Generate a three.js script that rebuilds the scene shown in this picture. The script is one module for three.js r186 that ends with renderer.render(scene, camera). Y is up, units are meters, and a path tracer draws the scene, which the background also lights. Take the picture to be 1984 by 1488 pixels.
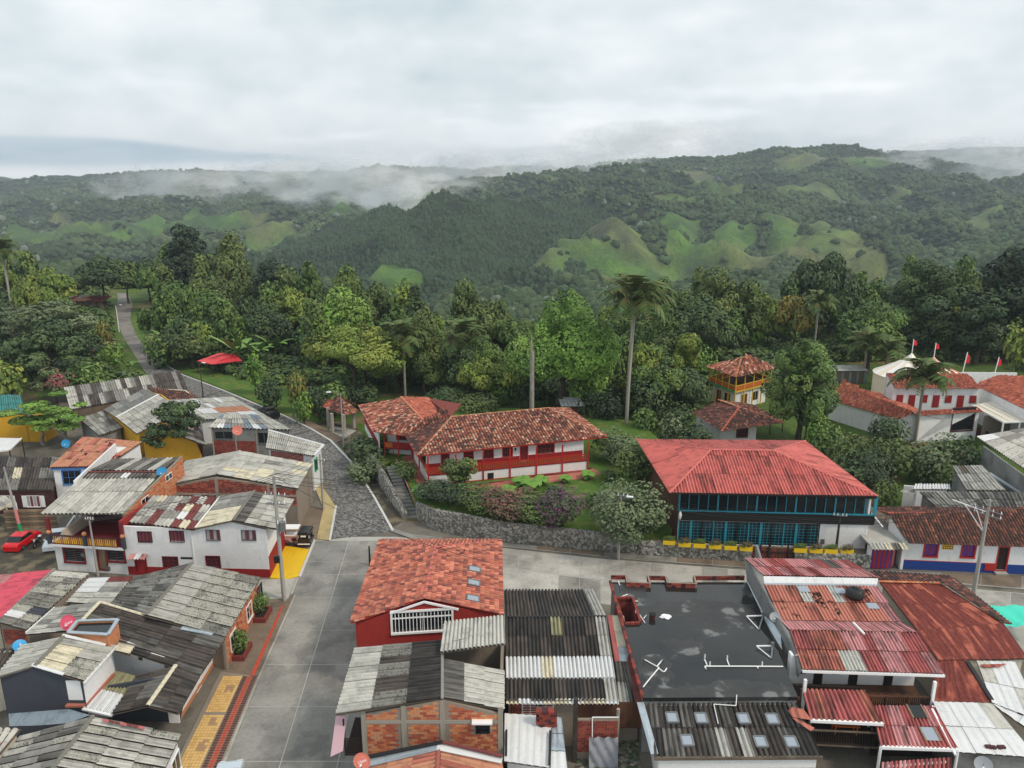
import * as THREE from 'three';
import { mergeGeometries } from 'three/addons/utils/BufferGeometryUtils.js';
import { RoundedBoxGeometry } from 'three/addons/geometries/RoundedBoxGeometry.js';
// ---------------------------------------------------------------- camera, sky, sun, exposure
const scene = new THREE.Scene();
const camera = new THREE.PerspectiveCamera(53.38, 4 / 3, .5, 14000);
camera.position.set(0, 40, 0);                 // a drone 40 m above the street
camera.rotation.x = -.2633;
const renderer = new THREE.WebGLRenderer();
renderer.toneMapping = THREE.LinearToneMapping;
renderer.toneMappingExposure = 1.4;
renderer.shadowMap.enabled = true;
const V = (x, y, z) => new THREE.Vector3(x, y, z), v3 = (p) => (p.isVector3 ? p.clone() : new THREE.Vector3(...p));
const lerp = (a, b, t) => a + (b - a) * t, clamp = (x, a, b) => Math.min(b, Math.max(a, x));
const smooth = (a, b, x) => { const t = clamp((x - a) / (b - a), 0, 1); return t * t * (3 - 2 * t); };
function rng(seed) { let s = (seed * 2654435761 + 12345) >>> 0; return () => { s = (s + 0x6D2B79F5) >>> 0; let t = s; t = Math.imul(t ^ (t >>> 15), t | 1); t ^= t + Math.imul(t ^ (t >>> 7), t | 61); return ((t ^ (t >>> 14)) >>> 0) / 4294967296; }; }
const hash2 = (x, y, s = 0) => { let h = Math.imul(x | 0, 374761393) + Math.imul(y | 0, 668265263) + Math.imul(s | 0, 2246822519); h = Math.imul(h ^ (h >>> 13), 1274126177); return ((h ^ (h >>> 16)) >>> 0) / 4294967296; };
function vnoise(x, y, s = 0, per = 0) {
const xi = Math.floor(x), yi = Math.floor(y), fx = x - xi, fy = y - yi, u = fx * fx * (3 - 2 * fx), w = fy * fy * (3 - 2 * fy);
const m = (a) => (per ? ((a % per) + per) % per : a);
return lerp(lerp(hash2(m(xi), m(yi), s), hash2(m(xi + 1), m(yi), s), u), lerp(hash2(m(xi), m(yi + 1), s), hash2(m(xi + 1), m(yi + 1), s), u), w);
}
function fbm(x, y, o = 4, s = 0, per = 0) { let a = .5, t = 0, n = 0; for (let i = 0; i < o; i++) { t += a * vnoise(x, y, s + i * 17, per); n += a; a *= .5; x *= 2; y *= 2; per *= 2; } return t / n; }
// overcast sky: thin bright cloud with soft bands and a grey-blue bank low over the horizon
function skyColour(az, el) {                    // az in degrees from straight ahead, el in degrees
const n = fbm(az * .06 + 40, el * .26 + 7, 5, 3), n2 = fbm(az * .16 + 9, el * .34 + 3, 5, 11);
const n3 = fbm(az * .5 + 30, el * .9, 4, 17); let t = (n - .47) * 1.3 + (n2 - .47) * 1.1 + (n3 - .5) * .5;
const lift = smooth(0, 6, el) * .05;
let r = .625 - lift * 1.3 + t * .2, g = .655 - lift * .8 + t * .165, b = .668 - lift * .6 + t * .145;
const bright = smooth(.52, .7, fbm(az * .09 + 3, el * .7 + 1, 4, 21)) * smooth(9, 3, el) * .1;
r += bright; g += bright * .95; b += bright * .92;
// low cloud bank, thick on one side of the valley
const top = 2.45 + .25 * vnoise(az * .3, 2, 5) - smooth(-30, -12, az) * 1.25, bot = .75 + .15 * vnoise(az * .25, 9, 5) + smooth(-30, -12, az) * .5;
const k = smooth(bot - .35, bot + .25, el) * smooth(top + .12, top - .2, el) * smooth(-10, -16, az) * (.75 + .5 * (fbm(az * .3, el * 2.4, 4, 31) - .3));
r = lerp(r, .36, k); g = lerp(g, .45, k); b = lerp(b, .52, k);
const wisps = smooth(.55, .75, fbm(az * .13 + 20, el * .5 + 6, 5, 41)) * smooth(7, 2.5, el) * smooth(-1, 1.5, el) * smooth(-4, 8, az);
r = lerp(r, .47, wisps * .7); g = lerp(g, .525, wisps * .7); b = lerp(b, .56, wisps * .7);
return [r, g, b];
}
{
const W = 2048, Hh = 1024, d = new Float32Array(W * Hh * 4);
for (let j = 0; j < Hh; j++) { const el = ((j + .5) / Hh - .5) * 180;
for (let i = 0; i < W; i++) { let az = ((i + .5) / W - .25) * 360; if (az > 180) az -= 360;
const e = Math.max(el, -4), c = skyColour(Math.abs(az) > 150 ? 150 + (180 - Math.abs(az)) * 0 + Math.sign(az) * 0 : az, Math.min(e, 60)), k = (j * W + i) * 4;
d[k] = c[0]; d[k + 1] = c[1]; d[k + 2] = c[2]; d[k + 3] = 1; } }
const t = new THREE.DataTexture(d, W, Hh, THREE.RGBAFormat, THREE.FloatType);
t.mapping = THREE.EquirectangularReflectionMapping; t.magFilter = t.minFilter = THREE.LinearFilter; t.wrapS = THREE.RepeatWrapping; t.needsUpdate = true;
scene.background = t; scene.environment = t;
}
const sun = new THREE.DirectionalLight(0xfff1de, 1.5);
sun.position.set(150, 190, -10); sun.target.position.set(0, 0, -90); sun.castShadow = true; sun.shadow.radius = 20;
Object.assign(sun.shadow.camera, { left: -260, right: 260, top: 260, bottom: -260, near: 1, far: 700 }); sun.shadow.mapSize.set(4096, 4096);
scene.add(sun, sun.target);
scene.fog = new THREE.FogExp2(0xd4e2f0, .00012);
// ---------------------------------------------------------------- textures and materials
const S = (c) => (c <= .04045 ? c / 12.92 : ((c + .055) / 1.055) ** 2.4);
function tex(size, fn, per = 1, data = false) {  // tileable; fn(x, y) in 0..1 gives 0..1 grey or rgb
const d = new Uint8Array(size * size * 4);
for (let j = 0; j < size; j++) for (let i = 0; i < size; i++) {
const c = fn(i / size, j / size), k = (j * size + i) * 4;
if (typeof c === 'number') d[k] = d[k + 1] = d[k + 2] = clamp(c, 0, 1) * 255; else for (let q = 0; q < 3; q++) d[k + q] = clamp(c[q], 0, 1) * 255;
d[k + 3] = 255;
}
const t = new THREE.DataTexture(d, size, size); t.wrapS = t.wrapT = THREE.RepeatWrapping; t.magFilter = THREE.LinearFilter; t.minFilter = THREE.LinearMipmapLinearFilter; t.generateMipmaps = true;
if (!data) t.colorSpace = THREE.SRGBColorSpace; t.repeat.set(1 / per, 1 / per); t.needsUpdate = true; return t;
}
const TX = {
weather: tex(512, (x, y) => { const a = fbm(x * 8, y * 8, 5, 1, 8), s = fbm(x * 40, y * 5, 3, 4, 5 * 8), p = fbm(x * 60, y * 60, 2, 8, 60); return 1 - .13 * smooth(.4, .75, a) - .09 * smooth(.5, .8, s) - .07 * smooth(.6, .8, p); }, 5),
moss: tex(512, (x, y) => { const a = fbm(x * 6, y * 6, 5, 2, 6), p = fbm(x * 84, y * 84, 3, 9, 84); const k = 1 - .42 * smooth(.52, .66, p * .8 + a * .25 - .02) - .14 * smooth(.5, .7, a); return [k, k, k * .98]; }, 4),
streak: tex(512, (x, y) => { const a = fbm(x * 24, y * 3, 4, 5, 24), b = fbm(x * 6, y * 6, 4, 6, 6); return 1 - .28 * smooth(.42, .75, a) - .16 * smooth(.45, .75, b); }, 6),
plaster: tex(512, (x, y) => { const a = fbm(x * 5, y * 5, 5, 12, 5), b = fbm(x * 50, y * 50, 2, 13, 50); return 1 - .07 * a - .06 * b - .05 * smooth(.58, .8, fbm(x * 20, y * 4, 3, 14, 20)); }, 6),
concrete: tex(1024, (x, y) => { const a = fbm(x * 6, y * 6, 6, 15, 6), b = fbm(x * 90, y * 90, 2, 16, 90), c = smooth(.56, .7, fbm(x * 10, y * 10, 4, 17, 10)); return .97 - .13 * smooth(.3, .75, a) + .12 * (b - .5) - .09 * c; }, 14),
rust: tex(512, (x, y) => { const a = fbm(x * 30, y * 3, 4, 21, 30), b = fbm(x * 7, y * 7, 5, 22, 7), k = smooth(.5, .72, a * .6 + b * .45); const q = fbm(x * 60, y * 60, 2, 23, 60) - .5; return [lerp(.42, .66, k) + q * .1, lerp(.165, .36, k) + q * .1, lerp(.13, .28, k) + q * .08]; }, 9),
mould: tex(512, (x, y) => { const a = fbm(x * 5, y * 5, 5, 25, 5), k = smooth(.55, .68, a) * smooth(.3, .6, fbm(x * 40, y * 40, 3, 26, 40)); const f = smooth(.5, .8, fbm(x * 4, y * 4, 4, 27, 4)); return [lerp(1, .26, k), lerp(lerp(1, 1.0, f), .22, k), lerp(1, .2, k)]; }, 7),
ground: tex(1024, (x, y) => { const a = fbm(x * 8, y * 8, 6, 31, 8), b = fbm(x * 70, y * 70, 3, 32, 70), d = smooth(.56, .68, fbm(x * 5, y * 5, 4, 33, 5)); const g = .55 + .4 * b; return [lerp(.30, .50, d) * g + .08 * a, lerp(.42, .44, d) * g + .08 * a, lerp(.13, .30, d) * g]; }, 26),
lawn: tex(512, (x, y) => { const a = fbm(x * 8, y * 8, 5, 34, 8), b = fbm(x * 90, y * 90, 2, 35, 90), d = smooth(.5, .7, a); const g = .72 + .4 * b; return [lerp(.30, .42, d) * g, lerp(.43, .46, d) * g, lerp(.12, .2, d) * g]; }, 8),
dirt: tex(512, (x, y) => { const a = fbm(x * 7, y * 7, 6, 36, 7), b = fbm(x * 80, y * 80, 2, 37, 80); const k = smooth(.4, .66, a); return [lerp(.30, .50, k) + .12 * (b - .5), lerp(.28, .45, k) + .12 * (b - .5), lerp(.24, .36, k) + .1 * (b - .5)]; }, 9),
wood: tex(256, (x, y) => { const a = fbm(x * 32, y * 3, 4, 38, 32); return [.55 + .4 * a, .52 + .4 * a, .5 + .4 * a]; }, 2),
bark: tex(256, (x, y) => .6 + .4 * fbm(x * 10, y * 24, 4, 39, 10), 1.5),
clay: tex(256, (x, y) => .72 + .4 * fbm(x * 12, y * 12, 4, 40, 12), 1.2),
hills: tex(1024, (x, y) => { const a = fbm(x * 12, y * 12, 6, 42, 12), b = fbm(x * 90, y * 90, 3, 43, 90); const k = .62 + .5 * a + .4 * (b - .5); return [k, k, k]; }, 260),
puddle: tex(1024, (x, y) => { const a = fbm(x * 4, y * 4, 6, 51, 4) + .12 * (fbm(x * 12, y * 5, 4, 52, 12) - .5); const k = smooth(.43, .5, a); return [0, lerp(.5, .05, k), 0]; }, 11, true),
puddleC: tex(1024, (x, y) => { const a = fbm(x * 4, y * 4, 6, 51, 4) + .12 * (fbm(x * 12, y * 5, 4, 52, 12) - .5), b = fbm(x * 9, y * 9, 5, 53, 9); const k = smooth(.43, .5, a), g = lerp(.2 + .12 * (b - .4) + .2 * smooth(.54, .66, b), .12 + .06 * b, k); return [g, g, g]; }, 11),
};
const MAT = {};
function mat(key, rgb, o = {}) {                // linear base colour
const m = new THREE.MeshStandardMaterial({ roughness: .9, metalness: 0, side: THREE.DoubleSide, ...o });
m.color.setRGB(...rgb); m.name = key; MAT[key] = m; return m;
}
const srgb = (r, g, b) => [S(r / 255), S(g / 255), S(b / 255)];
// fibre cement and metal sheets
mat('sheet_pale', srgb(190, 188, 180), { map: TX.weather }); mat('sheet_light', srgb(172, 170, 163), { map: TX.weather }); mat('sheet_mid', srgb(140, 138, 133), { map: TX.weather });
mat('sheet_dark', srgb(104, 101, 97), { map: TX.streak }); mat('sheet_brown', srgb(82, 74, 69), { map: TX.streak }); mat('sheet_black', srgb(60, 56, 54), { map: TX.streak });
mat('sheet_moss', srgb(166, 164, 157), { map: TX.moss }); mat('sheet_mossdark', srgb(128, 126, 122), { map: TX.moss }); mat('sheet_white', srgb(226, 227, 228), { map: TX.plaster, roughness: .6 });
mat('sheet_cream', srgb(214, 205, 180), { map: TX.weather, roughness: .7 }); mat('sheet_olive', srgb(150, 146, 112), { map: TX.weather });
mat('sheet_maroon', srgb(118, 58, 56), { map: TX.weather }); mat('sheet_red', srgb(176, 90, 87), { map: TX.streak, roughness: .65 }); mat('sheet_orange', srgb(182, 106, 88), { map: TX.streak, roughness: .65 });
mat('sheet_pink', srgb(200, 138, 138), { map: TX.streak, roughness: .7 }); mat('sheet_mould', srgb(190, 122, 104), { map: TX.mould }); mat('sheet_magenta', srgb(214, 84, 104), { map: TX.weather, roughness: .6 });
mat('sheet_coral', srgb(206, 104, 96), { map: TX.weather, roughness: .6 }); mat('sheet_coral_worn', srgb(198, 96, 88), { map: TX.streak, roughness: .65 }); mat('sheet_rust', [1, 1, 1], { map: TX.rust, roughness: .85 }); mat('sheet_teal', srgb(52, 132, 128), { map: TX.weather, roughness: .5 });
mat('sheet_brightred', srgb(222, 60, 72), { map: TX.plaster, roughness: .5 }); mat('sheet_orangeclay', srgb(190, 134, 106), { map: TX.weather });
mat('zinc', srgb(186, 196, 204), { map: TX.weather, roughness: .42, metalness: .55 }); mat('zinc_dull', srgb(136, 148, 158), { map: TX.weather, roughness: .55, metalness: .4 });
mat('skylight', srgb(150, 160, 172), { roughness: .15 }); mat('deck', srgb(96, 84, 72)); mat('ridge', srgb(120, 117, 111), { map: TX.moss });
// walls
mat('white_wall', srgb(242, 242, 243), { map: TX.plaster }); mat('cream_wall', srgb(222, 212, 192), { map: TX.plaster }); mat('slate_wall', srgb(66, 70, 80), { map: TX.plaster }); mat('grey_wall', srgb(140, 140, 138), { map: TX.concrete });
mat('red_paint', srgb(158, 24, 26), { map: TX.plaster, roughness: .7 }); mat('red_wood', srgb(172, 34, 26), { roughness: .6 }); mat('dark_red', srgb(116, 26, 34), { roughness: .6 }); mat('maroon', srgb(70, 28, 30), { roughness: .7 }); mat('brickred_wall', srgb(164, 44, 36), { map: TX.plaster });
mat('yellow_wall', srgb(226, 172, 44), { map: TX.plaster }); mat('orange_wood', srgb(190, 96, 34), { roughness: .6 }); mat('yellow_wood', srgb(216, 172, 56), { roughness: .6 }); mat('blue_paint', srgb(30, 66, 146), { map: TX.plaster }); mat('purple_wood', srgb(96, 48, 130), { roughness: .6 });
mat('blue_frame', srgb(64, 116, 184), { roughness: .5 }); mat('teal_wood', srgb(40, 138, 160), { roughness: .5 }); mat('dark_wood', srgb(52, 38, 32), { map: TX.wood }); mat('black_net', srgb(30, 27, 27), { roughness: 1 }); mat('brown_wood', srgb(116, 78, 56), { map: TX.wood }); mat('grey_wood', srgb(136, 124, 110), { map: TX.wood }); mat('pale_wood', srgb(176, 156, 128), { map: TX.wood });
mat('glass', srgb(28, 32, 36), { roughness: .08 }); mat('interior', srgb(128, 116, 104)); mat('curtain', srgb(120, 60, 70)); mat('curtain_pale', srgb(170, 166, 168)); mat('white_paint', srgb(238, 238, 238), { roughness: .5 }); mat('grey_metal', srgb(120, 122, 124), { roughness: .5, metalness: .4 }); mat('iron', srgb(38, 38, 40), { roughness: .5, metalness: .3 });
mat('mortar', srgb(150, 138, 124), { map: TX.plaster }); mat('pillar', srgb(168, 160, 148), { map: TX.concrete });
['200,112,76', '212,128,84', '188,98,70', '220,146,100', '172,88,66', '206,150,112'].forEach((c, i) => mat('brick' + i, srgb(...c.split(',').map(Number)), { map: TX.clay }));
['150,62,50', '170,78,62', '132,58,50'].forEach((c, i) => mat('redbrick' + i, srgb(...c.split(',').map(Number)), { map: TX.clay }));
// ground
mat('slab0', srgb(148, 146, 140), { map: TX.concrete, roughness: .8 }); mat('slab1', srgb(154, 151, 144), { map: TX.concrete, roughness: .8 }); mat('slab2', srgb(141, 140, 135), { map: TX.concrete, roughness: .8 }); mat('slab3', srgb(182, 178, 170), { map: TX.concrete, roughness: .85 }); mat('slab4', srgb(192, 188, 180), { map: TX.concrete, roughness: .85 });
mat('joint', srgb(182, 180, 173), { map: TX.plaster }); mat('kerb', srgb(176, 172, 164), { map: TX.concrete }); mat('kerb_white', srgb(214, 214, 210), { map: TX.plaster }); mat('ground', [1, 1, 1], { map: TX.ground, roughness: 1 }); mat('lawn', [1, 1, 1], { map: TX.lawn, roughness: 1 }); mat('dirt', [.8, .8, .8], { map: TX.dirt, roughness: .95 }); mat('town', srgb(120, 114, 104), { map: TX.concrete, roughness: .95 });
mat('asphalt', srgb(136, 130, 124), { map: TX.concrete, roughness: .9 }); mat('cobble_bed', srgb(92, 90, 86), { map: TX.concrete }); mat('yellow_paint', srgb(244, 200, 20), { map: TX.plaster, roughness: .6 }); mat('beige_path', srgb(190, 170, 122), { map: TX.concrete }); mat('brown_path', srgb(128, 112, 96), { map: TX.concrete }); mat('pink_path', srgb(186, 112, 96), { map: TX.concrete }); mat('wall_stone_bed', srgb(120, 116, 108), { map: TX.concrete });
mat('ytile0', srgb(220, 180, 112), { roughness: .6 }); mat('ytile1', srgb(208, 166, 100), { roughness: .6 }); mat('ytile2', srgb(172, 136, 100), { roughness: .6 }); mat('paver_red', srgb(196, 76, 52), { map: TX.clay }); mat('paver_dark', srgb(96, 58, 52), { map: TX.clay });
// poles, plants, plastic
mat('pole', srgb(170, 168, 162), { map: TX.concrete }); mat('pole_dark', srgb(78, 72, 66), { map: TX.wood }); mat('wire', srgb(50, 50, 54)); mat('pvc', srgb(232, 232, 230), { roughness: .4 }); mat('bark', srgb(96, 84, 70), { map: TX.bark }); mat('bark_pale', srgb(176, 166, 150), { map: TX.bark }); mat('palm_bark', srgb(186, 180, 168), { map: TX.bark }); mat('rubber', srgb(26, 26, 27)); mat('chrome', srgb(176, 178, 180), { roughness: .25, metalness: .8 });
mat('car_red', srgb(206, 18, 28), { roughness: .25 }); mat('car_white', srgb(228, 232, 236), { roughness: .25 }); mat('car_black', srgb(26, 27, 30), { roughness: .25 }); mat('car_silver', srgb(196, 208, 218), { roughness: .25 }); mat('plate_yellow', srgb(232, 182, 40)); mat('lamp_white', srgb(230, 232, 236), { roughness: .2 }); mat('lamp_red', srgb(170, 30, 26), { roughness: .3 });
mat('tarp_turquoise', srgb(64, 206, 182), { roughness: .6 }); mat('tarp_grey', srgb(140, 142, 150), { roughness: .7 }); mat('tarp_white', srgb(234, 234, 236), { roughness: .6 }); mat('canopy_pink', srgb(196, 160, 168), { roughness: .7 }); mat('tent_red', srgb(196, 62, 70)); mat('tent_cream', srgb(236, 218, 196)); mat('dish_pink', srgb(222, 84, 110), { roughness: .5 }); mat('dish_salmon', srgb(222, 128, 110), { roughness: .5 }); mat('dish_blue', srgb(44, 150, 206), { roughness: .5 }); mat('dish_grey', srgb(176, 180, 184), { roughness: .5 }); mat('pink_flag', srgb(206, 40, 48)); mat('orange_wall', srgb(206, 140, 96), { map: TX.plaster });
mat('planter_yellow', srgb(240, 200, 30), { roughness: .5 }); mat('green_paint', srgb(30, 160, 96)); mat('pink_paint', srgb(212, 130, 128)); mat('gate_orange', srgb(180, 112, 50), { map: TX.wood });
const leafMat = new THREE.MeshStandardMaterial({ vertexColors: true, roughness: .7, side: THREE.DoubleSide }); leafMat.name = 'leaf';
const M = (k) => { if (!MAT[k]) throw new Error('no material ' + k); return MAT[k]; };
// ---------------------------------------------------------------- building blocks
const taken = new Map();
function numbered(n) { const k = taken.get(n) ?? 0; taken.set(n, k + 1); return k ? n + '_' + String(k).padStart(3, '0') : n; }
function thing(name, label, category, at, group) {
const g = new THREE.Group(); g.name = numbered(name); g.position.set(...at); scene.add(g); g.userData = { label, category }; if (group) g.userData.group = group; return g;
}
function shade(o) { o.castShadow = o.receiveShadow = true; return o; }
const worldOf = (g) => { const p = V(0, 0, 0); for (let o = g; o && o !== scene; o = o.parent) p.add(o.position); return p; };
function part(g, name, geo, m, label) {          // geo in world coordinates
const p = worldOf(g); geo.translate(-p.x, -p.y, -p.z);
const o = shade(new THREE.Mesh(geo, typeof m === 'string' ? M(m) : m)); o.name = name; if (label) o.userData.label = label; g.add(o); return o;
}
const structure = (name, geo, m) => { const o = shade(new THREE.Mesh(geo, typeof m === 'string' ? M(m) : m)); o.name = numbered(name); o.userData = { kind: 'structure' }; scene.add(o); return o; };
const BOX = new THREE.BoxGeometry(1, 1, 1), CYL = new THREE.CylinderGeometry(1, 1, 1, 10), UP = V(0, 1, 0);
{ const bevel = (g) => g; bevel(BOX); }
function boxPart(g, name, m, c, size, quat, label) {
const o = shade(new THREE.Mesh(BOX, typeof m === 'string' ? M(m) : m)); o.name = name; o.position.copy(v3(c)).sub(worldOf(g)); o.scale.set(...size); if (quat) o.quaternion.copy(quat); if (label) o.userData.label = label; g.add(o); return o;
}
function bar(g, name, m, a, b, w, h = w, label) {  // a box-section bar from a to b
a = v3(a); b = v3(b); const d = b.clone().sub(a), L = d.length(), x = d.divideScalar(L), side = Math.abs(x.y) > .95 ? V(1, 0, 0) : UP, z = x.clone().cross(side).normalize(), y = z.clone().cross(x);
return boxPart(g, name, m, a.add(b).multiplyScalar(.5), [L, h, w], new THREE.Quaternion().setFromRotationMatrix(new THREE.Matrix4().makeBasis(x, y, z)), label);
}
function rod(g, name, m, a, b, r, r2 = r, seg = 8) { // a round, tapering rod
a = v3(a); b = v3(b); const d = b.clone().sub(a), L = d.length(), geo = new THREE.CylinderGeometry(r2, r, L, seg);
geo.applyQuaternion(new THREE.Quaternion().setFromUnitVectors(UP, d.normalize())); const c = a.add(b).multiplyScalar(.5); geo.translate(c.x, c.y, c.z); return part(g, name, geo, m);
}
function tube(pts, r, seg = 6, n = 0) { const c = new THREE.CatmullRomCurve3(pts.map(v3)); return new THREE.TubeGeometry(c, n || pts.length * 4, r, seg); }
function polyGeo(pts, uvScale = 1) {             // flat-ish polygon in 3D (fan), uv in metres over the plan or the wall
const P = pts.map(v3), n = P[1].clone().sub(P[0]).cross(P[2].clone().sub(P[0])).normalize(), flat = Math.abs(n.y) > .5, pos = [], uv = [], idx = [];
for (const p of P) { pos.push(p.x, p.y, p.z); uv.push(...(flat ? [p.x * uvScale, p.z * uvScale] : [(Math.abs(n.x) > Math.abs(n.z) ? p.z : p.x) * uvScale, p.y * uvScale])); }
for (let i = 1; i < P.length - 1; i++) idx.push(0, i, i + 1);
const g = new THREE.BufferGeometry(); g.setAttribute('position', new THREE.Float32BufferAttribute(pos, 3)); g.setAttribute('uv', new THREE.Float32BufferAttribute(uv, 2)); g.setIndex(idx); g.computeVertexNormals(); return g;
}
function slabGeo(pts, th) {                      // horizontal polygon with thickness below it; pts share one height
const s = new THREE.Shape(pts.map((p) => new THREE.Vector2(p[0], -p[2]))), g = new THREE.ExtrudeGeometry(s, { depth: th, bevelEnabled: false }); g.rotateX(-Math.PI / 2); g.translate(0, pts[0][1] - th, 0); return g;
}
// a frame on a wall: s runs from A to B, n points to the street side
function frame(A, B, out) {
A = v3(A); B = v3(B); const d = B.clone().sub(A).setY(0), L = d.length(), dir = d.divideScalar(L); let n = V(-dir.z, 0, dir.x);
const to = (out ? v3(out) : V(0, 0, 0)).sub(A.clone().add(B).multiplyScalar(.5)); if (n.dot(to) < 0) n.negate();
const basis = new THREE.Matrix4().makeBasis(dir, UP, n), q = new THREE.Quaternion().setFromRotationMatrix(n.clone().cross(dir).dot(UP) > 0 ? basis : new THREE.Matrix4().makeBasis(dir.clone().negate(), UP, n));
return { A, B, L, dir, n, basis, q, at: (s, y, k = 0) => A.clone().addScaledVector(dir, s).addScaledVector(n, k).setY(y) };
}
function rewind(geo) { for (const k of ['position', 'normal', 'uv']) { const a = geo.attributes[k], n = a.itemSize; for (let i = 0; i < a.count; i += 3) for (let q = 0; q < n; q++) { const x = a.array[(i + 1) * n + q]; a.array[(i + 1) * n + q] = a.array[(i + 2) * n + q]; a.array[(i + 2) * n + q] = x; } } }
// wall with real openings: top is a height, [hA, hB] or a list of [s, y] points; holes are [s0, s1, y0, y1]
function wall(g, A, B, top, m, { holes = [], th = .2, name = 'wall', out, label, y0 } = {}) {
const f = frame(A, B, out), base = y0 ?? f.A.y, tops = typeof top === 'number' ? [[0, top], [f.L, top]] : typeof top[0] === 'number' ? [[0, top[0]], [f.L, top[1]]] : top;
const s = new THREE.Shape([new THREE.Vector2(0, base), new THREE.Vector2(f.L, y0 ?? f.B.y), ...tops.slice().reverse().map(([x, y]) => new THREE.Vector2(x, y))]);
for (const [a, b, c, d] of holes) s.holes.push(new THREE.Path([new THREE.Vector2(a, c), new THREE.Vector2(a, d), new THREE.Vector2(b, d), new THREE.Vector2(b, c)]));
const geo = new THREE.ExtrudeGeometry(s, { depth: th, bevelEnabled: false }); geo.translate(0, 0, -th); geo.applyMatrix4(f.basis); geo.translate(f.A.x, 0, f.A.z); if (f.basis.determinant() < 0) rewind(geo);
part(g, name, geo, m, label); return f;
}
const onWall = (g, name, m, f, s0, s1, y0, y1, k0, k1, label) => boxPart(g, name, m, f.at((s0 + s1) / 2, (y0 + y1) / 2, (k0 + k1) / 2), [Math.abs(s1 - s0), Math.abs(y1 - y0), Math.abs(k1 - k0)], f.q, label);
// window in an opening: frame, pane(s), optional bars
function win(g, f, [s0, s1, y0, y1], { fm = 'white_paint', pm = 'glass', fw = .09, cols = 2, rows = 1, bars = 0, name = 'window', proud = .03, sill = true, surf = false } = {}) {
if (surf) { proud = Math.max(proud, .07); } const b0 = surf ? .002 : -.12, p0 = surf ? .004 : -.13, p1 = surf ? .02 : -.1, m1 = surf ? .045 : -.05;
const p = V(0, 0, 0).copy(f.at((s0 + s1) / 2, (y0 + y1) / 2, 0)).sub(worldOf(g)), w = new THREE.Group(); w.name = name; w.position.copy(p); g.add(w);
onWall(w, 'frame', fm, f, s0 - fw * .6, s0 + fw * .4, y0, y1, b0, proud); onWall(w, 'frame', fm, f, s1 - fw * .4, s1 + fw * .6, y0, y1, b0, proud);
onWall(w, 'frame', fm, f, s0 - fw * .6, s1 + fw * .6, y1, y1 + fw, b0, proud + .004); onWall(w, 'frame', fm, f, s0 - fw * .6, s1 + fw * .6, y0 - fw, y0, b0, proud + (sill ? .06 : .004));
const dw = (s1 - s0) / cols, dh = (y1 - y0) / rows;
for (let i = 0; i < cols; i++) for (let j = 0; j < rows; j++) onWall(w, 'pane', pm === 'alt' ? (i % 2 ? 'curtain' : 'curtain_pale') : pm, f, s0 + i * dw + .02, s0 + (i + 1) * dw - .02, y0 + j * dh + .02, y0 + (j + 1) * dh - .02, p0, p1);
for (let i = 1; i < cols; i++) onWall(w, 'mullion', fm, f, s0 + i * dw - .025, s0 + i * dw + .025, y0, y1, p0, m1);
for (let j = 1; j < rows; j++) onWall(w, 'mullion', fm, f, s0, s1, y0 + j * dh - .02, y0 + j * dh + .02, p0, m1 - .01);
for (let j = 1; j <= bars; j++) onWall(w, 'grille_bar', 'grey_metal', f, s0, s1, y0 + (y1 - y0) * j / (bars + 1) - .012, y0 + (y1 - y0) * j / (bars + 1) + .012, surf ? .05 : -.04, surf ? .07 : -.02);
return w;
}
const FLOWERBOX = [];
// ---------------------------------------------------------------- roofs
const bil = (A, B, C, D, u, v) => A.clone().multiplyScalar((1 - u) * (1 - v)).addScaledVector(B, u * (1 - v)).addScaledVector(C, u * v).addScaledVector(D, (1 - u) * v);
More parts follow.
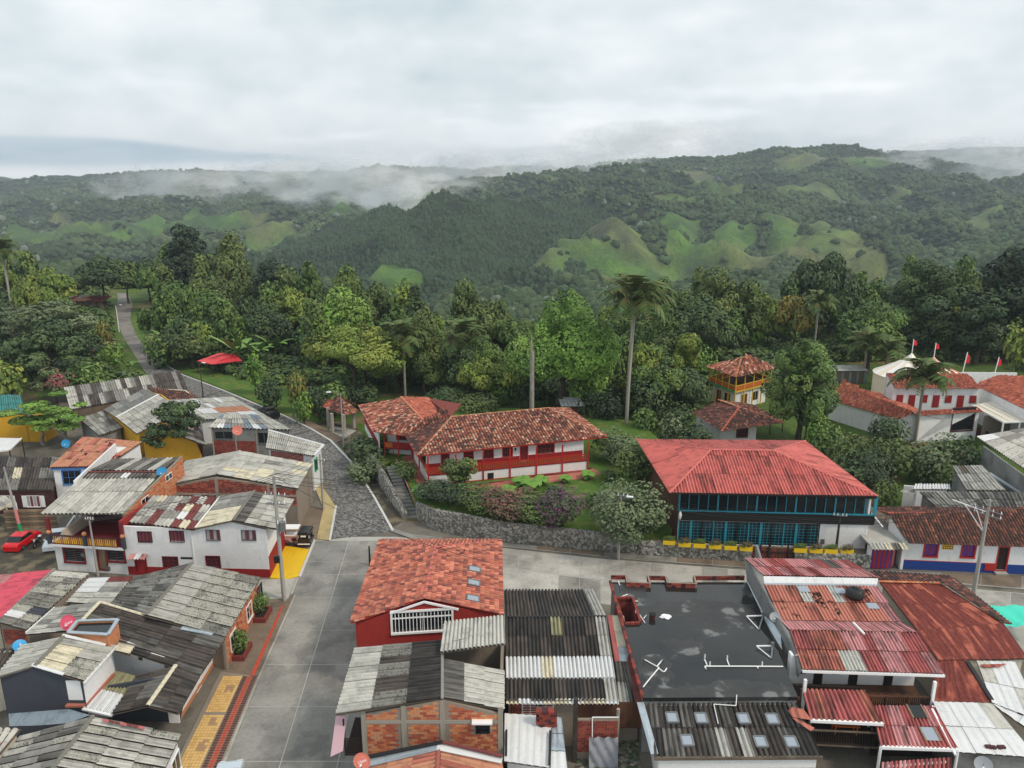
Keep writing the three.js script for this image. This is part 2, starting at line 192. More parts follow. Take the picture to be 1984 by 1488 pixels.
// eave A-B, ridge D-C. Every sheet is a piece with real corrugation and a lifted lower edge.
function sheetRoof(g, A, B, C, D, { cols, rows, mats = ['sheet_light'], pick, wave = .36, amp = .05, gap = .05, seed = 1, name = 'roof_sheet', deck = true, lift = .05, jitter = .03 } = {}) {
A = v3(A); B = v3(B); C = v3(C); D = v3(D); const r = rng(seed + 77), n = B.clone().sub(A).cross(D.clone().sub(A)).normalize(); if (n.y < 0) n.negate();
const W = (A.distanceTo(B) + D.distanceTo(C)) / 2, Lv = (A.distanceTo(D) + B.distanceTo(C)) / 2; cols ??= Math.max(1, Math.round(W / 1.0)); rows ??= Math.max(1, Math.round(Lv / 1.9));
if (deck) { const e = n.clone().multiplyScalar(-.09); part(g, 'roof_deck', polyGeo([A, B, C, D].map((p) => p.clone().add(e))), 'deck'); }
const gu = gap / (W), gv = gap / Lv, prof = [.75, 1, .75, -1.7];
for (let j = 0; j < rows; j++) for (let i = 0; i < cols; i++) {
const key = pick ? pick(i, j, r) : null, m = M(key ?? mats[Math.floor(r() * mats.length)]);
const u0 = i / cols + gu / 2, u1 = (i + 1) / cols - gu / 2, v0 = j / rows - gv * (j ? .8 : 0), v1 = (j + 1) / rows - gv * .6 , nw = Math.max(1, Math.round((u1 - u0) * W / wave)), k = nw * 4, pos = [], uv = [], idx = [], ou = Math.floor(r() * 40) / 8, ov = Math.floor(r() * 40) / 8, dz = (r() - .5) * jitter;
for (let q = 0; q <= k; q++) for (let e = 0; e < 2; e++) {
const u = lerp(u0, u1, q / k), v = e ? v1 : v0, p = bil(A, B, C, D, u, v).addScaledVector(n, amp * 1.5 * prof[q % 4] + (e ? 0 : lift) + dz);
pos.push(p.x, p.y, p.z); uv.push(u * W + ou, v * Lv + ov);
}
for (let q = 0; q < k; q++) idx.push(q * 2, q * 2 + 2, q * 2 + 3, q * 2, q * 2 + 3, q * 2 + 1);
const geo = new THREE.BufferGeometry(); geo.setAttribute('position', new THREE.Float32BufferAttribute(pos, 3)); geo.setAttribute('uv', new THREE.Float32BufferAttribute(uv, 2)); geo.setIndex(idx); geo.computeVertexNormals();
part(g, name, geo, m);
}
}
function planeOf(poly) {                         // poly[0]-poly[1] is the eave
const P = poly.map(v3), U = P[1].clone().sub(P[0]).normalize(); let N = U.clone().cross(P[P.length - 1].clone().sub(P[0])).normalize(); if (N.y < 0) N.negate();
let Vv = N.clone().cross(U); const O = P[0]; for (let i = 2; i < P.length - 1; i++) { const e = P[i].clone().sub(O).dot(N) / N.y; if (Math.abs(e) < .7) P[i].y -= e; } if (Vv.dot(P[P.length - 1].clone().sub(O)) < 0) Vv.negate();
const Q = P.map((p) => [p.clone().sub(O).dot(U), p.clone().sub(O).dot(Vv)]);
const range = (u) => { let lo = Infinity, hi = -Infinity; for (let i = 0; i < Q.length; i++) { const a = Q[i], b = Q[(i + 1) % Q.length]; if ((a[0] - u) * (b[0] - u) <= 0 && Math.abs(a[0] - b[0]) > 1e-6) { const v = lerp(a[1], b[1], (u - a[0]) / (b[0] - a[0])); lo = Math.min(lo, v); hi = Math.max(hi, v); } } return [lo, hi]; };
return { P, Q, O, U, V: Vv, N, range, u0: Math.min(...Q.map((q) => q[0])), u1: Math.max(...Q.map((q) => q[0])), v1: Math.max(...Q.map((q) => q[1])), at: (u, v, k = 0) => O.clone().addScaledVector(U, u).addScaledVector(Vv, v).addScaledVector(N, k) };
}
// sheets with parallel ribs cut along hips
function hipSheets(g, poly, { w = 1.0, len = 3.2, wave = .2, amp = .028, mats = ['sheet_coral'], seed = 1, gap = .012 } = {}) {
const f = planeOf(poly), r = rng(seed + 5); part(g, 'roof_deck', polyGeo(f.P.map((p) => p.clone().addScaledVector(f.N, -.08))), 'deck'); const prof = [.75, 1, .75, -1.5];
for (let u0 = f.u0; u0 < f.u1 - .01; u0 += w) for (let v0 = 0; v0 < f.v1; v0 += len) {
const pos = [], uv = [], idx = []; const u1 = Math.min(u0 + w, f.u1), k = Math.max(2, Math.round((u1 - u0) / wave) * 4); let last = -1; const m = M(mats[Math.floor(r() * mats.length)]);
for (let q = 0; q <= k; q++) { const u = lerp(u0 + gap, u1 - gap, q / k), [lo, hi] = f.range(u), a = Math.max(lo, v0 - .05), b = Math.min(hi, v0 + len); if (!(b > a + .02)) { last = -1; continue; }
const h = amp * 1.4 * prof[q % 4]; for (const [v, e] of [[a, .03], [b, 0]]) { const p = f.at(u, v, h + e); pos.push(p.x, p.y, p.z); uv.push(u, v); } const c = pos.length / 3 - 2; if (last >= 0) idx.push(last, c, c + 1, last, c + 1, last + 1); last = c; }
if (!idx.length) continue; const geo = new THREE.BufferGeometry(); geo.setAttribute('position', new THREE.Float32BufferAttribute(pos, 3)); geo.setAttribute('uv', new THREE.Float32BufferAttribute(uv, 2)); geo.setIndex(idx); geo.computeVertexNormals(); part(g, 'roof_sheet', geo, m);
}
}
// clay tiles laid in courses over a slope; too small to pick apart, so one part per slope
function tileGeo(w, l, arch) { const pos = [], idx = [], n = 5; for (let e = 0; e < 2; e++) for (let i = 0; i <= n; i++) { const a = Math.PI * i / n, k = e ? .82 : 1; pos.push(-Math.cos(a) * w * .5 * k, (e - .5) * l, Math.sin(a) * arch * k + (e ? 0 : .03)); } for (let i = 0; i < n; i++) idx.push(i, i + 1, i + n + 2, i, i + n + 2, i + n + 1); const g = new THREE.BufferGeometry(); g.setAttribute('position', new THREE.Float32BufferAttribute(pos, 3)); g.setAttribute('uv', new THREE.Float32BufferAttribute(pos.filter((_, i) => i % 3 < 2).slice(0, (n + 1) * 4), 2)); g.setIndex(idx); g.computeVertexNormals(); return g; }
const tileMat = new THREE.MeshStandardMaterial({ color: 0xffffff, roughness: .9, side: THREE.DoubleSide }); tileMat.name = 'tile';
const TILEPAL = {
old: [[146, 84, 66, 4], [164, 100, 78, 4], [180, 124, 100, 1.6], [192, 156, 134, .8], [122, 68, 54, 4], [94, 58, 50, 3], [70, 50, 46, 2]],
dark: [[96, 58, 50, 3], [118, 68, 54, 3], [74, 48, 44, 4], [54, 42, 40, 3], [142, 96, 80, 1]],
fresh: [[164, 86, 66, 4], [176, 98, 76, 4], [150, 76, 60, 3], [186, 112, 88, 2], [134, 68, 58, 1]],
mix: [[178, 104, 84, 5], [190, 120, 98, 4], [164, 92, 76, 3], [138, 80, 72, 1.2], [122, 74, 70, .5]],
brown: [[92, 58, 48, 4], [110, 66, 52, 3], [76, 50, 44, 4], [134, 84, 66, 1]],
};
function tileRoof(g, poly, { du = .36, dv = .42, pal = 'old', seed = 1, arch = .1, clump = .5, deck = 'deck' } = {}) {
const f = planeOf(poly), r = rng(seed + 11); part(g, 'roof_deck', polyGeo(f.P.map((p) => p.clone().addScaledVector(f.N, -.03))), deck);
const P = TILEPAL[pal], tot = P.reduce((a, c) => a + c[3], 0), mats = [], cols = [], b = new THREE.Matrix4().makeBasis(f.U, f.V, f.N), q0 = new THREE.Quaternion().setFromRotationMatrix(f.U.clone().cross(f.V).dot(f.N) > 0 ? b : new THREE.Matrix4().makeBasis(f.U.clone().negate(), f.V, f.N)), w = worldOf(g), c = new THREE.Color();
for (let u = f.u0 + du / 2; u < f.u1; u += du) { const [lo, hi] = f.range(u); if (!(hi > lo)) continue;
for (let v = dv * .35; v < hi - dv * .1; v += dv) { if (v < lo) continue; const p = f.at(u + (r() - .5) * .03, v, .01 + r() * .02).sub(w);
const q = q0.clone().multiply(new THREE.Quaternion().setFromAxisAngle(V(0, 0, 1), (r() - .5) * .1)); mats.push(new THREE.Matrix4().compose(p, q, V(1, 1, 1)));
let t = (r() * (1 - clump) + clump * fbm(u * .35 + seed * 9, v * .35, 3, seed)) * tot * (clump ? 1.15 : 1) - (clump ? tot * .07 : 0), k = 0; t = clamp(t, 0, tot - 1e-6); while (t > P[k][3]) t -= P[k++][3]; if (r() < .3) k = Math.floor(r() * P.length);
const j = .86 + r() * .28; c.setRGB(...srgb(P[k][0] * j, P[k][1] * j, P[k][2] * j)); cols.push(c.r, c.g, c.b); } }
const im = new THREE.InstancedMesh(tileGeo(du * .86, dv * 1.18, arch), tileMat, mats.length); mats.forEach((m, i) => { im.setMatrixAt(i, m); im.setColorAt(i, c.setRGB(cols[i * 3], cols[i * 3 + 1], cols[i * 3 + 2])); }); im.name = 'roof_tiles'; im.userData.kind = 'stuff'; shade(im); g.add(im);
}
const CAP = new THREE.CylinderGeometry(.16, .18, .62, 8, 1, true, -Math.PI / 2, Math.PI);
function ridge(g, a, b, m = 'ridge', step = .55, r = 1, name = 'ridge_cap') {
a = v3(a); b = v3(b); const d = b.clone().sub(a), L = d.length(), n = Math.max(1, Math.round(L / step)), y = d.clone().normalize(), z = UP.clone().addScaledVector(y, -UP.dot(y)).normalize(), x = y.clone().cross(z), q = new THREE.Quaternion().setFromRotationMatrix(new THREE.Matrix4().makeBasis(x, y, z)), w = worldOf(g);
const ms = Array.isArray(m) ? m : [m];
for (let i = 0; i < n; i++) { const o = shade(new THREE.Mesh(CAP, M(ms[(i * 7) % ms.length]))); o.name = name; o.position.copy(a).addScaledVector(d, (i + .5) / n).sub(w); o.position.y += .03; o.quaternion.copy(q); o.scale.set(r, L / n / .58, r * .7); g.add(o); }
}
// two slopes with walls under them: index 1 is the far end, 2 the near end
function gable(g, { L1, L2, R1, R2, E1, E2, left = {}, right = {}, walls = 'white_wall', near, far, inset = .3, cap = 'ridge', ground = 0, noWalls }) {
sheetRoof(g, E2, E1, R1, R2, { seed: 3, wave: .42, amp: .06, ...right }); sheetRoof(g, L1, L2, R2, R1, { seed: 8, wave: .42, amp: .06, ...left }); if (cap) ridge(g, R1, R2, cap);
if (noWalls) return {};
const t = (a, b, k) => { const A = v3(a), B = v3(b), d = B.clone().sub(A).setY(0).normalize(); return A.addScaledVector(d, k); };
const mid1 = v3(L1).add(v3(E1)).multiplyScalar(.5), mid2 = v3(L2).add(v3(E2)).multiplyScalar(.5);
const pull = (p, endMid, other) => { const q = v3(p); q.add(v3(other).sub(q).setY(0).normalize().multiplyScalar(inset)); q.add(v3(endMid).sub(q).setY(0).normalize().multiplyScalar(inset)); return q; };
const l1 = pull(L1, mid1, L2), l2 = pull(L2, mid2, L1), e1 = pull(E1, mid1, E2), e2 = pull(E2, mid2, E1), gd = (p) => [p.x, ground, p.z], drop = .12;
const peak = (a, b, R) => { const f = frame(gd(a), gd(b)), s = clamp(v3(R).sub(f.A).dot(f.dir), .1, f.L - .1); return [[0, a.y - drop], [s, R[1] - drop], [f.L, b.y - drop]]; };
const out = { l1, l2, e1, e2 };
out.leftWall = wall(g, gd(l1), gd(l2), [l1.y - drop, l2.y - drop], walls, { out: v3(L1).add(v3(L2)).sub(v3(E1)).add(v3(L1)).setY(0).toArray() });
out.rightWall = wall(g, gd(e2), gd(e1), [e2.y - drop, e1.y - drop], walls, { out: v3(E1).multiplyScalar(2).sub(v3(L1)).toArray() });
out.near = wall(g, gd(l2), gd(e2), peak(l2, e2, R2), near?.m ?? walls, { holes: near?.holes, label: near?.label });
out.far = wall(g, gd(l1), gd(e1), peak(l1, e1, R1), far?.m ?? walls, {});
return out;
}
// simple walls under a single slope (corner points are the roof corners)
function boxWalls(g, A, B, C, D, m, { inset = .25, ground = 0, drop = .12, skip = [], faces = {} } = {}) {
const P = [A, B, C, D].map(v3), mid = P.reduce((a, p) => a.add(p), V(0, 0, 0)).multiplyScalar(.25);
const Q = P.map((p) => { const d = mid.clone().sub(p).setY(0).normalize(); return p.clone().addScaledVector(d, inset * 1.4); }), out = [];
for (let i = 0; i < 4; i++) { if (skip.includes(i)) { out.push(null); continue; } const a = Q[i], b = Q[(i + 1) % 4], o = a.clone().add(b).sub(mid); out.push(wall(g, [a.x, ground, a.z], [b.x, ground, b.z], [a.y - drop, b.y - drop], faces[i]?.m ?? m, { out: o.toArray(), holes: faces[i]?.holes })); }
return out;
}
// coursed bricks standing 2 cm proud of a mortar wall; single pieces up to max, the rest joined
function bricks(g, f, s0, s1, y0, y1, { bw = .42, bh = .2, mats = ['brick0', 'brick1', 'brick2', 'brick3', 'brick4', 'brick5'], holes = [], single = 0, seed = 1, top, k = .015, joint = .035 } = {}) {
const r = rng(seed + 31), rest = new Map(); let made = 0;
const y1m = top ? Math.max(...top.map((t) => t[1])) : y1, topAt = (s) => { if (!top) return y1; for (let i = 0; i < top.length - 1; i++) if (s >= top[i][0] && s <= top[i + 1][0]) return lerp(top[i][1], top[i + 1][1], (s - top[i][0]) / (top[i + 1][0] - top[i][0])); return -1; };
for (let j = 0; y0 + j * bh < y1m - .05; j++) for (let s = s0 - (j % 2) * bw / 2; s < s1; s += bw) {
const a = Math.max(s, s0), b = Math.min(s + bw, s1); if (b - a < .08) continue; const c = y0 + j * bh, d = c + bh; if (d > Math.min(topAt(a), topAt(b)) + .02) continue; if (holes.some((h) => a < h[1] + .02 && b > h[0] - .02 && c < h[3] + .02 && d > h[2] - .02)) continue;
const m = mats[Math.floor(r() * mats.length)], pr = k + r() * .012;
if (made < single) { onWall(g, 'brick', m, f, a + joint / 2, b - joint / 2, c + joint / 2, d - joint / 2, -.05, pr); made++; }
else { const q = new THREE.BoxGeometry(b - a - joint, bh - joint, .05 + pr); q.applyQuaternion(f.q); const p = f.at((a + b) / 2, (c + d) / 2, (pr - .05) / 2); q.translate(p.x, p.y, p.z); if (!rest.has(m)) rest.set(m, []); rest.get(m).push(q); }
}
for (const [m, list] of rest) { const o = part(g, 'brickwork', mergeGeometries(list), m); o.userData.kind = 'stuff'; }
}
const HILL_D = [700, 850, 1000, 1200, 1500, 1900, 2300, 2700, 3400, 4500] ;
const HILL_EDGE = [300, 300, 310, 290, 215, 180, 165, 170, 195, 215, 240, 240, 240] ;
const HILL_H = [
[0, 0, -62, -77.5, -85.3, -90.4, -88.3, -80.7, -50.9, -18.3, 28.1, 25.0, -16.9],
[0, 0, -62, -87.2, -94.0, -97.2, -92.3, -85.6, -57.1, -22.8, 24.7, 25.0, -16.9],
[0, 0, -62, -87.2, -96.9, -100.6, -92.3, -85.6, -57.1, -18.3, 36.6, 31.4, -8.3],
[0, 0, -62, -96.9, -108.6, -107.4, -100.3, -80.7, -44.8, -3.7, 50.2, 40.0, -2.6],
[0, 0, -62, -101.8, -114.5, -104.0, -88.3, -70.8, -38.7, 10.9, 58.7, 46.4, 3.1],
[0, 0, -62, -101.8, -102.7, -73.6, -25.2, -43.4, -26.4, 18.2, 67.1, 55.0, 11.6],
[0, 0, -62, -101.8, -105.6, -87.0, -44.7, -36.6, -2.1, 32.8, 72.2, 59.2, 25.8],
[0, 0, -62, -101.8, -102.7, -83.7, -52.6, -12.5, 22.0, 73.2, 62.1, 46.4, 25.8],
[0, 0, -62, -101.8, -102.7, -93.8, -64.4, -22.1, 19.6, 81.8, 73.9, 61.4, 25.8],
[0, 0, -62, -99.4, -102.7, -95.1, -72.4, -36.6, 25.6, 118.9, 107.6, 103.9, 54.2],
[0, 0, -62, -96.9, -99.8, -97.2, -76.3, -46.4, 7.5, 61.7, 105.9, 142.0, 110.6],
[0, 0, -62, -87.2, -88.1, -83.7, -64.4, -36.6, -2.1, 47.2, 90.8, 163.0, 138.6],
[0, 0, -62, -77.5, -79.5, -73.6, -56.5, -31.8, 3.9, 54.5, 99.2, 167.2, 166.6]];
// ---------------------------------------------------------------- terrain: a plateau that carries the town, a valley and wooded hills
const cub = (p0, p1, p2, p3, t) => .5 * (2 * p1 + (p2 - p0) * t + (2 * p0 - 5 * p1 + 4 * p2 - p3) * t * t + (3 * p1 - p0 - 3 * p2 + p3) * t * t * t);
const colOf = (x, D) => ((x / D) * 1532.9 + 992 + 200) / 200;       // bearing of a place, in table columns
const bearing = (c) => ((c * 200 - 200) - 992) / 1532.9;
function colHeight(c, D) {
const H = HILL_H[c], e = HILL_EDGE[c], ds = [0, e, e + 190, ...HILL_D]; if (D <= e) return 0; let i = 1; while (i < ds.length - 2 && D > ds[i + 1]) i++;
const t = clamp((D - ds[i]) / (ds[i + 1] - ds[i]), 0, 1); return cub(i > 1 ? H[i - 1] : 0, H[i], H[i + 1], H[Math.min(i + 2, H.length - 1)], t);
}
const SPURS = [                                   // bearing column (px/200 + 1), distance and height of the two ends, steepness of the flanks, pasture
[6.95, 1090, -12, 7.6, 900, -112, .72, 1], [6.95, 1090, -12, 6.85, 840, -118, .8, 1], [6.62, 1000, -52, 6.1, 900, -114, .62, 1],
[8.12, 1230, -26, 8.35, 930, -112, .75, 1], [8.12, 1230, -26, 7.9, 960, -110, .75, 1], [8.62, 1230, -28, 9.05, 960, -108, .72, 1], [9.0, 1260, -26, 9.45, 980, -100, .7, 1], [7.6, 1300, -24, 7.75, 1050, -95, .8, 1],
[10.15, 820, -50, 10.45, 700, -76, .7, 2], [8.5, 300, -9, 8.75, 420, -30, .45, 1],
[4.75, 1260, -6, 4.1, 1010, -98, .45, 3], [4.75, 1260, -6, 5.6, 900, -112, .42, 3], [6.1, 1230, -26, 6.0, 960, -105, .5, 3], [4.75, 1260, -6, 5.0, 950, -104, .5, 3],
[8.2, 1750, 25, 7.7, 1350, -25, .55, 0], [9.1, 1900, 60, 8.5, 1450, -12, .5, 0], [9.9, 2000, 50, 9.5, 1400, -35, .5, 0], [6.9, 1900, 30, 6.7, 1500, -25, .5, 0], [10.6, 1900, 20, 10.3, 1300, -45, .5, 0],
[2.4, 2200, -5, 2.9, 1500, -70, .4, 0], [3.4, 2300, 10, 3.6, 1600, -62, .4, 0], [1.4, 2200, -15, 1.7, 1500, -75, .4, 0], [5.2, 2300, 30, 5.0, 1700, -30, .45, 0],
].map(([c0, d0, h0, c1, d1, h1, k, p]) => ({ x0: bearing(c0) * d0, z0: d0, h0, x1: bearing(c1) * d1, z1: d1, h1, k, p }));
function onSpur(s, x, D) { const dx = s.x1 - s.x0, dz = s.z1 - s.z0, t = clamp(((x - s.x0) * dx + (D - s.z0) * dz) / (dx * dx + dz * dz), 0, 1), d = Math.hypot(x - s.x0 - dx * t, D - s.z0 - dz * t); return { h: lerp(s.h0, s.h1, t) - s.k * Math.max(0, Math.sqrt(d * d + 36) - 6), d, t }; }
function terrain(x, z) {
const D = Math.max(-z, 1), c = clamp(colOf(x, D), .001, HILL_H.length - 1.001), i = Math.floor(c), t = c - i, q = (k) => colHeight(clamp(k, 0, HILL_H.length - 1), D);
let h = cub(q(i - 1), q(i), q(i + 1), q(i + 2), t);
const w = smooth(430, 800, D) * (1 - .62 * smooth(1900, 2250, D));
if (w > 0) { const a = 1 - Math.abs(2 * fbm(x / 300 + 5, D / 300, 3, 61) - 1), b = 1 - Math.abs(2 * fbm(x / 110, D / 110, 3, 62) - 1); h += w * ((a - .72) * 130 + (b - .72) * 52); }
if (D > 230) for (const s of SPURS) { const r = onSpur(s, x, D).h; if (r > h - 12) { const k = 8, m = clamp(.5 + (r - h) / (2 * k), 0, 1); h = lerp(h, r, m) + k * m * (1 - m); } }
return h;
}
const MEADOWS = [[510, 1420, 62, 130], [430, 1650, 110, 120], [300, 1500, 130, 130], [180, 1330, 120, 90], [60, 1450, 80, 90], [640, 1650, 60, 110], [330, 1300, 60, 60], [1660, 2180, 80, 90], [1720, 1950, 50, 70], [1410, 1500, 38, 110], [1340, 1180, 22, 60], [760, 860, 60, 30], [835, 1950, 60, 120], [1330, 2080, 50, 60], [1080, 1950, 40, 40], [1470, 1780, 60, 50], [1900, 1300, 40, 60]];
function landUse(x, D) {                          // 0 wood .. 1 pasture, and how dry
const px = (x / D) * 1532.9 + 992, n = fbm(x / 70, D / 70, 4, 71) - .5; let p = 0, dry = smooth(.3, .7, fbm(x / 120 + 3, D / 120, 3, 72));
for (const [mx, md, rx, rd] of MEADOWS) { const e = Math.hypot((px - mx) / rx, (D - md) / rd) + n * .8; p = Math.max(p, smooth(1.08, .92, e)); }
for (const s of SPURS) if (s.p === 1 || s.p === 2) { const r = onSpur(s, x, D); p = Math.max(p, smooth(1.06, .94, r.d / (s.z0 < 500 ? 44 : 34) + n * 2.0)); if (s.p === 2 && r.d < 60) dry = 1; }
p = Math.max(p, smooth(.67, .71, fbm(x / 210 + 8, D / 210, 4, 73)) * smooth(900, 1300, D));
let pine = 0; for (const s of SPURS) if (s.p === 3) pine = Math.max(pine, smooth(1.06, .96, onSpur(s, x, D).d / 165 + n * .4));
return { p, dry, pine: p > .5 ? 0 : pine };
}
{
const T = []; for (let i = 0; i <= 460; i++) T.push(lerp(-1.02, 1.02, i / 460));
const build = (ds, name, m, colour) => {
const pos = [], uv = [], idx = [], col = [], n = T.length, c = new THREE.Color();
for (const D of ds) for (const t of T) { const x = t * D, h = terrain(x, -D); pos.push(x, h - .03, -D); uv.push(x, D);
if (colour) { const k = landUse(x, D), g = fbm(x / 30, D / 30, 3, 75); const f = [.02, .036, .014], p = [lerp(.075, .135, k.dry) * (.5 + g), lerp(.155, .155, k.dry) * (.5 + g), lerp(.028, .055, k.dry)]; col.push(lerp(f[0], p[0], k.p), lerp(f[1], p[1], k.p), lerp(f[2], p[2], k.p)); } }
for (let j = 0; j < ds.length - 1; j++) for (let i = 0; i < n - 1; i++) { const a = j * n + i; idx.push(a, a + 1, a + n + 1, a, a + n + 1, a + n); }
const g = new THREE.BufferGeometry(); g.setAttribute('position', new THREE.Float32BufferAttribute(pos, 3)); g.setAttribute('uv', new THREE.Float32BufferAttribute(uv, 2)); if (colour) g.setAttribute('color', new THREE.Float32BufferAttribute(col, 3)); g.setIndex(idx); g.computeVertexNormals(); structure(name, g, m);
};
const near = [2]; while (near[near.length - 1] < 400) near.push(near[near.length - 1] * 1.04 + 1); build(near, 'ground', 'ground', false);
const far = [near[near.length - 1]]; while (far[far.length - 1] < 4600) far.push(far[far.length - 1] * 1.0125);
const hm = new THREE.MeshStandardMaterial({ vertexColors: true, map: TX.hills, roughness: 1, side: THREE.DoubleSide }); hm.name = 'hills'; build(far, 'hills', hm, true);
}
// woods on the hills: far too many crowns to count
function blobGeo(seed, detail, sx, sy, amp) { const g = new THREE.IcosahedronGeometry(1, detail), p = g.attributes.position; for (let i = 0; i < p.count; i++) { const v = V(p.getX(i), p.getY(i), p.getZ(i)), n = 1 + amp * (fbm(v.x * 1.9 + seed * 7 + 9, v.y * 1.9 + v.z * 1.3 + 9, 2, seed) - .5) * 2; v.multiplyScalar(n); v.y = v.y < 0 ? v.y * .6 : v.y; p.setXYZ(i, v.x * sx, v.y * sy, v.z * sx); } g.computeVertexNormals(); return g; }
function scatter(name, label, geo, list, m) { const o = shade(new THREE.InstancedMesh(geo, m, list.length)), c = new THREE.Color(), q = new THREE.Quaternion(); list.forEach((a, i) => { q.setFromAxisAngle(UP, a.r); o.setMatrixAt(i, new THREE.Matrix4().compose(V(a.x, a.y, a.z), q, V(a.s, a.s * a.k, a.s))); o.setColorAt(i, c.setRGB(...a.c)); }); o.name = name; o.userData = { kind: 'stuff', label, category: 'forest' }; scene.add(o); return o; }
const woodMat = new THREE.MeshStandardMaterial({ roughness: 1, side: THREE.DoubleSide }); woodMat.name = 'far_wood';
{
const r = rng(5), broad = [[], [], []], pines = [], N = 210000;
for (let i = 0; i < N; i++) {
const px = lerp(-330, 2330, r()), D = 330 * Math.pow(8.6, r()), x = (px - 992) / 1532.9 * D, c = clamp(Math.round(colOf(x, D)), 0, 12); if (D < HILL_EDGE[c] + 70) continue;
const u = landUse(x, D), keep = r(); if (u.p > .5 && keep > .004) continue; const h = terrain(x, -D), b = r();
if (u.pine > .5) { const j = .7 + r() * .55; pines.push({ x, y: h - 1, z: -D, r: r() * 6.3, s: .8 + r() * .5, k: .8 + r() * .5, c: [.04 * j, .072 * j, .032 * j] }); continue; }
const j = (.55 + b * .7) * (.55 + 1.1 * fbm(x / 120, D / 120, 3, 79)), pale = fbm(x / 90, D / 90, 3, 77) > .6 && r() < (px < 800 ? .14 : .04), y = r();
broad[i % 3].push({ x, y: h + 1, z: -D, r: r() * 6.3, s: (D < 700 ? 2.2 : 2.7) + r() * r() * 5.2, k: .7 + r() * .6, c: pale ? [.16, .19, .165] : [.04 * j + .02 * y * j, .076 * j + .008 * y, .03 * j] });
}
broad.forEach((l, i) => scatter('forest', 'broadleaf woods covering the hills across the valley', blobGeo(i + 1, 1, 1, 1.05, .3), l, woodMat));
scatter('forest', 'planted pine wood on the rounded hill beyond the valley', blobGeo(9, 1, 2.3, 4.2, .25), pines, woodMat);
}
// ---------------------------------------------------------------- streets, pavements, terraces
const flat = (name, pts, y, m) => structure(name, polyGeo(pts.map((p) => [p[0], y, p[2]])), m);
flat('town_ground', [[-43.99,0,-34.41], [44.47,0,-34.41], [93.95,0,-84.71], [45.47,0,-87.67], [14.74,0,-80.32], [-12.58,0,-84.71], [-35.69,0,-128.78], [-63.7,0,-154.16], [-81.06,0,-142.23], [-114.63,0,-120.15]], .004, 'town');
function raised(name, pts, h, m, th = .3) { return structure(name, slabGeo(pts.map((p) => [p[0], h, p[2]]), th), m); }
// main street: cast concrete slabs with filled joints
{
const bed = structure('street', polyGeo([[-20.37,.01,-44.18], [-22.94,.01,-80.56], [-13.23,.01,-80.56], [-9.04,.01,-44.18]].map((p) => [p[0], .012, p[2]])), 'joint'), r = rng(3);
const L = (d) => lerp(-20.35, -22.7, (d - 44) / 36), zs = [-38.5, -45.4, -51.2, -56.6, -61.7, -67.4, -71.9, -74.6, -79.6], lane = [0, 4.05, 8.1, 10.6];
for (let j = 0; j < zs.length - 1; j++) for (let i = 0; i < 3; i++) {
const a = -zs[j] + .045, b = -zs[j + 1] - .045, x0 = lane[i] + .04, x1 = lane[i + 1] - .04, p = [[L(a) + x0, .026, -a], [L(a) + x1, .026, -a], [L(b) + x1, .026, -b], [L(b) + x0, .026, -b]];
const o = part(bed, 'slab', slabGeo(p, .05), ['slab0', 'slab1', 'slab2'][Math.floor(r() * 3)]);
}
}
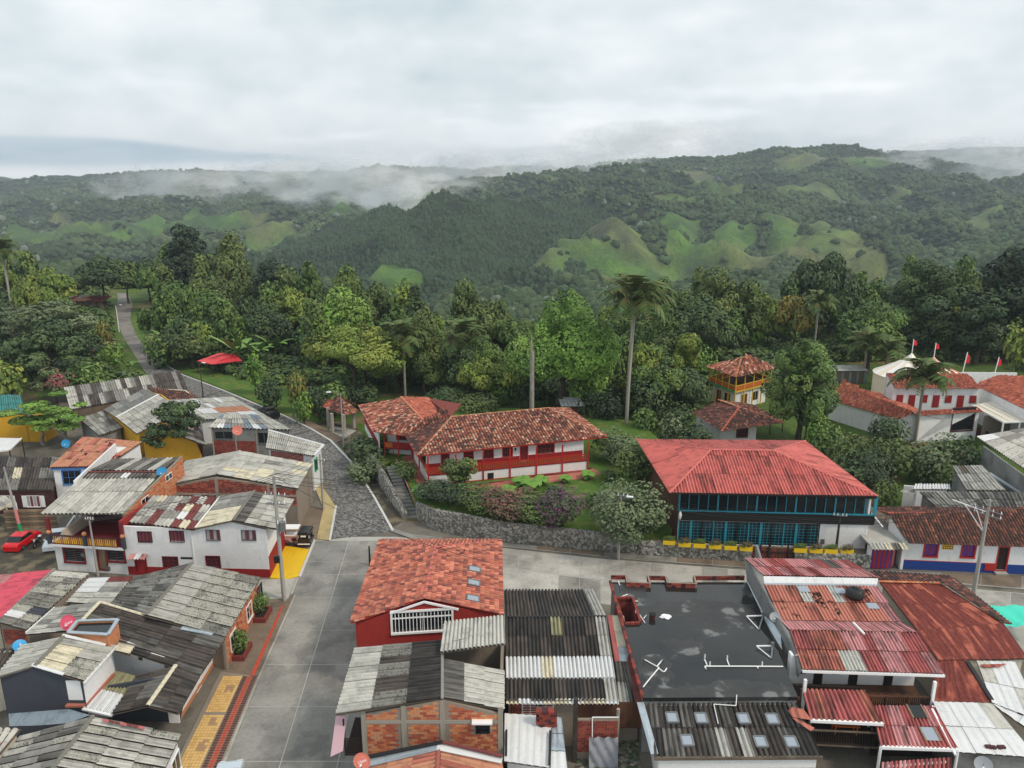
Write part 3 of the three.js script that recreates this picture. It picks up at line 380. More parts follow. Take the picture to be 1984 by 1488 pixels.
// cross street: paler slabs
{
const far = [[-13.53,0,-80.59], [-.98,0,-77.78], [10.54,0,-75.15], [24.51,0,-72.88], [39.58,0,-70.32], [56.32,0,-67.13]], near = [[-13.65,0,-72.23], [-1.2,0,-68.89], [9.47,0,-66], [21.76,0,-63.49], [34.82,0,-60.57], [49.09,0,-57.13]];
const bed = structure('street', mergeGeometries(far.slice(1).map((_, i) => polyGeo([far[i], far[i + 1], near[i + 1], near[i]].map((p) => [p[0], .01, p[2]])))), 'joint'), r = rng(6), n = 26;
const along = (l, t) => { const k = Math.min(l.length - 2, Math.floor(t * (l.length - 1))), f = t * (l.length - 1) - k; return v3(l[k]).lerp(v3(l[k + 1]), f); };
for (let i = 0; i < n; i++) for (let j = 0; j < 2; j++) { const t0 = (i + .012) / n, t1 = (i + 1 - .012) / n, q = (t, v) => along(far, t).lerp(along(near, t), v), v0 = j ? .512 : .012, v1 = j ? .988 : .488; part(bed, 'slab', slabGeo([q(t0, v0), q(t1, v0), q(t1, v1), q(t0, v1)].map((p) => [p.x, .022, p.z]), .04), ['slab3', 'slab4', 'slab3', 'slab1'][Math.floor(r() * 4)]); }
// pavement and kerb on the garden side
const pw = [[-14.22,0,-82.74], [-11.61,0,-80.98], [-1.05,0,-78.91], [14.04,0,-75.97], [25.58,0,-74.45], [37.5,0,-72.77], [40.89,0,-72.44], [56.94,0,-70.94]], pk = [[-14.19,0,-81.79], [-11.48,0,-79.93], [-1.04,0,-77.91], [13.85,0,-74.8], [25.17,0,-73.1], [36.78,0,-71.16], [40.05,0,-70.73], [54.96,0,-68.1]];
for (let i = 0; i < pw.length - 1; i++) { const w0 = v3(pw[i]), w1 = v3(pw[i + 1]), k0 = v3(pk[i]), k1 = v3(pk[i + 1]), n2 = Math.max(1, Math.round(w0.distanceTo(w1) / 4.2));
const pv = structure('pavement', slabGeo([w0, w1, k1, k0].map((p) => [p.x, .1, p.z]), .12), 'slab3');
for (let q = 0; q < n2; q++) { const a = (q + .01) / n2, b = (q + .99) / n2; part(pv, 'slab', slabGeo([w0.clone().lerp(w1, a), w0.clone().lerp(w1, b), k0.clone().lerp(k1, b).lerp(w0.clone().lerp(w1, b), .08), k0.clone().lerp(k1, a).lerp(w0.clone().lerp(w1, a), .08)].map((p) => [p.x, .125, p.z]), .03), q % 3 ? 'brown_path' : 'slab0'); }
const kb = structure('kerb', slabGeo([k0.clone().lerp(w0, .06), k1.clone().lerp(w1, .06), k1, k0].map((p) => [p.x, .15, p.z]), .2), 'kerb'); }
}
// cobbled lane up the hill, then the old asphalt road
const laneR = [[-14.09,0,-81.92], [-18.1,0,-91.97], [-20.75,0,-98.14], [-23.37,0,-104.05], [-28.67,0,-113.73], [-33.26,0,-119.61], [-39.63,0,-126.67], [-46.31,0,-133.21], [-56.51,0,-143.35], [-62.25,0,-148.77], [-69.41,0,-155.45], [-76.69,0,-164.15]].map((p) => v3(p));
const laneL = [[-20.98,0,-79.8], [-22.41,0,-89.38], [-25.35,0,-97.77], [-28.66,0,-105.73], [-31.81,0,-111.1], [-36.05,0,-115.97], [-42.12,0,-121.79], [-48.89,0,-128.78], [-58.89,0,-137.93], [-65.72,0,-143.72], [-73.51,0,-152.04], [-78.66,0,-158.56]].map((p) => v3(p));
{
const bed = structure('cobbled_lane', mergeGeometries(laneR.slice(1).map((_, i) => polyGeo([laneL[i], laneL[i + 1], laneR[i + 1], laneR[i]].map((p) => [p.x, .02, p.z])))), 'cobble_bed');
const geo = new THREE.IcosahedronGeometry(1, 1), r = rng(12), list = [], c = new THREE.Color();
for (let i = 0; i < laneR.length - 1; i++) { const n = Math.round(laneL[i].distanceTo(laneR[i]) * Math.max(laneR[i].distanceTo(laneR[i + 1]), laneL[i].distanceTo(laneL[i + 1])) / .105); const sq = Math.ceil(Math.sqrt(n));
for (let k = 0; k < n; k++) { const a = ((k % sq) + r()) / sq, b = (Math.floor(k / sq) + r()) / sq; if (b > 1) continue; const p = laneL[i].clone().lerp(laneR[i], a).lerp(laneL[i + 1].clone().lerp(laneR[i + 1], a), b); list.push([p.x, p.z, r()]); } }
const im = shade(new THREE.InstancedMesh(geo, new THREE.MeshStandardMaterial({ roughness: .8, name: 'cobble' }), list.length)); list.forEach(([x, z, q], i) => { im.setMatrixAt(i, new THREE.Matrix4().compose(V(x, .02, z), new THREE.Quaternion().setFromAxisAngle(UP, q * 9), V(.13 + q * .1, .06, .12 + ((q * 7) % 1) * .1))); const g = .07 + ((q * 13) % 1) * .17; im.setColorAt(i, c.setRGB(g, g * .98, g * .95)); });
im.name = 'cobbles'; im.userData.kind = 'stuff'; bed.add(im);
for (let i = 0; i < laneR.length - 1; i++) { const a = laneR[i], b = laneR[i + 1], d = b.clone().sub(a).normalize(), n = V(-d.z, 0, d.x); if (n.dot(laneR[i].clone().sub(laneL[i])) < 0) n.negate(); structure('kerb', slabGeo([a, b, b.clone().addScaledVector(n, .28), a.clone().addScaledVector(n, .28)].map((p) => [p.x, .16, p.z]), .25), 'kerb_white'); }
}
{
const R = [[-76.69,0,-164.15], [-84.43,0,-174.36], [-99.35,0,-198.11], [-112.3,0,-221.83], [-124.45,0,-248.41], [-132.57,0,-265.32], [-137.85,0,-273.98]], L = [[-78.66,0,-158.56], [-87.66,0,-173.28], [-100.5,0,-194.06], [-113.19,0,-216.01], [-126.94,0,-243.23], [-137.02,0,-264.12], [-142.3,0,-273.98]];
structure('hill_road', mergeGeometries(R.slice(1).map((_, i) => polyGeo([L[i], L[i + 1], R[i + 1], R[i]].map((p) => [p[0], .03, p[2]])))), 'asphalt');
const Gr = [[-71.1,0,-157.66], [-81.9,0,-173.28], [-96.71,0,-197.42], [-113.5,0,-228.85]]; structure('grass_verge', mergeGeometries([0, 1, 2].map((i) => polyGeo([R[i], R[i + 1], Gr[i + 1], Gr[i]].map((p) => [p[0], .018, p[2]])))), 'lawn');
}
flat('grass_verge', [[-70.55,0,-157.66], [-62.93,0,-150.8], [-46.86,0,-135.2], [-33.76,0,-121.24], [-28.99,0,-115.46], [-30.23,0,-128.78], [-38.21,0,-138.63], [-47.41,0,-149.98], [-64.57,0,-162.25], [-72.59,0,-168.1]], .016, 'lawn');
flat('earth_verge', [[-26.6,0,-112.05], [-21.22,0,-100.62], [-17.78,0,-92.47], [-14.2,0,-83.02], [-11.89,0,-86.17], [-19.18,0,-103.64], [-22.28,0,-112.52], [-26.01,0,-121.24], [-31.23,0,-125.2], [-33.76,0,-121.24]], .022, 'dirt');
raised('pavement', [[-38.56,.1,-125.76], [-32.84,.1,-119.31], [-27.55,.1,-112.72], [-26.51,.1,-114.68], [-33.23,.1,-122.6], [-38.96,.1,-128.46]], .1, 'brown_path');
// parking lot by the house with the balcony
flat('parking_lot', [[-60.27,0,-70.11], [-47.53,0,-72.01], [-51.22,0,-78.03], [-55.88,0,-84.71], [-60.85,0,-86.17], [-72.23,0,-86.17]], .02, 'dirt');
// pavement beside the white house
raised('pavement', [[-25.63,.14,-78.13], [-22.57,.14,-77.27], [-22.17,.14,-71.33], [-23.22,.14,-70.7], [-25.02,.14,-71.01]], .14, 'yellow_paint');
structure('kerb', slabGeo([[-22.65,.2,-79.66], [-22.4,.2,-79.41], [-21.87,.2,-71.22], [-22.13,.2,-71.22]].map((p) => [p[0], .2, p[2]]), .22), 'kerb_white');
raised('pavement', [[-27.18,.12,-96.92], [-26.71,.12,-97.85], [-22.35,.12,-89.11], [-20.92,.12,-79.57], [-22.4,.12,-79.82], [-23.56,.12,-88.17]], .12, 'beige_path');
structure('kerb', slabGeo([[-22.32,.17,-89], [-20.89,.17,-79.47], [-20.66,.17,-79.47], [-22.06,.17,-89]].map((p) => [p[0], .17, p[2]]), .2), 'kerb_white');
flat('forecourt', [[-28.39,0,-90.17], [-23.63,0,-88.44], [-22.46,0,-80.06], [-22.76,0,-77.54], [-25.72,0,-78.41]], .03, 'brown_path');
raised('pavement', [[-25.99,.12,-70.73], [-22.96,.12,-70.73], [-22.28,.12,-71.15], [-21.99,.12,-66.93], [-25.44,.12,-66.93]], .12, 'slab3');
// pavement with yellow tiles and red pavers
{
const T = [[[-23.95,0,-54.89], [-22.36,0,-54.89]], [[-23.83,0,-45.66], [-22.11,0,-45.51]], [[-23.46,0,-44.2], [-21.84,0,-44.2]]];
const bed = raised('pavement', [[-24.41,.1,-55.57], [-21.11,.1,-54.88], [-20.36,.1,-44.09], [-23.69,.1,-44.09]], .1, 'mortar'), r = rng(9), tiles = { ytile0: [], ytile1: [], ytile2: [] };
const A = v3(T[0][0]), B = v3(T[0][1]), C = v3(T[2][1]), D = v3(T[2][0]), cols = 7, rows = 36;
for (let j = 0; j < rows; j++) for (let i = 0; i < cols; i++) { if (j === 15) continue; const e = .06, q = (u, w) => A.clone().lerp(B, u).lerp(D.clone().lerp(C, u), w), p = [q((i + e) / cols, (j + e) / rows), q((i + 1 - e) / cols, (j + e) / rows), q((i + 1 - e) / cols, (j + 1 - e) / rows), q((i + e) / cols, (j + 1 - e) / rows)]; const motif = [[4, 6], [17, 19], [25, 28]].some(([a, b]) => j >= a && j <= b) && i >= 3 && i <= 5; tiles[motif && r() < .75 ? 'ytile2' : r() < .7 ? 'ytile0' : 'ytile1'].push(slabGeo(p.map((v) => [v.x, .125, v.z]), .04)); }
for (const k in tiles) { const o = part(bed, 'floor_tiles', mergeGeometries(tiles[k]), k); o.userData.kind = 'stuff'; }
const P0 = v3([-22.32,0,-54.89]), P1 = v3([-21.12,0,-54.89]), P2 = v3([-20.52,0,-44.2]), P3 = v3([-21.74,0,-44.2]), n = 42;
for (let j = 0; j < n; j++) for (let i = 0; i < 3; i++) { const us = [[.02, .3], [.34, .64], [.68, .97]][i], q = (u, w) => P0.clone().lerp(P1, u).lerp(P3.clone().lerp(P2, u), w), e = .16; part(bed, 'paver', slabGeo([q(us[0], (j + e) / n), q(us[1], (j + e) / n), q(us[1], (j + 1 - e) / n), q(us[0], (j + 1 - e) / n)].map((v) => [v.x, .13, v.z]), .05), i === 1 ? 'paver_red' : j % 2 ? 'paver_dark' : 'paver_dark'); }
structure('kerb', slabGeo([[-21.05,.14,-54.83], [-20.88,.14,-54.83], [-20.16,.14,-44.04], [-20.41,.14,-44.04]].map((p) => [p[0], .14, p[2]]), .2), 'kerb');
const up = raised('pavement', [[-22.44,.08,-67.97], [-21.52,.08,-67.77], [-20.91,.08,-54.91], [-24.33,.08,-55.6], [-24.81,.08,-62.08], [-25.42,.08,-67.97]], .08, 'brown_path');
part(up, 'brick_strip', slabGeo([[-22.29,.1,-65.84], [-22.09,.1,-65.84], [-21.41,.1,-54.88], [-21.75,.1,-54.88]].map((p) => [p[0], .1, p[2]]), .05), 'paver_red'); structure('kerb', slabGeo([[-21.6,.12,-67.7], [-21.39,.12,-67.7], [-20.89,.12,-54.86], [-21.06,.12,-54.86]].map((p) => [p[0], .12, p[2]]), .2), 'kerb');
}
// garden terrace held by a rubble wall
const TERR = 2.0;
raised('garden_terrace', [[-11.66,0,-86.32], [-9.3,0,-83.02], [-5.52,0,-81.25], [-1.06,0,-79.8], [6.87,0,-78.41], [14.08,0,-76.93], [17.8,0,-77.78], [22.99,0,-103.64], [20.76,0,-117.5], [.71,0,-125.2], [-11.64,0,-124.33], [-21.95,0,-120.15], [-23.09,0,-112.52], [-20.53,0,-103.22], [-17.99,0,-97.77], [-16.57,0,-99.66], [-14.17,0,-94.18]], TERR, 'lawn', 2.1);
raised('house_terrace', [[14.29,0,-76.81], [20.8,0,-75.85], [25.79,0,-75.15], [30.4,0,-74.57], [38.02,0,-73.44], [46.05,0,-86.17], [54.34,0,-103.64], [22.24,0,-103.64], [17.76,0,-80.59]], 1.3, 'brown_path', 1.4);
function rubbleWall(label, pts, tops, th = .45, tone = 1) {   // pts on the ground, tops the heights
const g = thing('stone_wall', label, 'stone wall', pts[0]), r = rng(Math.round(pts[0][0] * 7 + 900)), list = [], c = new THREE.Color();
for (let i = 0; i < pts.length - 1; i++) { const f = wall(g, pts[i], pts[i + 1], [tops[i], tops[i + 1]], 'wall_stone_bed', { th, name: 'core' }); const n = Math.round(f.L * (tops[i] + tops[i + 1]) / 2 / .055);
for (let k = 0; k < n; k++) { const s = r() * f.L, y = r() * lerp(tops[i], tops[i + 1], s / f.L); list.push([f.at(s, y, -.02), f.q, r()]); } for (let s = 0; s < f.L; s += .24) for (let d = 0; d < 2; d++) list.push([f.at(s + r() * .1, lerp(tops[i], tops[i + 1], s / f.L), -.1 - d * .2), f.q, r()]); }
const w = worldOf(g), im = shade(new THREE.InstancedMesh(new THREE.IcosahedronGeometry(1, 1), new THREE.MeshStandardMaterial({ roughness: .95, name: 'rubble' }), list.length)); list.forEach(([p, q, t], i) => { im.setMatrixAt(i, new THREE.Matrix4().compose(p.clone().sub(w), q.clone().multiply(new THREE.Quaternion().setFromAxisAngle(V(0, 0, 1), t * 12)), V(.14 + t * .13, .1 + ((t * 5) % 1) * .08, .06))); const v = (.12 + ((t * 17) % 1) * .3) * tone; im.setColorAt(i, c.setRGB(v, v * .97, v * .88)); }); im.name = 'stones'; im.userData.kind = 'stuff'; g.add(im); return g;
}
rubbleWall('long curved rubble stone wall holding up the garden of the red and white farmhouse', [[-11.71,0,-85.72], [-9.35,0,-82.33], [-5.48,0,-80.59], [-1.06,0,-79.16], [6.82,0,-77.78], [14.09,0,-76.33]], [1.9, 2.5, 2.6, 2.3, 2.1, 2.0]);
rubbleWall('rubble stone wall under the yellow flower boxes of the blue timber house', [[14.07,0,-76.21], [20.66,0,-75.26], [25.61,0,-74.57]], [1.5, 1.5, 1.5], .4, 1.2);
rubbleWall('short rubble stone wall beside the purple garage doors', [[30.2,0,-74], [37.77,0,-72.88]], [1.5, 1.5], .4, 1.2);
rubbleWall('sloping rubble stone wall beside the garden steps', [[-20.71,0,-102.61], [-17.12,0,-94.18], [-13.06,0,-85]], [2.6, 2.4, .9], .5, 1.25);
// steps from the lane up to the farmhouse
{
const a0 = v3([-12.79,0,-85.29]), a1 = v3([-11.32,0,-85.58]), b0 = v3([-17.15,2,-97.48]), b1 = v3([-15.8,2,-97.87]), n = 15, g = thing('garden_steps', 'long flight of dark stone steps climbing from the lane to the farmhouse', 'steps', [a0.x, 0, a0.z]);
for (let i = 0; i < n; i++) { const q = (t, u) => a0.clone().lerp(b0, t).lerp(a1.clone().lerp(b1, t), u), y = (i + 1) / n * 2.05; part(g, 'step', slabGeo([q(i / n, 0), q(i / n, 1), q((i + 1) / n + .01, 1), q((i + 1) / n + .01, 0)].map((p) => [p.x, y, p.z]), y + .02), i % 3 ? 'slab2' : 'slab0'); }
const rg = thing('stair_rail', 'weathered metal handrail along the garden steps', 'handrail', [a1.x, 0, a1.z]); rod(rg, 'rail', 'pink_paint', a1.clone().setY(1.0), b1.clone().setY(3.0), .05); for (let i = 0; i <= 5; i++) { const p = a1.clone().lerp(b1, i / 5); rod(rg, 'baluster', 'grey_metal', p.clone().setY(i / 5 * 2), p.clone().setY(1 + i / 5 * 2), .03); }
}
flat('brick_patio', [[-15.53,2,-101.4], [-13.99,2,-102.28], [-10.97,2,-91.56], [-10.01,2,-89.42], [-11.8,2,-90.6]], 2.02, 'pink_path');
flat('garden_path', [[-10.01,2,-89.42], [-3.3,2,-92.05], [10.07,2,-96.01], [10.97,2,-97.19], [11.82,2,-95.07], [10.22,2,-93.54], [-2.86,2,-89.89], [-9.15,2,-88.05]], 2.025, 'pink_path');
// ---------------------------------------------------------------- houses on the lower side of the street
{ // pink roof
const A = [-52.16,2.6,-55.89], B = [-55.01,2.6,-65.75], C = [-44.33,3.5,-66.51], D = [-43.81,3.5,-57.85], g = thing('house', 'low house with a faded pink sheet roof beside the parking lot', 'house', [A[0], 0, A[2]]);
sheetRoof(g, A, B, C, D, { cols: 5, rows: 3, mats: ['sheet_magenta', 'sheet_magenta', 'sheet_pink'], wave: .25, gap: .02 }); boxWalls(g, A, B, C, D, 'cream_wall'); ridge(g, [-44.12,3.6,-66.42], [-43.62,3.6,-57.46], 'sheet_mid', .6, .8);
part(g, 'skylight', polyGeo([[-45.03,3.45,-64.02], [-45.18,3.47,-64.8], [-44.31,3.55,-64.97], [-44.26,3.55,-64.34]]), 'iron');
}
{ // grey mossy single slope
const A = [-40.94,3.2,-56.7], B = [-40.75,3.2,-66.25], C = [-43.58,3.9,-65.58], D = [-43.48,3.9,-56.91], g = thing('house', 'low house with a mossy grey sheet roof next to the pink roof', 'house', [A[0], 0, A[2]]);
sheetRoof(g, A, B, C, D, { cols: 9, rows: 2, wave: .42, amp: .06, mats: ['sheet_mossdark', 'sheet_moss', 'sheet_mossdark'], pick: (i, j, r) => (i === 1 && j === 1 ? 'sheet_white' : i === 2 && j === 0 ? 'slate_wall' : i === 8 ? 'sheet_pale' : null), seed: 4 }); const w = boxWalls(g, A, B, C, D, 'mortar'); if (w[3]) bricks(g, w[3], .1, w[3].L - .1, 1.6, 3.1, { mats: ['redbrick0', 'redbrick1', 'redbrick2'], seed: 2 });
bar(g, 'gutter', 'white_paint', [-40.81,3.15,-56.47], [-40.64,3.15,-60.38], .12);
}
{ // patchwork roof with white sheets
const A = [-40.23,3,-61.4], B = [-40.49,3,-65.72], C = [-35.94,3.5,-65.22], D = [-35.61,3.5,-60.31], g = thing('house', 'small house with a patchwork of white and pale roof sheets below the balcony house', 'house', [A[0], 0, A[2]]);
sheetRoof(g, A, B, C, D, { cols: 5, rows: 2, mats: ['sheet_pale', 'sheet_light'], pick: (i, j) => (j === 0 && i > 1 ? 'sheet_white' : i === 4 ? 'sheet_maroon' : i === 2 ? 'sheet_mid' : null), seed: 5 }); boxWalls(g, A, B, C, D, 'white_wall');
}
{ // big mossy gable
const g = thing('house', 'long brick house with a wide mossy grey gable roof along the street', 'house', [-24.63,0,-60.17]);
const w = gable(g, { L1: [-35.72,3.4,-65.23], L2: [-35.75,3.4,-60.4], R1: [-30.15,5,-64.99], R2: [-30.31,5,-56.1], E1: [-23.84,3.4,-65.15], E2: [-23.65,3.4,-55.37], walls: 'mortar', right: { rows: 3, cols: 7, gap: .1, mats: ['sheet_moss', 'sheet_moss', 'sheet_moss', 'sheet_mossdark'], pick: (i, j) => (j === 2 ? 'sheet_light' : null) }, left: { rows: 3, cols: 7, mats: ['sheet_dark', 'sheet_mossdark', 'sheet_dark', 'sheet_mid'] } });
bricks(g, w.rightWall, .1, w.rightWall.L - .1, .3, 3.0, { seed: 7 });
for (const [s, m] of [[1.2, 'white_paint'], [5.6, 'white_paint'], [8.8, 'dark_wood']]) win(g, w.rightWall, [s, s + 1.4, 1.0, 2.4], { surf: true, fm: m, proud: .08 });
for (const p of [[[-29.69,4.66,-61.36], [-28.61,4.45,-61.58], [-28.65,4.42,-61.13], [-29.7,4.62,-60.93]], [[-29.6,4.72,-57.31], [-28.71,4.5,-57.47], [-28.67,4.5,-56.71], [-29.53,4.72,-56.67]]]) { const q = planeOf(p); part(g, 'skylight', polyGeo(q.P.map((v) => v.addScaledVector(q.N, .1))), 'skylight'); }
bar(g, 'flashing', 'zinc', [-27.25,4.2,-55.58], [-24.67,3.7,-55.51], .5, .06);
}
{ // slate house: long brown roof, patio and second storey
const g = thing('house', 'dark slate-walled house with long brown roofs around a white patio', 'house', [-29.1,0,-53.69]), brown = ['sheet_brown', 'sheet_brown', 'sheet_black', 'sheet_dark'];
sheetRoof(g, [-23.75,3.4,-50.41], [-23.59,3.4,-55.27], [-35.08,5.2,-57.67], [-35.02,5.2,-53.26], { cols: 6, rows: 5, mats: brown, gap: .03, wave: .42, amp: .06, seed: 21 });
sheetRoof(g, [-23.57,3.4,-46.06], [-23.73,3.4,-50.35], [-25.8,3.85,-50.92], [-25.84,3.85,-46.35], { cols: 5, rows: 2, mats: brown, gap: .03, wave: .42, amp: .06, seed: 22 });
sheetRoof(g, [-28.76,3.1,-50.7], [-28.51,3.1,-46.43], [-25.84,3.85,-46.35], [-25.8,3.85,-50.92], { cols: 5, rows: 2, mats: ['sheet_brown', 'sheet_dark'], gap: .03, wave: .42, amp: .06, seed: 23 });
ridge(g, [-25.83,3.85,-50.98], [-25.84,3.85,-46.35], 'sheet_cream'); ridge(g, [-34.98,5.25,-57.75], [-34.95,5.25,-54.26], 'sheet_cream'); ridge(g, [-34.95,5.2,-57.83], [-29.5,4.55,-56.27], 'sheet_cream', .7, .8);
sheetRoof(g, [-39.42,4.2,-54.5], [-39.44,4.2,-58.58], [-35.03,5.2,-57.91], [-35.02,5.2,-53.61], { cols: 6, rows: 3, mats: ['sheet_light', 'sheet_pale', 'sheet_mid'], seed: 24 });
// street front
const wf = wall(g, [-25.35,0,-49.64],[-25.34,0,-59.08], 3.25, 'white_wall', { holes: [[1, 2.3, .9, 2.5], [3.2, 4.1, .1, 2.4], [5.2, 6.6, .9, 2.5], [8, 8.9, .1, 2.4], [9.8, 11.1, .9, 2.5]].filter((h) => h[1] < 11.4), out: [0, 0, -60] });
for (const s of [1, 5.2]) win(g, wf, [s, s + 1.35, .9, 2.5], { cols: 3, pm: 'curtain_pale' }); for (const s of [3.2, 8]) win(g, wf, [s, s + .9, .1, 2.4], { name: 'door', cols: 1, pm: 'white_paint', sill: false });
onWall(g, 'dado', 'orange_wall', wf, 0, wf.L, .02, .4, 0, .03);
// slate gables
const f1 = wall(g, [-30.47,0,-49.64], [-25.35,0,-49.47], [[0, 3.0], [3.3, 3.72], [6.1, 3.28]], 'slate_wall', { label: 'dark slate gable wall' });
onWall(g, 'pilaster', 'white_paint', f1, f1.L - .7, f1.L + .1, 0, 3.2, 0, .12);
// patio roof and white walls
sheetRoof(g, [-28.78,2.75,-46.87], [-31.14,2.75,-47.54], [-31.01,2.95,-51.67], [-28.87,2.95,-50.96], { cols: 4, rows: 2, pick: (i, j) => (j ? 'sheet_olive' : 'sheet_white'), gap: .02, seed: 25 });
bar(g, 'gutter', 'white_paint', [-31.19,2.75,-47.48], [-28.68,2.75,-46.77], .25, .12);
const pw = wall(g, [-32.22,0,-53.69], [-26.76,0,-51.66], [[0, 4.75], [5.4, 3.95]], 'white_wall', { holes: [[.3, .75, 3.5, 4.5], [1.6, 2.0, 3.4, 4.2], [2.9, 3.25, 3.3, 3.9]] }); for (const h of [[.3, .75, 3.5, 4.5], [1.6, 2.0, 3.4, 4.2], [2.9, 3.25, 3.3, 3.9]]) win(g, pw, h, { cols: 1, fm: 'grey_metal', fw: .04 });
sheetRoof(g, [-29.2,4.9,-50.85], [-29.26,4.9,-51.85], [-30.66,5.1,-52.17], [-30.4,5.1,-51.06], { cols: 1, rows: 1, mats: ['sheet_cream'] });
// upper storey
gable(g, { L1: [-37.75,5.2,-51.53], L2: [-37.27,5.2,-47.52], R1: [-34.22,6.2,-51.25], R2: [-34.23,6.2,-47.61], E1: [-30.57,5.1,-51.68], E2: [-30.7,5.1,-47.36], walls: 'white_wall', near: { m: 'slate_wall', label: 'dark slate gable wall' }, right: { rows: 2, cols: 4, mats: ['sheet_light', 'sheet_moss'], pick: (i, j) => (j === 1 && i < 3 ? 'sheet_cream' : i === 0 ? 'sheet_moss' : null), seed: 26 }, left: { rows: 2, cols: 5, mats: ['sheet_pale', 'sheet_light'], seed: 27 } });
ridge(g, [-34.29,6.25,-51.31], [-31.21,5.35,-51.44], 'sheet_white', .8, .9); ridge(g, [-34.41,6.2,-47.73], [-32.15,5.6,-47.5], 'sheet_white', .8, .9);
bar(g, 'gutter', 'white_paint', [-30.57,5.05,-51.75], [-30.68,5.05,-47.31], .14);
const wd = frame([-37.27,5.2,-47.52],[-30.7,5.1,-47.36]); onWall(g, 'door', 'white_paint', wd, ...[5.05,6.10,3.37,5.00], -.45, -.24);
bar(g, 'ledge', 'pink_path', [-32.4,3,-47.6], [-31.12,3,-47.64], .5, .15); bar(g, 'ledge', 'pink_path', [-31.12,3,-47.64], [-30.84,3,-51.12], .35, .15);
part(g, 'flashing', polyGeo([[-35.64,3.4,-46.13], [-33.45,3.4,-46.23], [-31.59,3.5,-46.5], [-29.72,3.5,-45.86], [-31.03,3.2,-45.41], [-32.94,3.1,-45.3], [-35.04,3.1,-45.21]]), 'zinc_dull');
}
{ // brick light shaft on the slate house roof
const g = thing('roof_light_shaft', 'orange brick light shaft with a metal rim on the slate house roof', 'light shaft', [-33.06,4.6,-52.92]), top = [[-34.25,6.3,-53.3], [-31.18,6.3,-53.48], [-30.9,6.3,-51.43], [-34.12,6.3,-51.76]];
for (let i = 0; i < 4; i++) { const a = top[i], b = top[(i + 1) % 4], c = v3(top[0]).add(v3(top[2])).multiplyScalar(.5), f = wall(g, [a[0], 4.6, a[2]], [b[0], 4.6, b[2]], 6.25, 'orange_wall', { out: v3(a).add(v3(b)).sub(c).toArray(), th: .12 }); bar(g, 'rim', 'zinc', a, b, .3, .07); if (i > 0 && i < 3) bricks(g, f, .03, f.L - .03, 4.6, 6.2, { seed: i, bw: .3, bh: .12, joint: .02, mats: ['brick1', 'brick3', 'brick5'], k: .004 }); }
part(g, 'glass_cover', polyGeo(top.map((p) => [p[0], 6.12, p[2]])), 'glass');
}
{ // nearest corner house
const g = thing('house', 'nearest house in the corner with grey sheets in a black-jointed grid', 'house', [-24.82,0,-44.2]);
const w = gable(g, { L1: [-33.23,3.5,-43.71], L2: [-33.28,3.5,-38.08], R1: [-28.3,4.9,-43.93], R2: [-28.25,4.9,-37.83], E1: [-22.46,3.5,-43.87], E2: [-21.93,3.5,-37.59], walls: 'white_wall', right: { rows: 3, cols: 8, gap: .13, mats: ['sheet_light', 'sheet_light', 'sheet_pale', 'sheet_moss'], seed: 31, lift: .08 }, left: { rows: 3, cols: 8, gap: .11, mats: ['sheet_mid', 'sheet_mid', 'sheet_dark', 'sheet_light', 'sheet_moss'], seed: 32 } });
for (const s of [1.5, 4.5]) win(g, w.rightWall, [s, s + 1.4, 1, 2.4], { surf: true,});
for (let i = 0; i < 7; i++) part(g, 'tile_flashing', polyGeo([[-27.34,4.86,-43.41], [-24.6,4.2,-43.41], [-24.75,4.25,-43.66], [-27.51,4.9,-43.64]].map((p, k, l) => { const a = v3(l[0]).lerp(v3(l[1]), (k === 1 || k === 2 ? i + .95 : i) / 7), b = v3(l[3]).lerp(v3(l[2]), (k === 1 || k === 2 ? i + .95 : i) / 7); return (k < 2 ? a : b).setY((k < 2 ? a : b).y + .1); })), i % 3 ? 'sheet_maroon' : 'sheet_red');
sheetRoof(g, [-34.82,3.6,-41.2], [-33.5,3.6,-41.86], [-33.25,4,-43.9], [-36.07,4,-44.06], { cols: 5, rows: 2, mats: ['sheet_light', 'sheet_pale', 'sheet_pink'], seed: 33 });
boxWalls(g, [-34.82,3.6,-41.2], [-33.5,3.6,-41.86], [-33.25,4,-43.9], [-36.07,4,-44.06], 'cream_wall');
}
{ // dark low roof at the frame's edge, below the blue dish
const A = [-41.64,3.4,-49.12], B = [-38.66,3.4,-51.1], C = [-38.18,4.2,-53.01], D = [-42.94,4.2,-52.33], g = thing('house', 'low dark brown roof beside the slate house under a blue dish', 'house', [A[0], 0, A[2]]);
sheetRoof(g, A, B, C, D, { mats: ['sheet_brown', 'sheet_black', 'sheet_dark'], seed: 41 }); boxWalls(g, A, B, C, D, 'cream_wall');
}
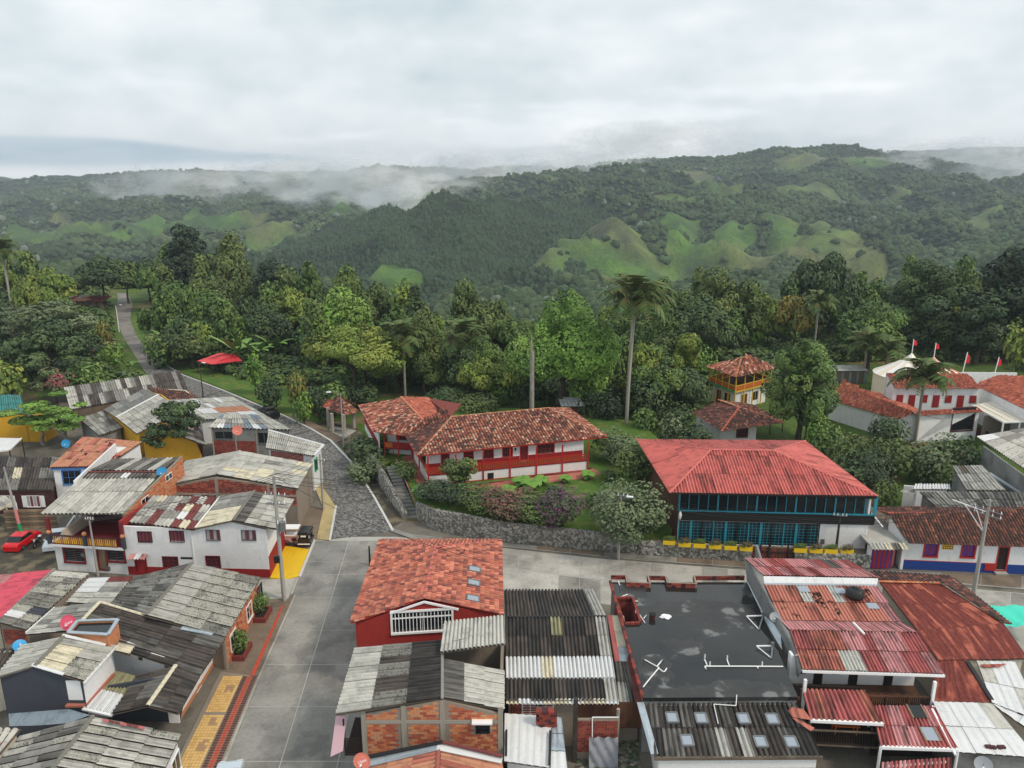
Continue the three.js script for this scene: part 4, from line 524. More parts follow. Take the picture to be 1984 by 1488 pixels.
{ // white two-storey house with a red base
const g = thing('house', 'white two-storey corner house with a red base and a patched grey roof', 'house', [-32.35,0,-71.58]);
const holes = [[1.51,2.99,3.79,4.93], [4.87,6.37,3.90,5.08], [8.70,10.15,4.14,5.27], [12.39,13.88,4.22,5.30], [3.81,5.40,.79,2.11], [8.38,9.87,1.05,2.28], [.83,2.04,.08,2.05]];
const wf = wall(g, [-40.03,0,-71.9],[-25.05,0,-71.26], [[0, 5.5], [7.2, 5.35], [10.7, 6.35], [14.99, 5.4]], 'white_wall', { holes });
for (let i = 0; i < 4; i++) win(g, wf, holes[i], { cols: 4, pm: i < 2 ? 'curtain' : 'alt', fm: i < 2 ? 'maroon' : 'grey_metal', fw: .05 }); for (const i of [4, 5]) win(g, wf, holes[i], { cols: 3, rows: 3, fm: 'dark_red', pm: 'maroon', name: 'shutter', sill: false });
win(g, wf, holes[6], { name: 'door', cols: 1, fm: 'red_paint', pm: 'red_paint', sill: false }); onWall(g, 'base_band', 'red_paint', wf, 0, holes[6][0] - .06, 0, .95, 0, .025); onWall(g, 'base_band', 'red_paint', wf, holes[6][1] + .06, wf.L, 0, .95, 0, .025); onWall(g, 'vent', 'iron', wf, ...[5.76,6.99,1.93,2.15], 0, .03); onWall(g, 'downpipe', 'white_paint', wf, 7.15, 7.25, 0, 5.3, .01, .1);
{ const a = wf.at(holes[6][0] - .3, holes[6][3] + .35, 0), b = wf.at(holes[6][1] + .3, holes[6][3] + .35, 0), c = wf.at(holes[6][1] + .35, holes[6][3] + .1, .8), d = wf.at(holes[6][0] - .35, holes[6][3] + .1, .8); sheetRoof(g, d, c, b, a, { cols: 3, rows: 1, pick: (i) => (i % 2 ? 'sheet_white' : 'sheet_pink'), name: 'awning_sheet', deck: false }); }
wall(g, [-25.05,0,-71.26], [-25.55,0,-79.04], [5.4, 5.4], 'white_wall', { out: [0, 0, -70] }); const sw = frame([-25.05,0,-71.26], [-25.55,0,-79.04], [0, 0, -70]); onWall(g, 'base_band', 'red_paint', sw, 0, sw.L, 0, 2.4, 0, .03); wall(g, [-40.84,0,-79.29], [-25.55,0,-79.04], 5.4, 'white_wall'); wall(g, [-40.03,0,-71.9], [-41.25,0,-79.29], 5.4, 'white_wall');
sheetRoof(g, [-39.63,5.6,-72.6], [-32.22,5.5,-71.01], [-32.5,6.1,-77.95], [-39.56,6.2,-78.14], { cols: 8, rows: 4, gap: .03, mats: ['sheet_light', 'sheet_mid', 'sheet_pale'], seed: 51, pick: (i, j, r) => { const q = (i * 3 + j * 5) % 7; return i > 3 && q < 3 ? 'sheet_maroon' : i === 2 && j < 2 ? 'sheet_maroon' : i === 5 && j === 1 ? 'sheet_white' : q === 4 ? 'sheet_cream' : null; } });
sheetRoof(g, [-23.8,5.6,-70.92], [-23.99,5.8,-77.93], [-28.41,6.7,-78.12], [-28.27,6.5,-71.06], { cols: 6, rows: 4, mats: ['sheet_light', 'sheet_pale', 'sheet_pale', 'sheet_moss'], gap: .07, seed: 52, pick: (i, j) => (j === 3 ? 'sheet_dark' : null) }); sheetRoof(g, [-32.73,5.8,-78.64], [-32.32,5.5,-71.24], [-28.27,6.5,-71.06], [-28.41,6.7,-78.12], { cols: 6, rows: 2, mats: ['sheet_mid', 'sheet_light', 'sheet_cream'], seed: 53 }); ridge(g, [-28.41,6.7,-78.12], [-28.27,6.5,-71.06], 'ridge');
bar(g, 'eave_beam', 'white_paint', [-32.12,5.8,-70.98], [-32.31,6,-78.18], .1);
}
{ // house with the balcony
const g = thing('house', 'white house with an open upper terrace and orange balustrade', 'house', [-44.09,0,-72.44]);
const holes = [[1.00,3.27,1.11,2.59], [5.87,7.85,1.50,2.83], [4.76,5.76,.41,2.73]], bal = 3.15;
const wf = wall(g, [-47.98,0,-72.88],[-40.03,0,-71.9], 3.0, 'white_wall', { holes }); win(g, wf, holes[0], { fm: 'dark_red', fw: .2, bars: 6, cols: 2, proud: .06 }); win(g, wf, holes[1], { fm: 'dark_red', fw: .2, bars: 6, cols: 2, proud: .06 }); win(g, wf, holes[2], { fm: 'dark_red', fw: .14, cols: 1, pm: 'pale_wood', name: 'door', sill: false, proud: .05 }); onWall(g, 'meter_box', 'grey_metal', wf, 2.95, 3.35, 1.75, 2.15, 0, .1); onWall(g, 'meter_box', 'grey_metal', wf, 5.6, 6.0, .4, .8, 0, .1);
wall(g, [-47.98,0,-72.88], [-49.83,0,-79.93], 3.0, 'white_wall', { out: [-80, 0, -80] });
const fl = frame([-47.98,0,-72.88], [-40.03,0,-71.9]); onWall(g, 'terrace_slab', 'white_wall', fl, -.35, fl.L, 2.9, bal, -5.5, .35); onWall(g, 'terrace_floor', 'dark_red', fl, .1, fl.L - .1, bal, bal + .03, -5.4, .2);
onWall(g, 'back_wall', 'maroon', fl, 0, fl.L, bal, 6.2, -5.7, -5.5); onWall(g, 'stair_wall', 'cream_wall', fl, .7, .9, bal, 4.4, -5.4, -.6); onWall(g, 'side_wall', 'brickred_wall', fl, fl.L - .25, fl.L, bal, 6.1, -5.5, .1);
for (const [a, b] of [[.15, 3.55], [4.0, 7.25]]) { const n = 15; onWall(g, 'handrail', 'maroon', fl, a - .1, b + .1, bal + .92, bal + 1.02, .1, .28); onWall(g, 'plinth', 'maroon', fl, a - .1, b + .1, bal, bal + .1, .1, .28); for (let i = 0; i < n; i++) { const s = lerp(a + .1, b - .1, i / (n - 1)); rod(g, 'baluster', i % 4 ? 'yellow_wood' : 'orange_wall', fl.at(s, bal + .1, .19), fl.at(s, bal + .92, .19), .07, .055, 6); } }
for (const s of [-.25, 3.78, fl.L + .05]) onWall(g, 'newel', 'slate_wall', fl, s - .17, s + .17, bal - .1, bal + 1.1, .05, .34); for (const s of [-.2, fl.L - .02]) onWall(g, 'post', 'dark_red', fl, s - .17, s + .17, bal + 1.1, 6.0, -.05, .25);
for (const s of [-.2, 3.78, fl.L + .02]) { const p = fl.at(s, bal + 1.32, .2), q = new THREE.SphereGeometry(.24, 10, 7); q.translate(p.x, p.y, p.z); part(g, 'finial', q, 'orange_wall'); }
sheetRoof(g, [-49,6.3,-73.1], [-40.37,6.3,-73.1], [-40.54,7.1,-82.92], [-49.17,7.1,-82.92], { cols: 10, rows: 2, mats: ['sheet_pale', 'sheet_pale', 'sheet_light'], gap: .03, seed: 61, pick: (i, j, r) => null });
sheetRoof(g, [-48.85,6.95,-81.09], [-40.45,6.95,-81.09], [-40.3,7.15,-82.8], [-49.09,7.15,-82.8], { cols: 10, rows: 1, mats: ['sheet_dark', 'sheet_brown'], seed: 62, pick: (i) => (i === 5 ? 'sheet_white' : null), deck: false, lift: .12 });
sheetRoof(g, [-48.98,7.3,-82.74], [-40.44,7.3,-82.74], [-39.51,7.7,-86.08], [-47.47,7.7,-85.55], { cols: 9, rows: 1, mats: ['sheet_light', 'sheet_mid', 'sheet_dark'], seed: 63 }); bar(g, 'flashing', 'sheet_maroon', [-48.94,7.25,-82.55], [-40.36,7.25,-82.55], .25, .1);
const b0 = [-40.32,6.3,-73.1], b1 = [-39.45,7.7,-86.08], bw = wall(g, [b0[0], 0, b0[2]], [b1[0], 0, b1[2]], [6.35, 7.9], 'mortar', { out: [0, 0, -60] }); bricks(g, bw, .05, bw.L - .05, 4.2, 8, { top: [[0, 6.3], [bw.L, 7.85]], seed: 64, mats: ['brick1', 'brick3', 'brick5', 'brick0'], k: .03 }); for (const [s, y] of [[3.3, 5.7], [8.6, 6.3]]) { onWall(g, 'window', 'white_paint', bw, s, s + 1.5, y, y + .75, 0, .06); for (const k of [.08, .8]) onWall(g, 'pane', 'glass', bw, s + k, s + k + .6, y + .1, y + .65, .05, .075); }
wall(g, [-49.24,0,-79.93], [-50.93,0,-92.47], 7.2, 'white_wall', { out: [-90, 0, -90] });
}
{ // blue-white house with an orange roof
const A = [-56.9,5.6,-88.07], B = [-50.25,5.6,-88.6], C = [-48.76,6.4,-95.33], D = [-57.72,6.4,-97.41], g = thing('house', 'pale blue house with an orange sheet roof and a blue window', 'house', [A[0], 0, A[2]]);
sheetRoof(g, A, B, C, D, { cols: 9, rows: 4, gap: .02, mats: ['sheet_orangeclay', 'sheet_orangeclay', 'sheet_orange', 'sheet_mould'], pick: (i, j) => (j === 2 && (i === 6 || i === 7) ? 'sheet_white' : null), seed: 71, wave: .3, amp: .05 });
const w = boxWalls(g, A, B, C, D, 'white_wall', { faces: {} }); win(g, w[0], [1.0, 3.2, 3.3, 5.0], { surf: true, fm: 'blue_frame', cols: 3, rows: 2, fw: .14 }); win(g, w[0], [5.6, 7.0, 3.6, 4.9], { surf: true, fm: 'blue_frame', cols: 2 }); onWall(g, 'fascia', 'blue_frame', w[0], -.2, w[0].L + .2, 5.25, 5.45, .02, .2);
}
{ // brown roof on the far side of the lot
const A = [-69.94,3.2,-86.49], B = [-56.01,3.2,-86.65], C = [-59.57,4.4,-94.87], D = [-74.7,4.4,-95.26], g = thing('house', 'maroon house with a dark mossy brown sheet roof above the parking lot', 'house', [A[0], 0, A[2]]);
sheetRoof(g, A, B, C, D, { cols: 13, rows: 3, gap: .03, mats: ['sheet_brown', 'sheet_black', 'sheet_dark', 'sheet_mossdark'], seed: 81, pick: (i, j) => (j === 1 && i === 8 ? 'sheet_cream' : null) }); const w = boxWalls(g, A, B, C, D, 'maroon'), L = w[0].L;
for (const k of [1.0, 4.6, 8.2]) { win(g, w[0], [L - k - 2.2, L - k - .6, 1.0, 2.4], { surf: true, fm: 'white_paint', cols: 4, pm: 'alt', fw: .06, proud: .06 }); for (const s of [L - k - 2.75, L - k - .5]) onWall(g, 'shutter', 'white_paint', w[0], s, s + .5, .95, 2.45, .01, .06); }
const rw = thing('plank_wall', 'weathered grey plank retaining wall behind the parked red car', 'plank wall', [-57.03,0,-83.02]), f = frame([-58.69,0,-82.74], [-53.85,0,-83.02]); for (let i = 0; i < 7; i++) onWall(rw, 'plank', i % 2 ? 'grey_wood' : 'pale_wood', f, -1, f.L, i * .34 + .02, i * .34 + .31, -.12, .01 + (i % 3) * .02);
}
{ // canopy at the frame's edge
const A = [-61.28,2.6,-79.2], B = [-59.18,2.6,-84.31], C = [-61.31,3,-85.54], D = [-63.1,3,-81.09], g = thing('stall_canopy', 'small canopy of grey sheets on posts beside the painted pole', 'canopy', [A[0], 0, A[2]]); sheetRoof(g, A, B, C, D, { cols: 5, rows: 2, mats: ['sheet_light', 'sheet_pale'], seed: 85 }); bar(g, 'fascia', 'sheet_cream', A, B, .1, .3); for (const p of [A, B, C, D]) rod(g, 'post', 'white_paint', [p[0], 0, p[2]], p, .06);
}
{ // yellow house with a green roof
const g = thing('house', 'yellow house with a green sheet roof among trees', 'house', [-78.92,0,-114.96]), A = [-85.02,4.6,-113.16], B = [-75.57,4.6,-113.43], C = [-80.05,5.9,-119.7], D = [-88.46,5.9,-119.7];
sheetRoof(g, A, B, C, D, { cols: 8, rows: 2, mats: ['sheet_teal'], gap: .02, seed: 91 }); const w = boxWalls(g, A, B, C, D, 'yellow_wall', { inset: .1 }); win(g, w[0], [w[0].L - 6.3, w[0].L - 5, 2.6, 4.0], {}); onWall(g, 'annex', 'yellow_wall', w[0], w[0].L, w[0].L + 2.6, 0, 3.9, -3, 0);
const g2 = thing('carport', 'white flat canopy on posts below the yellow house', 'canopy', [-76.82,0,-107.91]), a = [-76.93,3,-99], b = [-70.82,3,-101.49], c = [-71.84,3.2,-106], d = [-79.87,3.2,-106.46]; part(g2, 'roof_panel', polyGeo([a, b, c, d]), 'sheet_white'); bar(g2, 'edge', 'white_paint', a, b, .1, .22); bar(g2, 'edge', 'white_paint', b, c, .1, .22); for (const p of [a, b, c, d]) rod(g2, 'post', 'iron', [p[0], 0, p[2]], p, .07);
}
{ // long low shed by the road
const A = [-72.7,3.2,-120.27], B = [-58.63,3.2,-132.95], C = [-63.33,4.6,-141.27], D = [-78.55,4.6,-129.08], g = thing('shed', 'long low shed with streaked dark and white sheets beside the hill road', 'shed', [A[0], 0, A[2]]);
sheetRoof(g, A, B, C, D, { cols: 24, rows: 2, gap: .02, mats: ['sheet_dark', 'sheet_brown', 'sheet_brown', 'sheet_light', 'sheet_mid', 'sheet_pale'], wave: .32, amp: .05, seed: 101, pick: (i, j) => (i > 16 ? (i % 5 === 2 ? 'sheet_mid' : 'sheet_brown') : i < 2 ? 'sheet_pale' : null) }); boxWalls(g, A, B, C, D, 'grey_wood');
const t = thing('house', 'small house with an old dark red tile roof behind the grey gable', 'house', [-64.71,0,-140.22]); const q = [[-59.74,3.4,-125.39], [-53.36,3.4,-125.87], [-56.95,4.3,-129.14], [-64.81,4.3,-130.35]]; tileRoof(t, q, { pal: 'dark', seed: 3 }); boxWalls(t, ...q, 'cream_wall');
}
{ // grey gable with the yellow end
const g = thing('house', 'yellow-walled house with pale grey gable sheets under two courtyard trees', 'house', [-57.47,0,-114.66]);
gable(g, { L1: [-64.66,4.2,-129.25], L2: [-65.3,4.2,-116.79], R1: [-59.36,4.9,-123.21], R2: [-60.16,4.9,-110.66], E1: [-53.25,3.7,-118.42], E2: [-55.12,3.7,-106.37], walls: 'yellow_wall', cap: 'sheet_white', right: { cols: 8, rows: 4, mats: ['sheet_light', 'sheet_pale'], gap: .06, seed: 111 }, left: { cols: 6, rows: 2, mats: ['sheet_mid', 'sheet_light'], seed: 112 } });
const A = [-61.12,3.2,-107.12], B = [-59.46,3.2,-110.78], C = [-65.54,3.9,-117.98], D = [-67.37,3.9,-113.28], h = thing('house', 'low annex with stained grey sheets below the pale gable', 'house', [A[0], 0, A[2]]); sheetRoof(h, A, B, C, D, { cols: 6, rows: 4, gap: .05, mats: ['sheet_dark', 'sheet_mid', 'sheet_light', 'sheet_mossdark'], seed: 113 }); boxWalls(h, A, B, C, D, 'grey_wall');
const y = thing('house', 'yellow gabled cottage wall under the courtyard trees', 'house', [-51.3,0,-109.86]), a = [-50.24,3.2,-100.54], b = [-45.02,3.2,-104.35], c = [-45.76,3.4,-107.25], d = [-51.35,4.4,-106.68]; const f = wall(y, [-54.05,0,-105.95], [-45.39,0,-105.41], [[0, 2.6], [4, 4.2], [8.0, 2.6]], 'yellow_wall'); wall(y, [-45.39,0,-105.41], [-50.25,0,-114.66], 2.6, 'maroon', {}); sheetRoof(y, [-44.15,2.6,-104.36], [-47.83,2.6,-110.82], [-50.49,4.3,-108.2], [-48.76,4.3,-104.61], { cols: 4, rows: 3, mats: ['sheet_dark', 'sheet_brown', 'sheet_mid'], seed: 114 });
}
{ // broad patched roofs beside the lane
const A = [-47.97,4,-112.17], B = [-38.7,4,-114.67], C = [-46.69,4.7,-122.65], D = [-56.67,4.7,-120.83], g = thing('house', 'broad house with pale patched sheets and one orange strip by the lane', 'house', [A[0], 0, A[2]]);
sheetRoof(g, A, B, C, D, { cols: 12, rows: 4, gap: .04, mats: ['sheet_pale', 'sheet_light', 'sheet_pale', 'sheet_white'], seed: 121, pick: (i, j) => (j === 1 && i > 4 && i < 11 ? 'sheet_orangeclay' : null) }); boxWalls(g, A, B, C, D, 'white_wall');
const A2 = [-43.85,5.2,-104.83], B2 = [-31.63,5,-104.42], C2 = [-37.68,5.5,-110.45], D2 = [-43.65,5.7,-109.6], h = thing('house', 'half-built brick house with white patched roof and dark upper windows', 'house', [A2[0], 0, A2[2]]);
sheetRoof(h, A2, B2, C2, D2, { cols: 11, rows: 3, gap: .03, mats: ['sheet_light', 'sheet_white', 'sheet_mid', 'sheet_pale', 'zinc_dull'], seed: 122 }); const w = boxWalls(h, A2, B2, C2, D2, 'grey_wall'); bricks(h, w[0], .2, 6.4, .8, 3.3, { mats: ['redbrick0', 'redbrick1', 'redbrick2'], seed: 123, bw: .36, bh: .24, k: .03 }); win(h, w[0], [.5, 3.1, 3.5, 4.6], { surf: true, fm: 'grey_metal', cols: 2 }); win(h, w[0], [6.8, 10.4, 2.9, 4.5], { surf: true, fm: 'grey_metal', cols: 4 }); for (const s of [0, 3.4, 6.5]) onWall(h, 'concrete_column', 'pillar', w[0], s, s + .2, 0, 4.9, 0, .07);
const A3 = [-32.84,5.2,-96.15], B3 = [-25.85,5,-93.69], C3 = [-25.46,5.2,-97.42], D3 = [-34.39,5.6,-102.51], k = thing('house', 'brick house with a white-edged pale roof at the bend of the lane', 'house', [A3[0], 0, A3[2]]);
sheetRoof(k, A3, B3, C3, D3, { cols: 5, rows: 3, gap: .03, mats: ['sheet_pale', 'sheet_pale', 'sheet_light'], seed: 124 }); const w3 = boxWalls(k, A3, B3, C3, D3, 'white_wall'); bricks(k, w3[0], .3, w3[0].L - 1.4, 3.7, 4.95, { mats: ['redbrick0', 'redbrick1'], seed: 125 }); ridge(k, B3, C3, 'sheet_white', .6, 1.2); ridge(k, C3, D3, 'sheet_white', .6, 1.0); win(k, w3[1], [.5, 1.6, 2.6, 4.2], { surf: true, fm: 'green_paint' });
}
{ // beige gable with hollow brick end
const g = thing('house', 'brick-gabled house with a wide beige sheet roof and concrete columns', 'house', [-38.78,0,-93.31]);
const w = gable(g, { L1: [-41.72,5,-91.82], L2: [-41.03,5,-83.61], R1: [-34.81,6.3,-92.08], R2: [-34.69,6.3,-84.03], E1: [-25.31,5,-90.84], E2: [-24.97,5,-82.78], walls: 'mortar', inset: .25, cap: 'sheet_light', right: { cols: 6, rows: 5, gap: .035, mats: ['sheet_pale', 'sheet_pale', 'sheet_light', 'sheet_cream'], pick: (i, j) => (i === 4 && j === 2 ? 'sheet_mid' : null), seed: 131 }, left: { cols: 6, rows: 3, gap: .03, mats: ['sheet_pale', 'sheet_light'], seed: 132 } });
const f = w.near, s = v3([-34.69,6.3,-84.03]).sub(f.A).dot(f.dir); bricks(g, f, .05, f.L - .05, 2.8, 6.2, { top: [[0, 4.8], [s, 6.1], [f.L, 4.8]], mats: ['redbrick0', 'redbrick1', 'redbrick2', 'brick2'], bw: .36, bh: .22, seed: 133, k: .02, single: 200 }); for (const q of [s - 7.5, s - .15, s + 6.0, s + 12]) if (q > 0 && q < f.L) onWall(g, 'concrete_column', 'pillar', f, q, q + .35, 0, clamp(6.05 - Math.abs(q - s) * .1, 4, 6), 0, .07); onWall(g, 'ring_beam', 'pillar', f, 0, f.L, 3.9, 4.15, 0, .065);
part(g, 'tarpaulin', polyGeo([[-40.11,4,-85.02], [-36.71,4,-83.57], [-36.35,3.8,-83.01], [-39.55,3.8,-84.45]]), 'zinc');
}
// ---------------------------------------------------------------- houses between the two streets
{ // red house with the speckled orange roof
const g = thing('house', 'red house with a speckled orange tile roof and a white gable window', 'house', [-7.42,0,-59.38]), L1 = [-12.75,6.2,-67.37], L2 = [-12.68,6.2,-53], E1 = [-1.06,6.2,-67.37], E2 = [-.77,6.2,-54.33], R1 = [-6.99,7.7,-62.91], R2 = [-7,7.7,-54.26];
tileRoof(g, [E2, E1, R1, R2], { pal: 'mix', du: .34, dv: .4, seed: 5, clump: .15, arch: .12, deck: 'brickred_wall' }); tileRoof(g, [L1, L2, R2, R1], { pal: 'mix', du: .34, dv: .4, seed: 6, clump: .15, arch: .12, deck: 'brickred_wall' }); tileRoof(g, [E1, L1, R1], { pal: 'mix', du: .34, dv: .4, seed: 7, clump: .15, arch: .12, deck: 'brickred_wall' });
ridge(g, R1, R2, ['sheet_coral', 'sheet_orange'], .45, .9); ridge(g, R1, L1, ['sheet_coral', 'sheet_orange'], .45, .8); ridge(g, R1, E1, ['sheet_coral', 'sheet_orange'], .45, .8);
const a = v3(L2), b = v3(E2), d = b.clone().sub(a).setY(0).normalize(); a.addScaledVector(d, .3); b.addScaledVector(d, -.3); a.z -= .35; b.z -= .35;
const f = frame([a.x, 0, a.z], [b.x, 0, b.z]), s = v3(R2).sub(f.A).dot(f.dir), h = [s - 2.6, s + 2.2, 5.0, 6.75], w = wall(g, [a.x, 0, a.z], [b.x, 0, b.z], [[0, 6.0], [s, 7.55], [f.L, 6.0]], 'brickred_wall', { holes: [h], label: 'red front gable' });
win(g, w, h, { fm: 'white_paint', cols: 2, fw: .16, proud: .12 }); for (let i = 1; i < 17; i++) onWall(g, 'window_bar', 'white_paint', w, lerp(h[0], h[1], i / 17) - .03, lerp(h[0], h[1], i / 17) + .03, h[2], h[3] - .1, .02, .08); onWall(g, 'window_bar', 'white_paint', w, h[0], h[1], 6.2, 6.3, .03, .09);
for (const sd of [-1, 1]) bar(g, 'gable_trim', 'white_paint', w.at(s, 7.6, .1), w.at(s + sd * 2.7, 6.75, .1), .1, .16);
const l1 = v3(L1), e1 = v3(E1); wall(g, [a.x, 0, a.z], [l1.x + .3, 0, l1.z + .4], 6.0, 'brickred_wall', { out: [-60, 0, -70] }); wall(g, [b.x, 0, b.z], [e1.x - .3, 0, e1.z + .4], 6.0, 'white_wall', { out: [60, 0, -70] }); wall(g, [l1.x + .3, 0, l1.z + .4], [e1.x - .3, 0, e1.z + .4], 6.0, 'brickred_wall', { out: [0, 0, -200] });
const pl = planeOf([E2, E1, R1, R2]); for (const [x, y] of [[1522, 322], [1517, 403], [1512, 496]]) { void x; void y; }
for (const p of [[-3.3,6.75,-60.44], [-3.26,6.75,-58.1], [-3.21,6.75,-55.6]]) { const q = v3(p).sub(pl.O), u = q.dot(pl.U), v = q.dot(pl.V), sk = new THREE.Group(); sk.name = 'skylight'; sk.position.copy(v3(p)).sub(worldOf(g)); g.add(sk); const c = (du, dv, k) => pl.at(u + du, v + dv, k); bar(sk, 'frame', 'grey_metal', c(-.42, -.5, .14), c(-.42, .5, .14), .1); bar(sk, 'frame', 'grey_metal', c(.42, -.5, .14), c(.42, .5, .14), .1); bar(sk, 'frame', 'grey_metal', c(-.42, -.5, .14), c(.42, -.5, .14), .1); bar(sk, 'frame', 'grey_metal', c(-.42, .5, .14), c(.42, .5, .14), .1); part(sk, 'pane', polyGeo([c(-.4, -.48, .16), c(.4, -.48, .16), c(.4, .48, .16), c(-.4, .48, .16)]), 'skylight'); }
rod(g, 'vent_pipe', 'iron', [-4.36,6.9,-64], [-4.2,8.1,-61.68], .06); bar(g, 'gutter', 'dark_red', E2, E1, .16);
}
{ // brick house in front of it
const g = thing('house', 'bare brick house with concrete columns and grey sheet roof in the foreground', 'house', [-5.91,0,-45.17]), g4 = ['sheet_pale', 'sheet_pale', 'sheet_light'];
sheetRoof(g, [-11.78,6,-50.02], [-11.58,6,-42.74], [-4.58,7,-43.13], [-5.16,7,-49.64], { cols: 9, rows: 3, gap: .03, seed: 141, pick: (i, j, r) => (j === 0 ? (r() < .3 ? 'sheet_light' : 'sheet_pale') : j === 1 ? (r() < .4 ? 'sheet_mossdark' : 'sheet_brown') : 'sheet_black') });
sheetRoof(g, [-.51,5.9,-43.32], [-.55,5.9,-47.43], [-4.88,7,-47.32], [-4.55,7,-43.13], { cols: 8, rows: 3, gap: .03, seed: 142, pick: (i, j) => (j === 2 ? 'sheet_dark' : 'sheet_pale') }); bar(g, 'ridge_flashing', 'sheet_mid', [-5.15,7.05,-49.56], [-4.57,7.05,-43.01], .2, .08);
sheetRoof(g, [-5.11,7.4,-47.51], [-.47,7.4,-48.53], [-.58,7.8,-51.69], [-5.09,7.8,-50.83], { cols: 2, rows: 1, gap: .02, mats: ['sheet_pale'], seed: 143, wave: .3 });
const A = [-10,6,-42.79], B = [-.65,5.9,-43.26], f0 = frame([A[0], 0, A[2] - .3], [B[0], 0, A[2] - .3]), s = v3([-4.58,7,-43.13]).sub(f0.A).dot(f0.dir), top = [[0, 5.75], [s, 6.85], [f0.L, 5.7]], hole = [f0.L - 1.75, f0.L - .85, 4.35, 5.25];
const f = wall(g, f0.A.toArray(), [B[0], 0, A[2] - .3], top, 'mortar', { holes: [hole] }); bricks(g, f, .35, f.L - .25, 2.5, 7, { top: top.map(([a, b]) => [a, b - .05]), seed: 144, single: 290, holes: [hole, [f0.L * .285, f0.L * .285 + .36, 0, 7], [s - .2, s + .2, 0, 7], [0, 20, 5.05, 5.3]], k: .008, bw: .42, bh: .19, joint: .022 });
for (const q of [0, f.L * .285, s - .18, f.L - .28]) onWall(g, 'concrete_column', 'pillar', f, q, q + .34, 0, clamp(6.85 - Math.abs(q - s) * .15, 5.6, 6.8), -.05, .045); onWall(g, 'ring_beam', 'pillar', f, 0, f.L, 5.07, 5.3, -.05, .04);
win(g, f, hole, { cols: 1, fm: 'iron', fw: .04, pm: 'glass' }); onWall(g, 'window_awning', 'white_paint', f, hole[0] - .25, hole[1] + .2, hole[3] + .03, hole[3] + .14, 0, .45);
wall(g, [A[0], 0, A[2] - .3], [[-11.71,6,-49.7][0] + .5, 0, [-11.71,6,-49.7][2] + .4], 5.8, 'mortar', { out: [-60, 0, -60] }); wall(g, [B[0], 0, A[2] - .3], [B[0], 0, A[2] - 9.5], 5.7, 'mortar', { out: [60, 0, -60] });
const bk = wall(g, [-5.25,0,-51.17], [-.69,0,-51.29], [[0, 7.25], [4.7, 7.35]], 'mortar', { holes: [[2.6, 3.6, 6.1, 7.0]] }); bricks(g, bk, .05, bk.L - .05, 5.6, 7.25, { holes: [[2.6, 3.6, 6.0, 7.1]], seed: 146 }); win(g, bk, [2.6, 3.6, 6.1, 7.0], { fm: 'white_paint', cols: 3 });
// balcony and pink awning on the street side
part(g, 'awning', polyGeo([[-11.91,4.9,-44.03], [-11.13,5.1,-43.71], [-10.91,4.3,-41.43], [-11.7,4,-41.26]]), 'canopy_pink'); onWall(g, 'balcony_floor', 'dark_wood', f, -1.25, 0, 2.5, 2.65, -3.6, 0); for (let i = 0; i < 7; i++) onWall(g, 'balcony_rail', 'dark_wood', f, -1.25, -.05, 2.8 + i * .16, 2.85 + i * .16, -.1, -.02); for (const q of [-1.25, -.1]) onWall(g, 'balcony_post', 'dark_wood', f, q, q + .1, 2.6, 5.3, -.14, -.02);
}
{ // orange roof at the bottom edge
const g = thing('house', 'orange sheet roof with white flashing at the bottom edge', 'house', [-5.01,0,-41.48]), R1 = [-4.69,4.6,-41.09], R2 = [-4.5,4.6,-36.71], L1 = [-9.4,3.9,-40.32], L2 = [-10.16,3.9,-34.52], E1 = [-.62,3.9,-40.67], E2 = [-.06,3.9,-34.52];
gable(g, { L1, L2, R1, R2, E1, E2, walls: 'white_wall', cap: 'sheet_orange', left: { cols: 6, rows: 3, mats: ['sheet_orange', 'sheet_orange', 'sheet_orangeclay'], gap: .02, seed: 151 }, right: { cols: 6, rows: 3, mats: ['sheet_orange', 'sheet_orangeclay'], gap: .02, seed: 152 } });
bar(g, 'flashing', 'zinc', [-9.16,4.15,-40.57], [-4.81,4.75,-41.32], .7, .05); bar(g, 'flashing', 'sheet_white', [-4.81,4.75,-41.32], [-.63,4.1,-40.87], .6, .05); bar(g, 'parapet', 'iron', [-9.22,4.3,-40.93], [-4.47,4.9,-41.56], .25, .1); bar(g, 'parapet', 'sheet_maroon', [-4.47,4.9,-41.56], [-.6,4.3,-40.97], .2, .1);
}
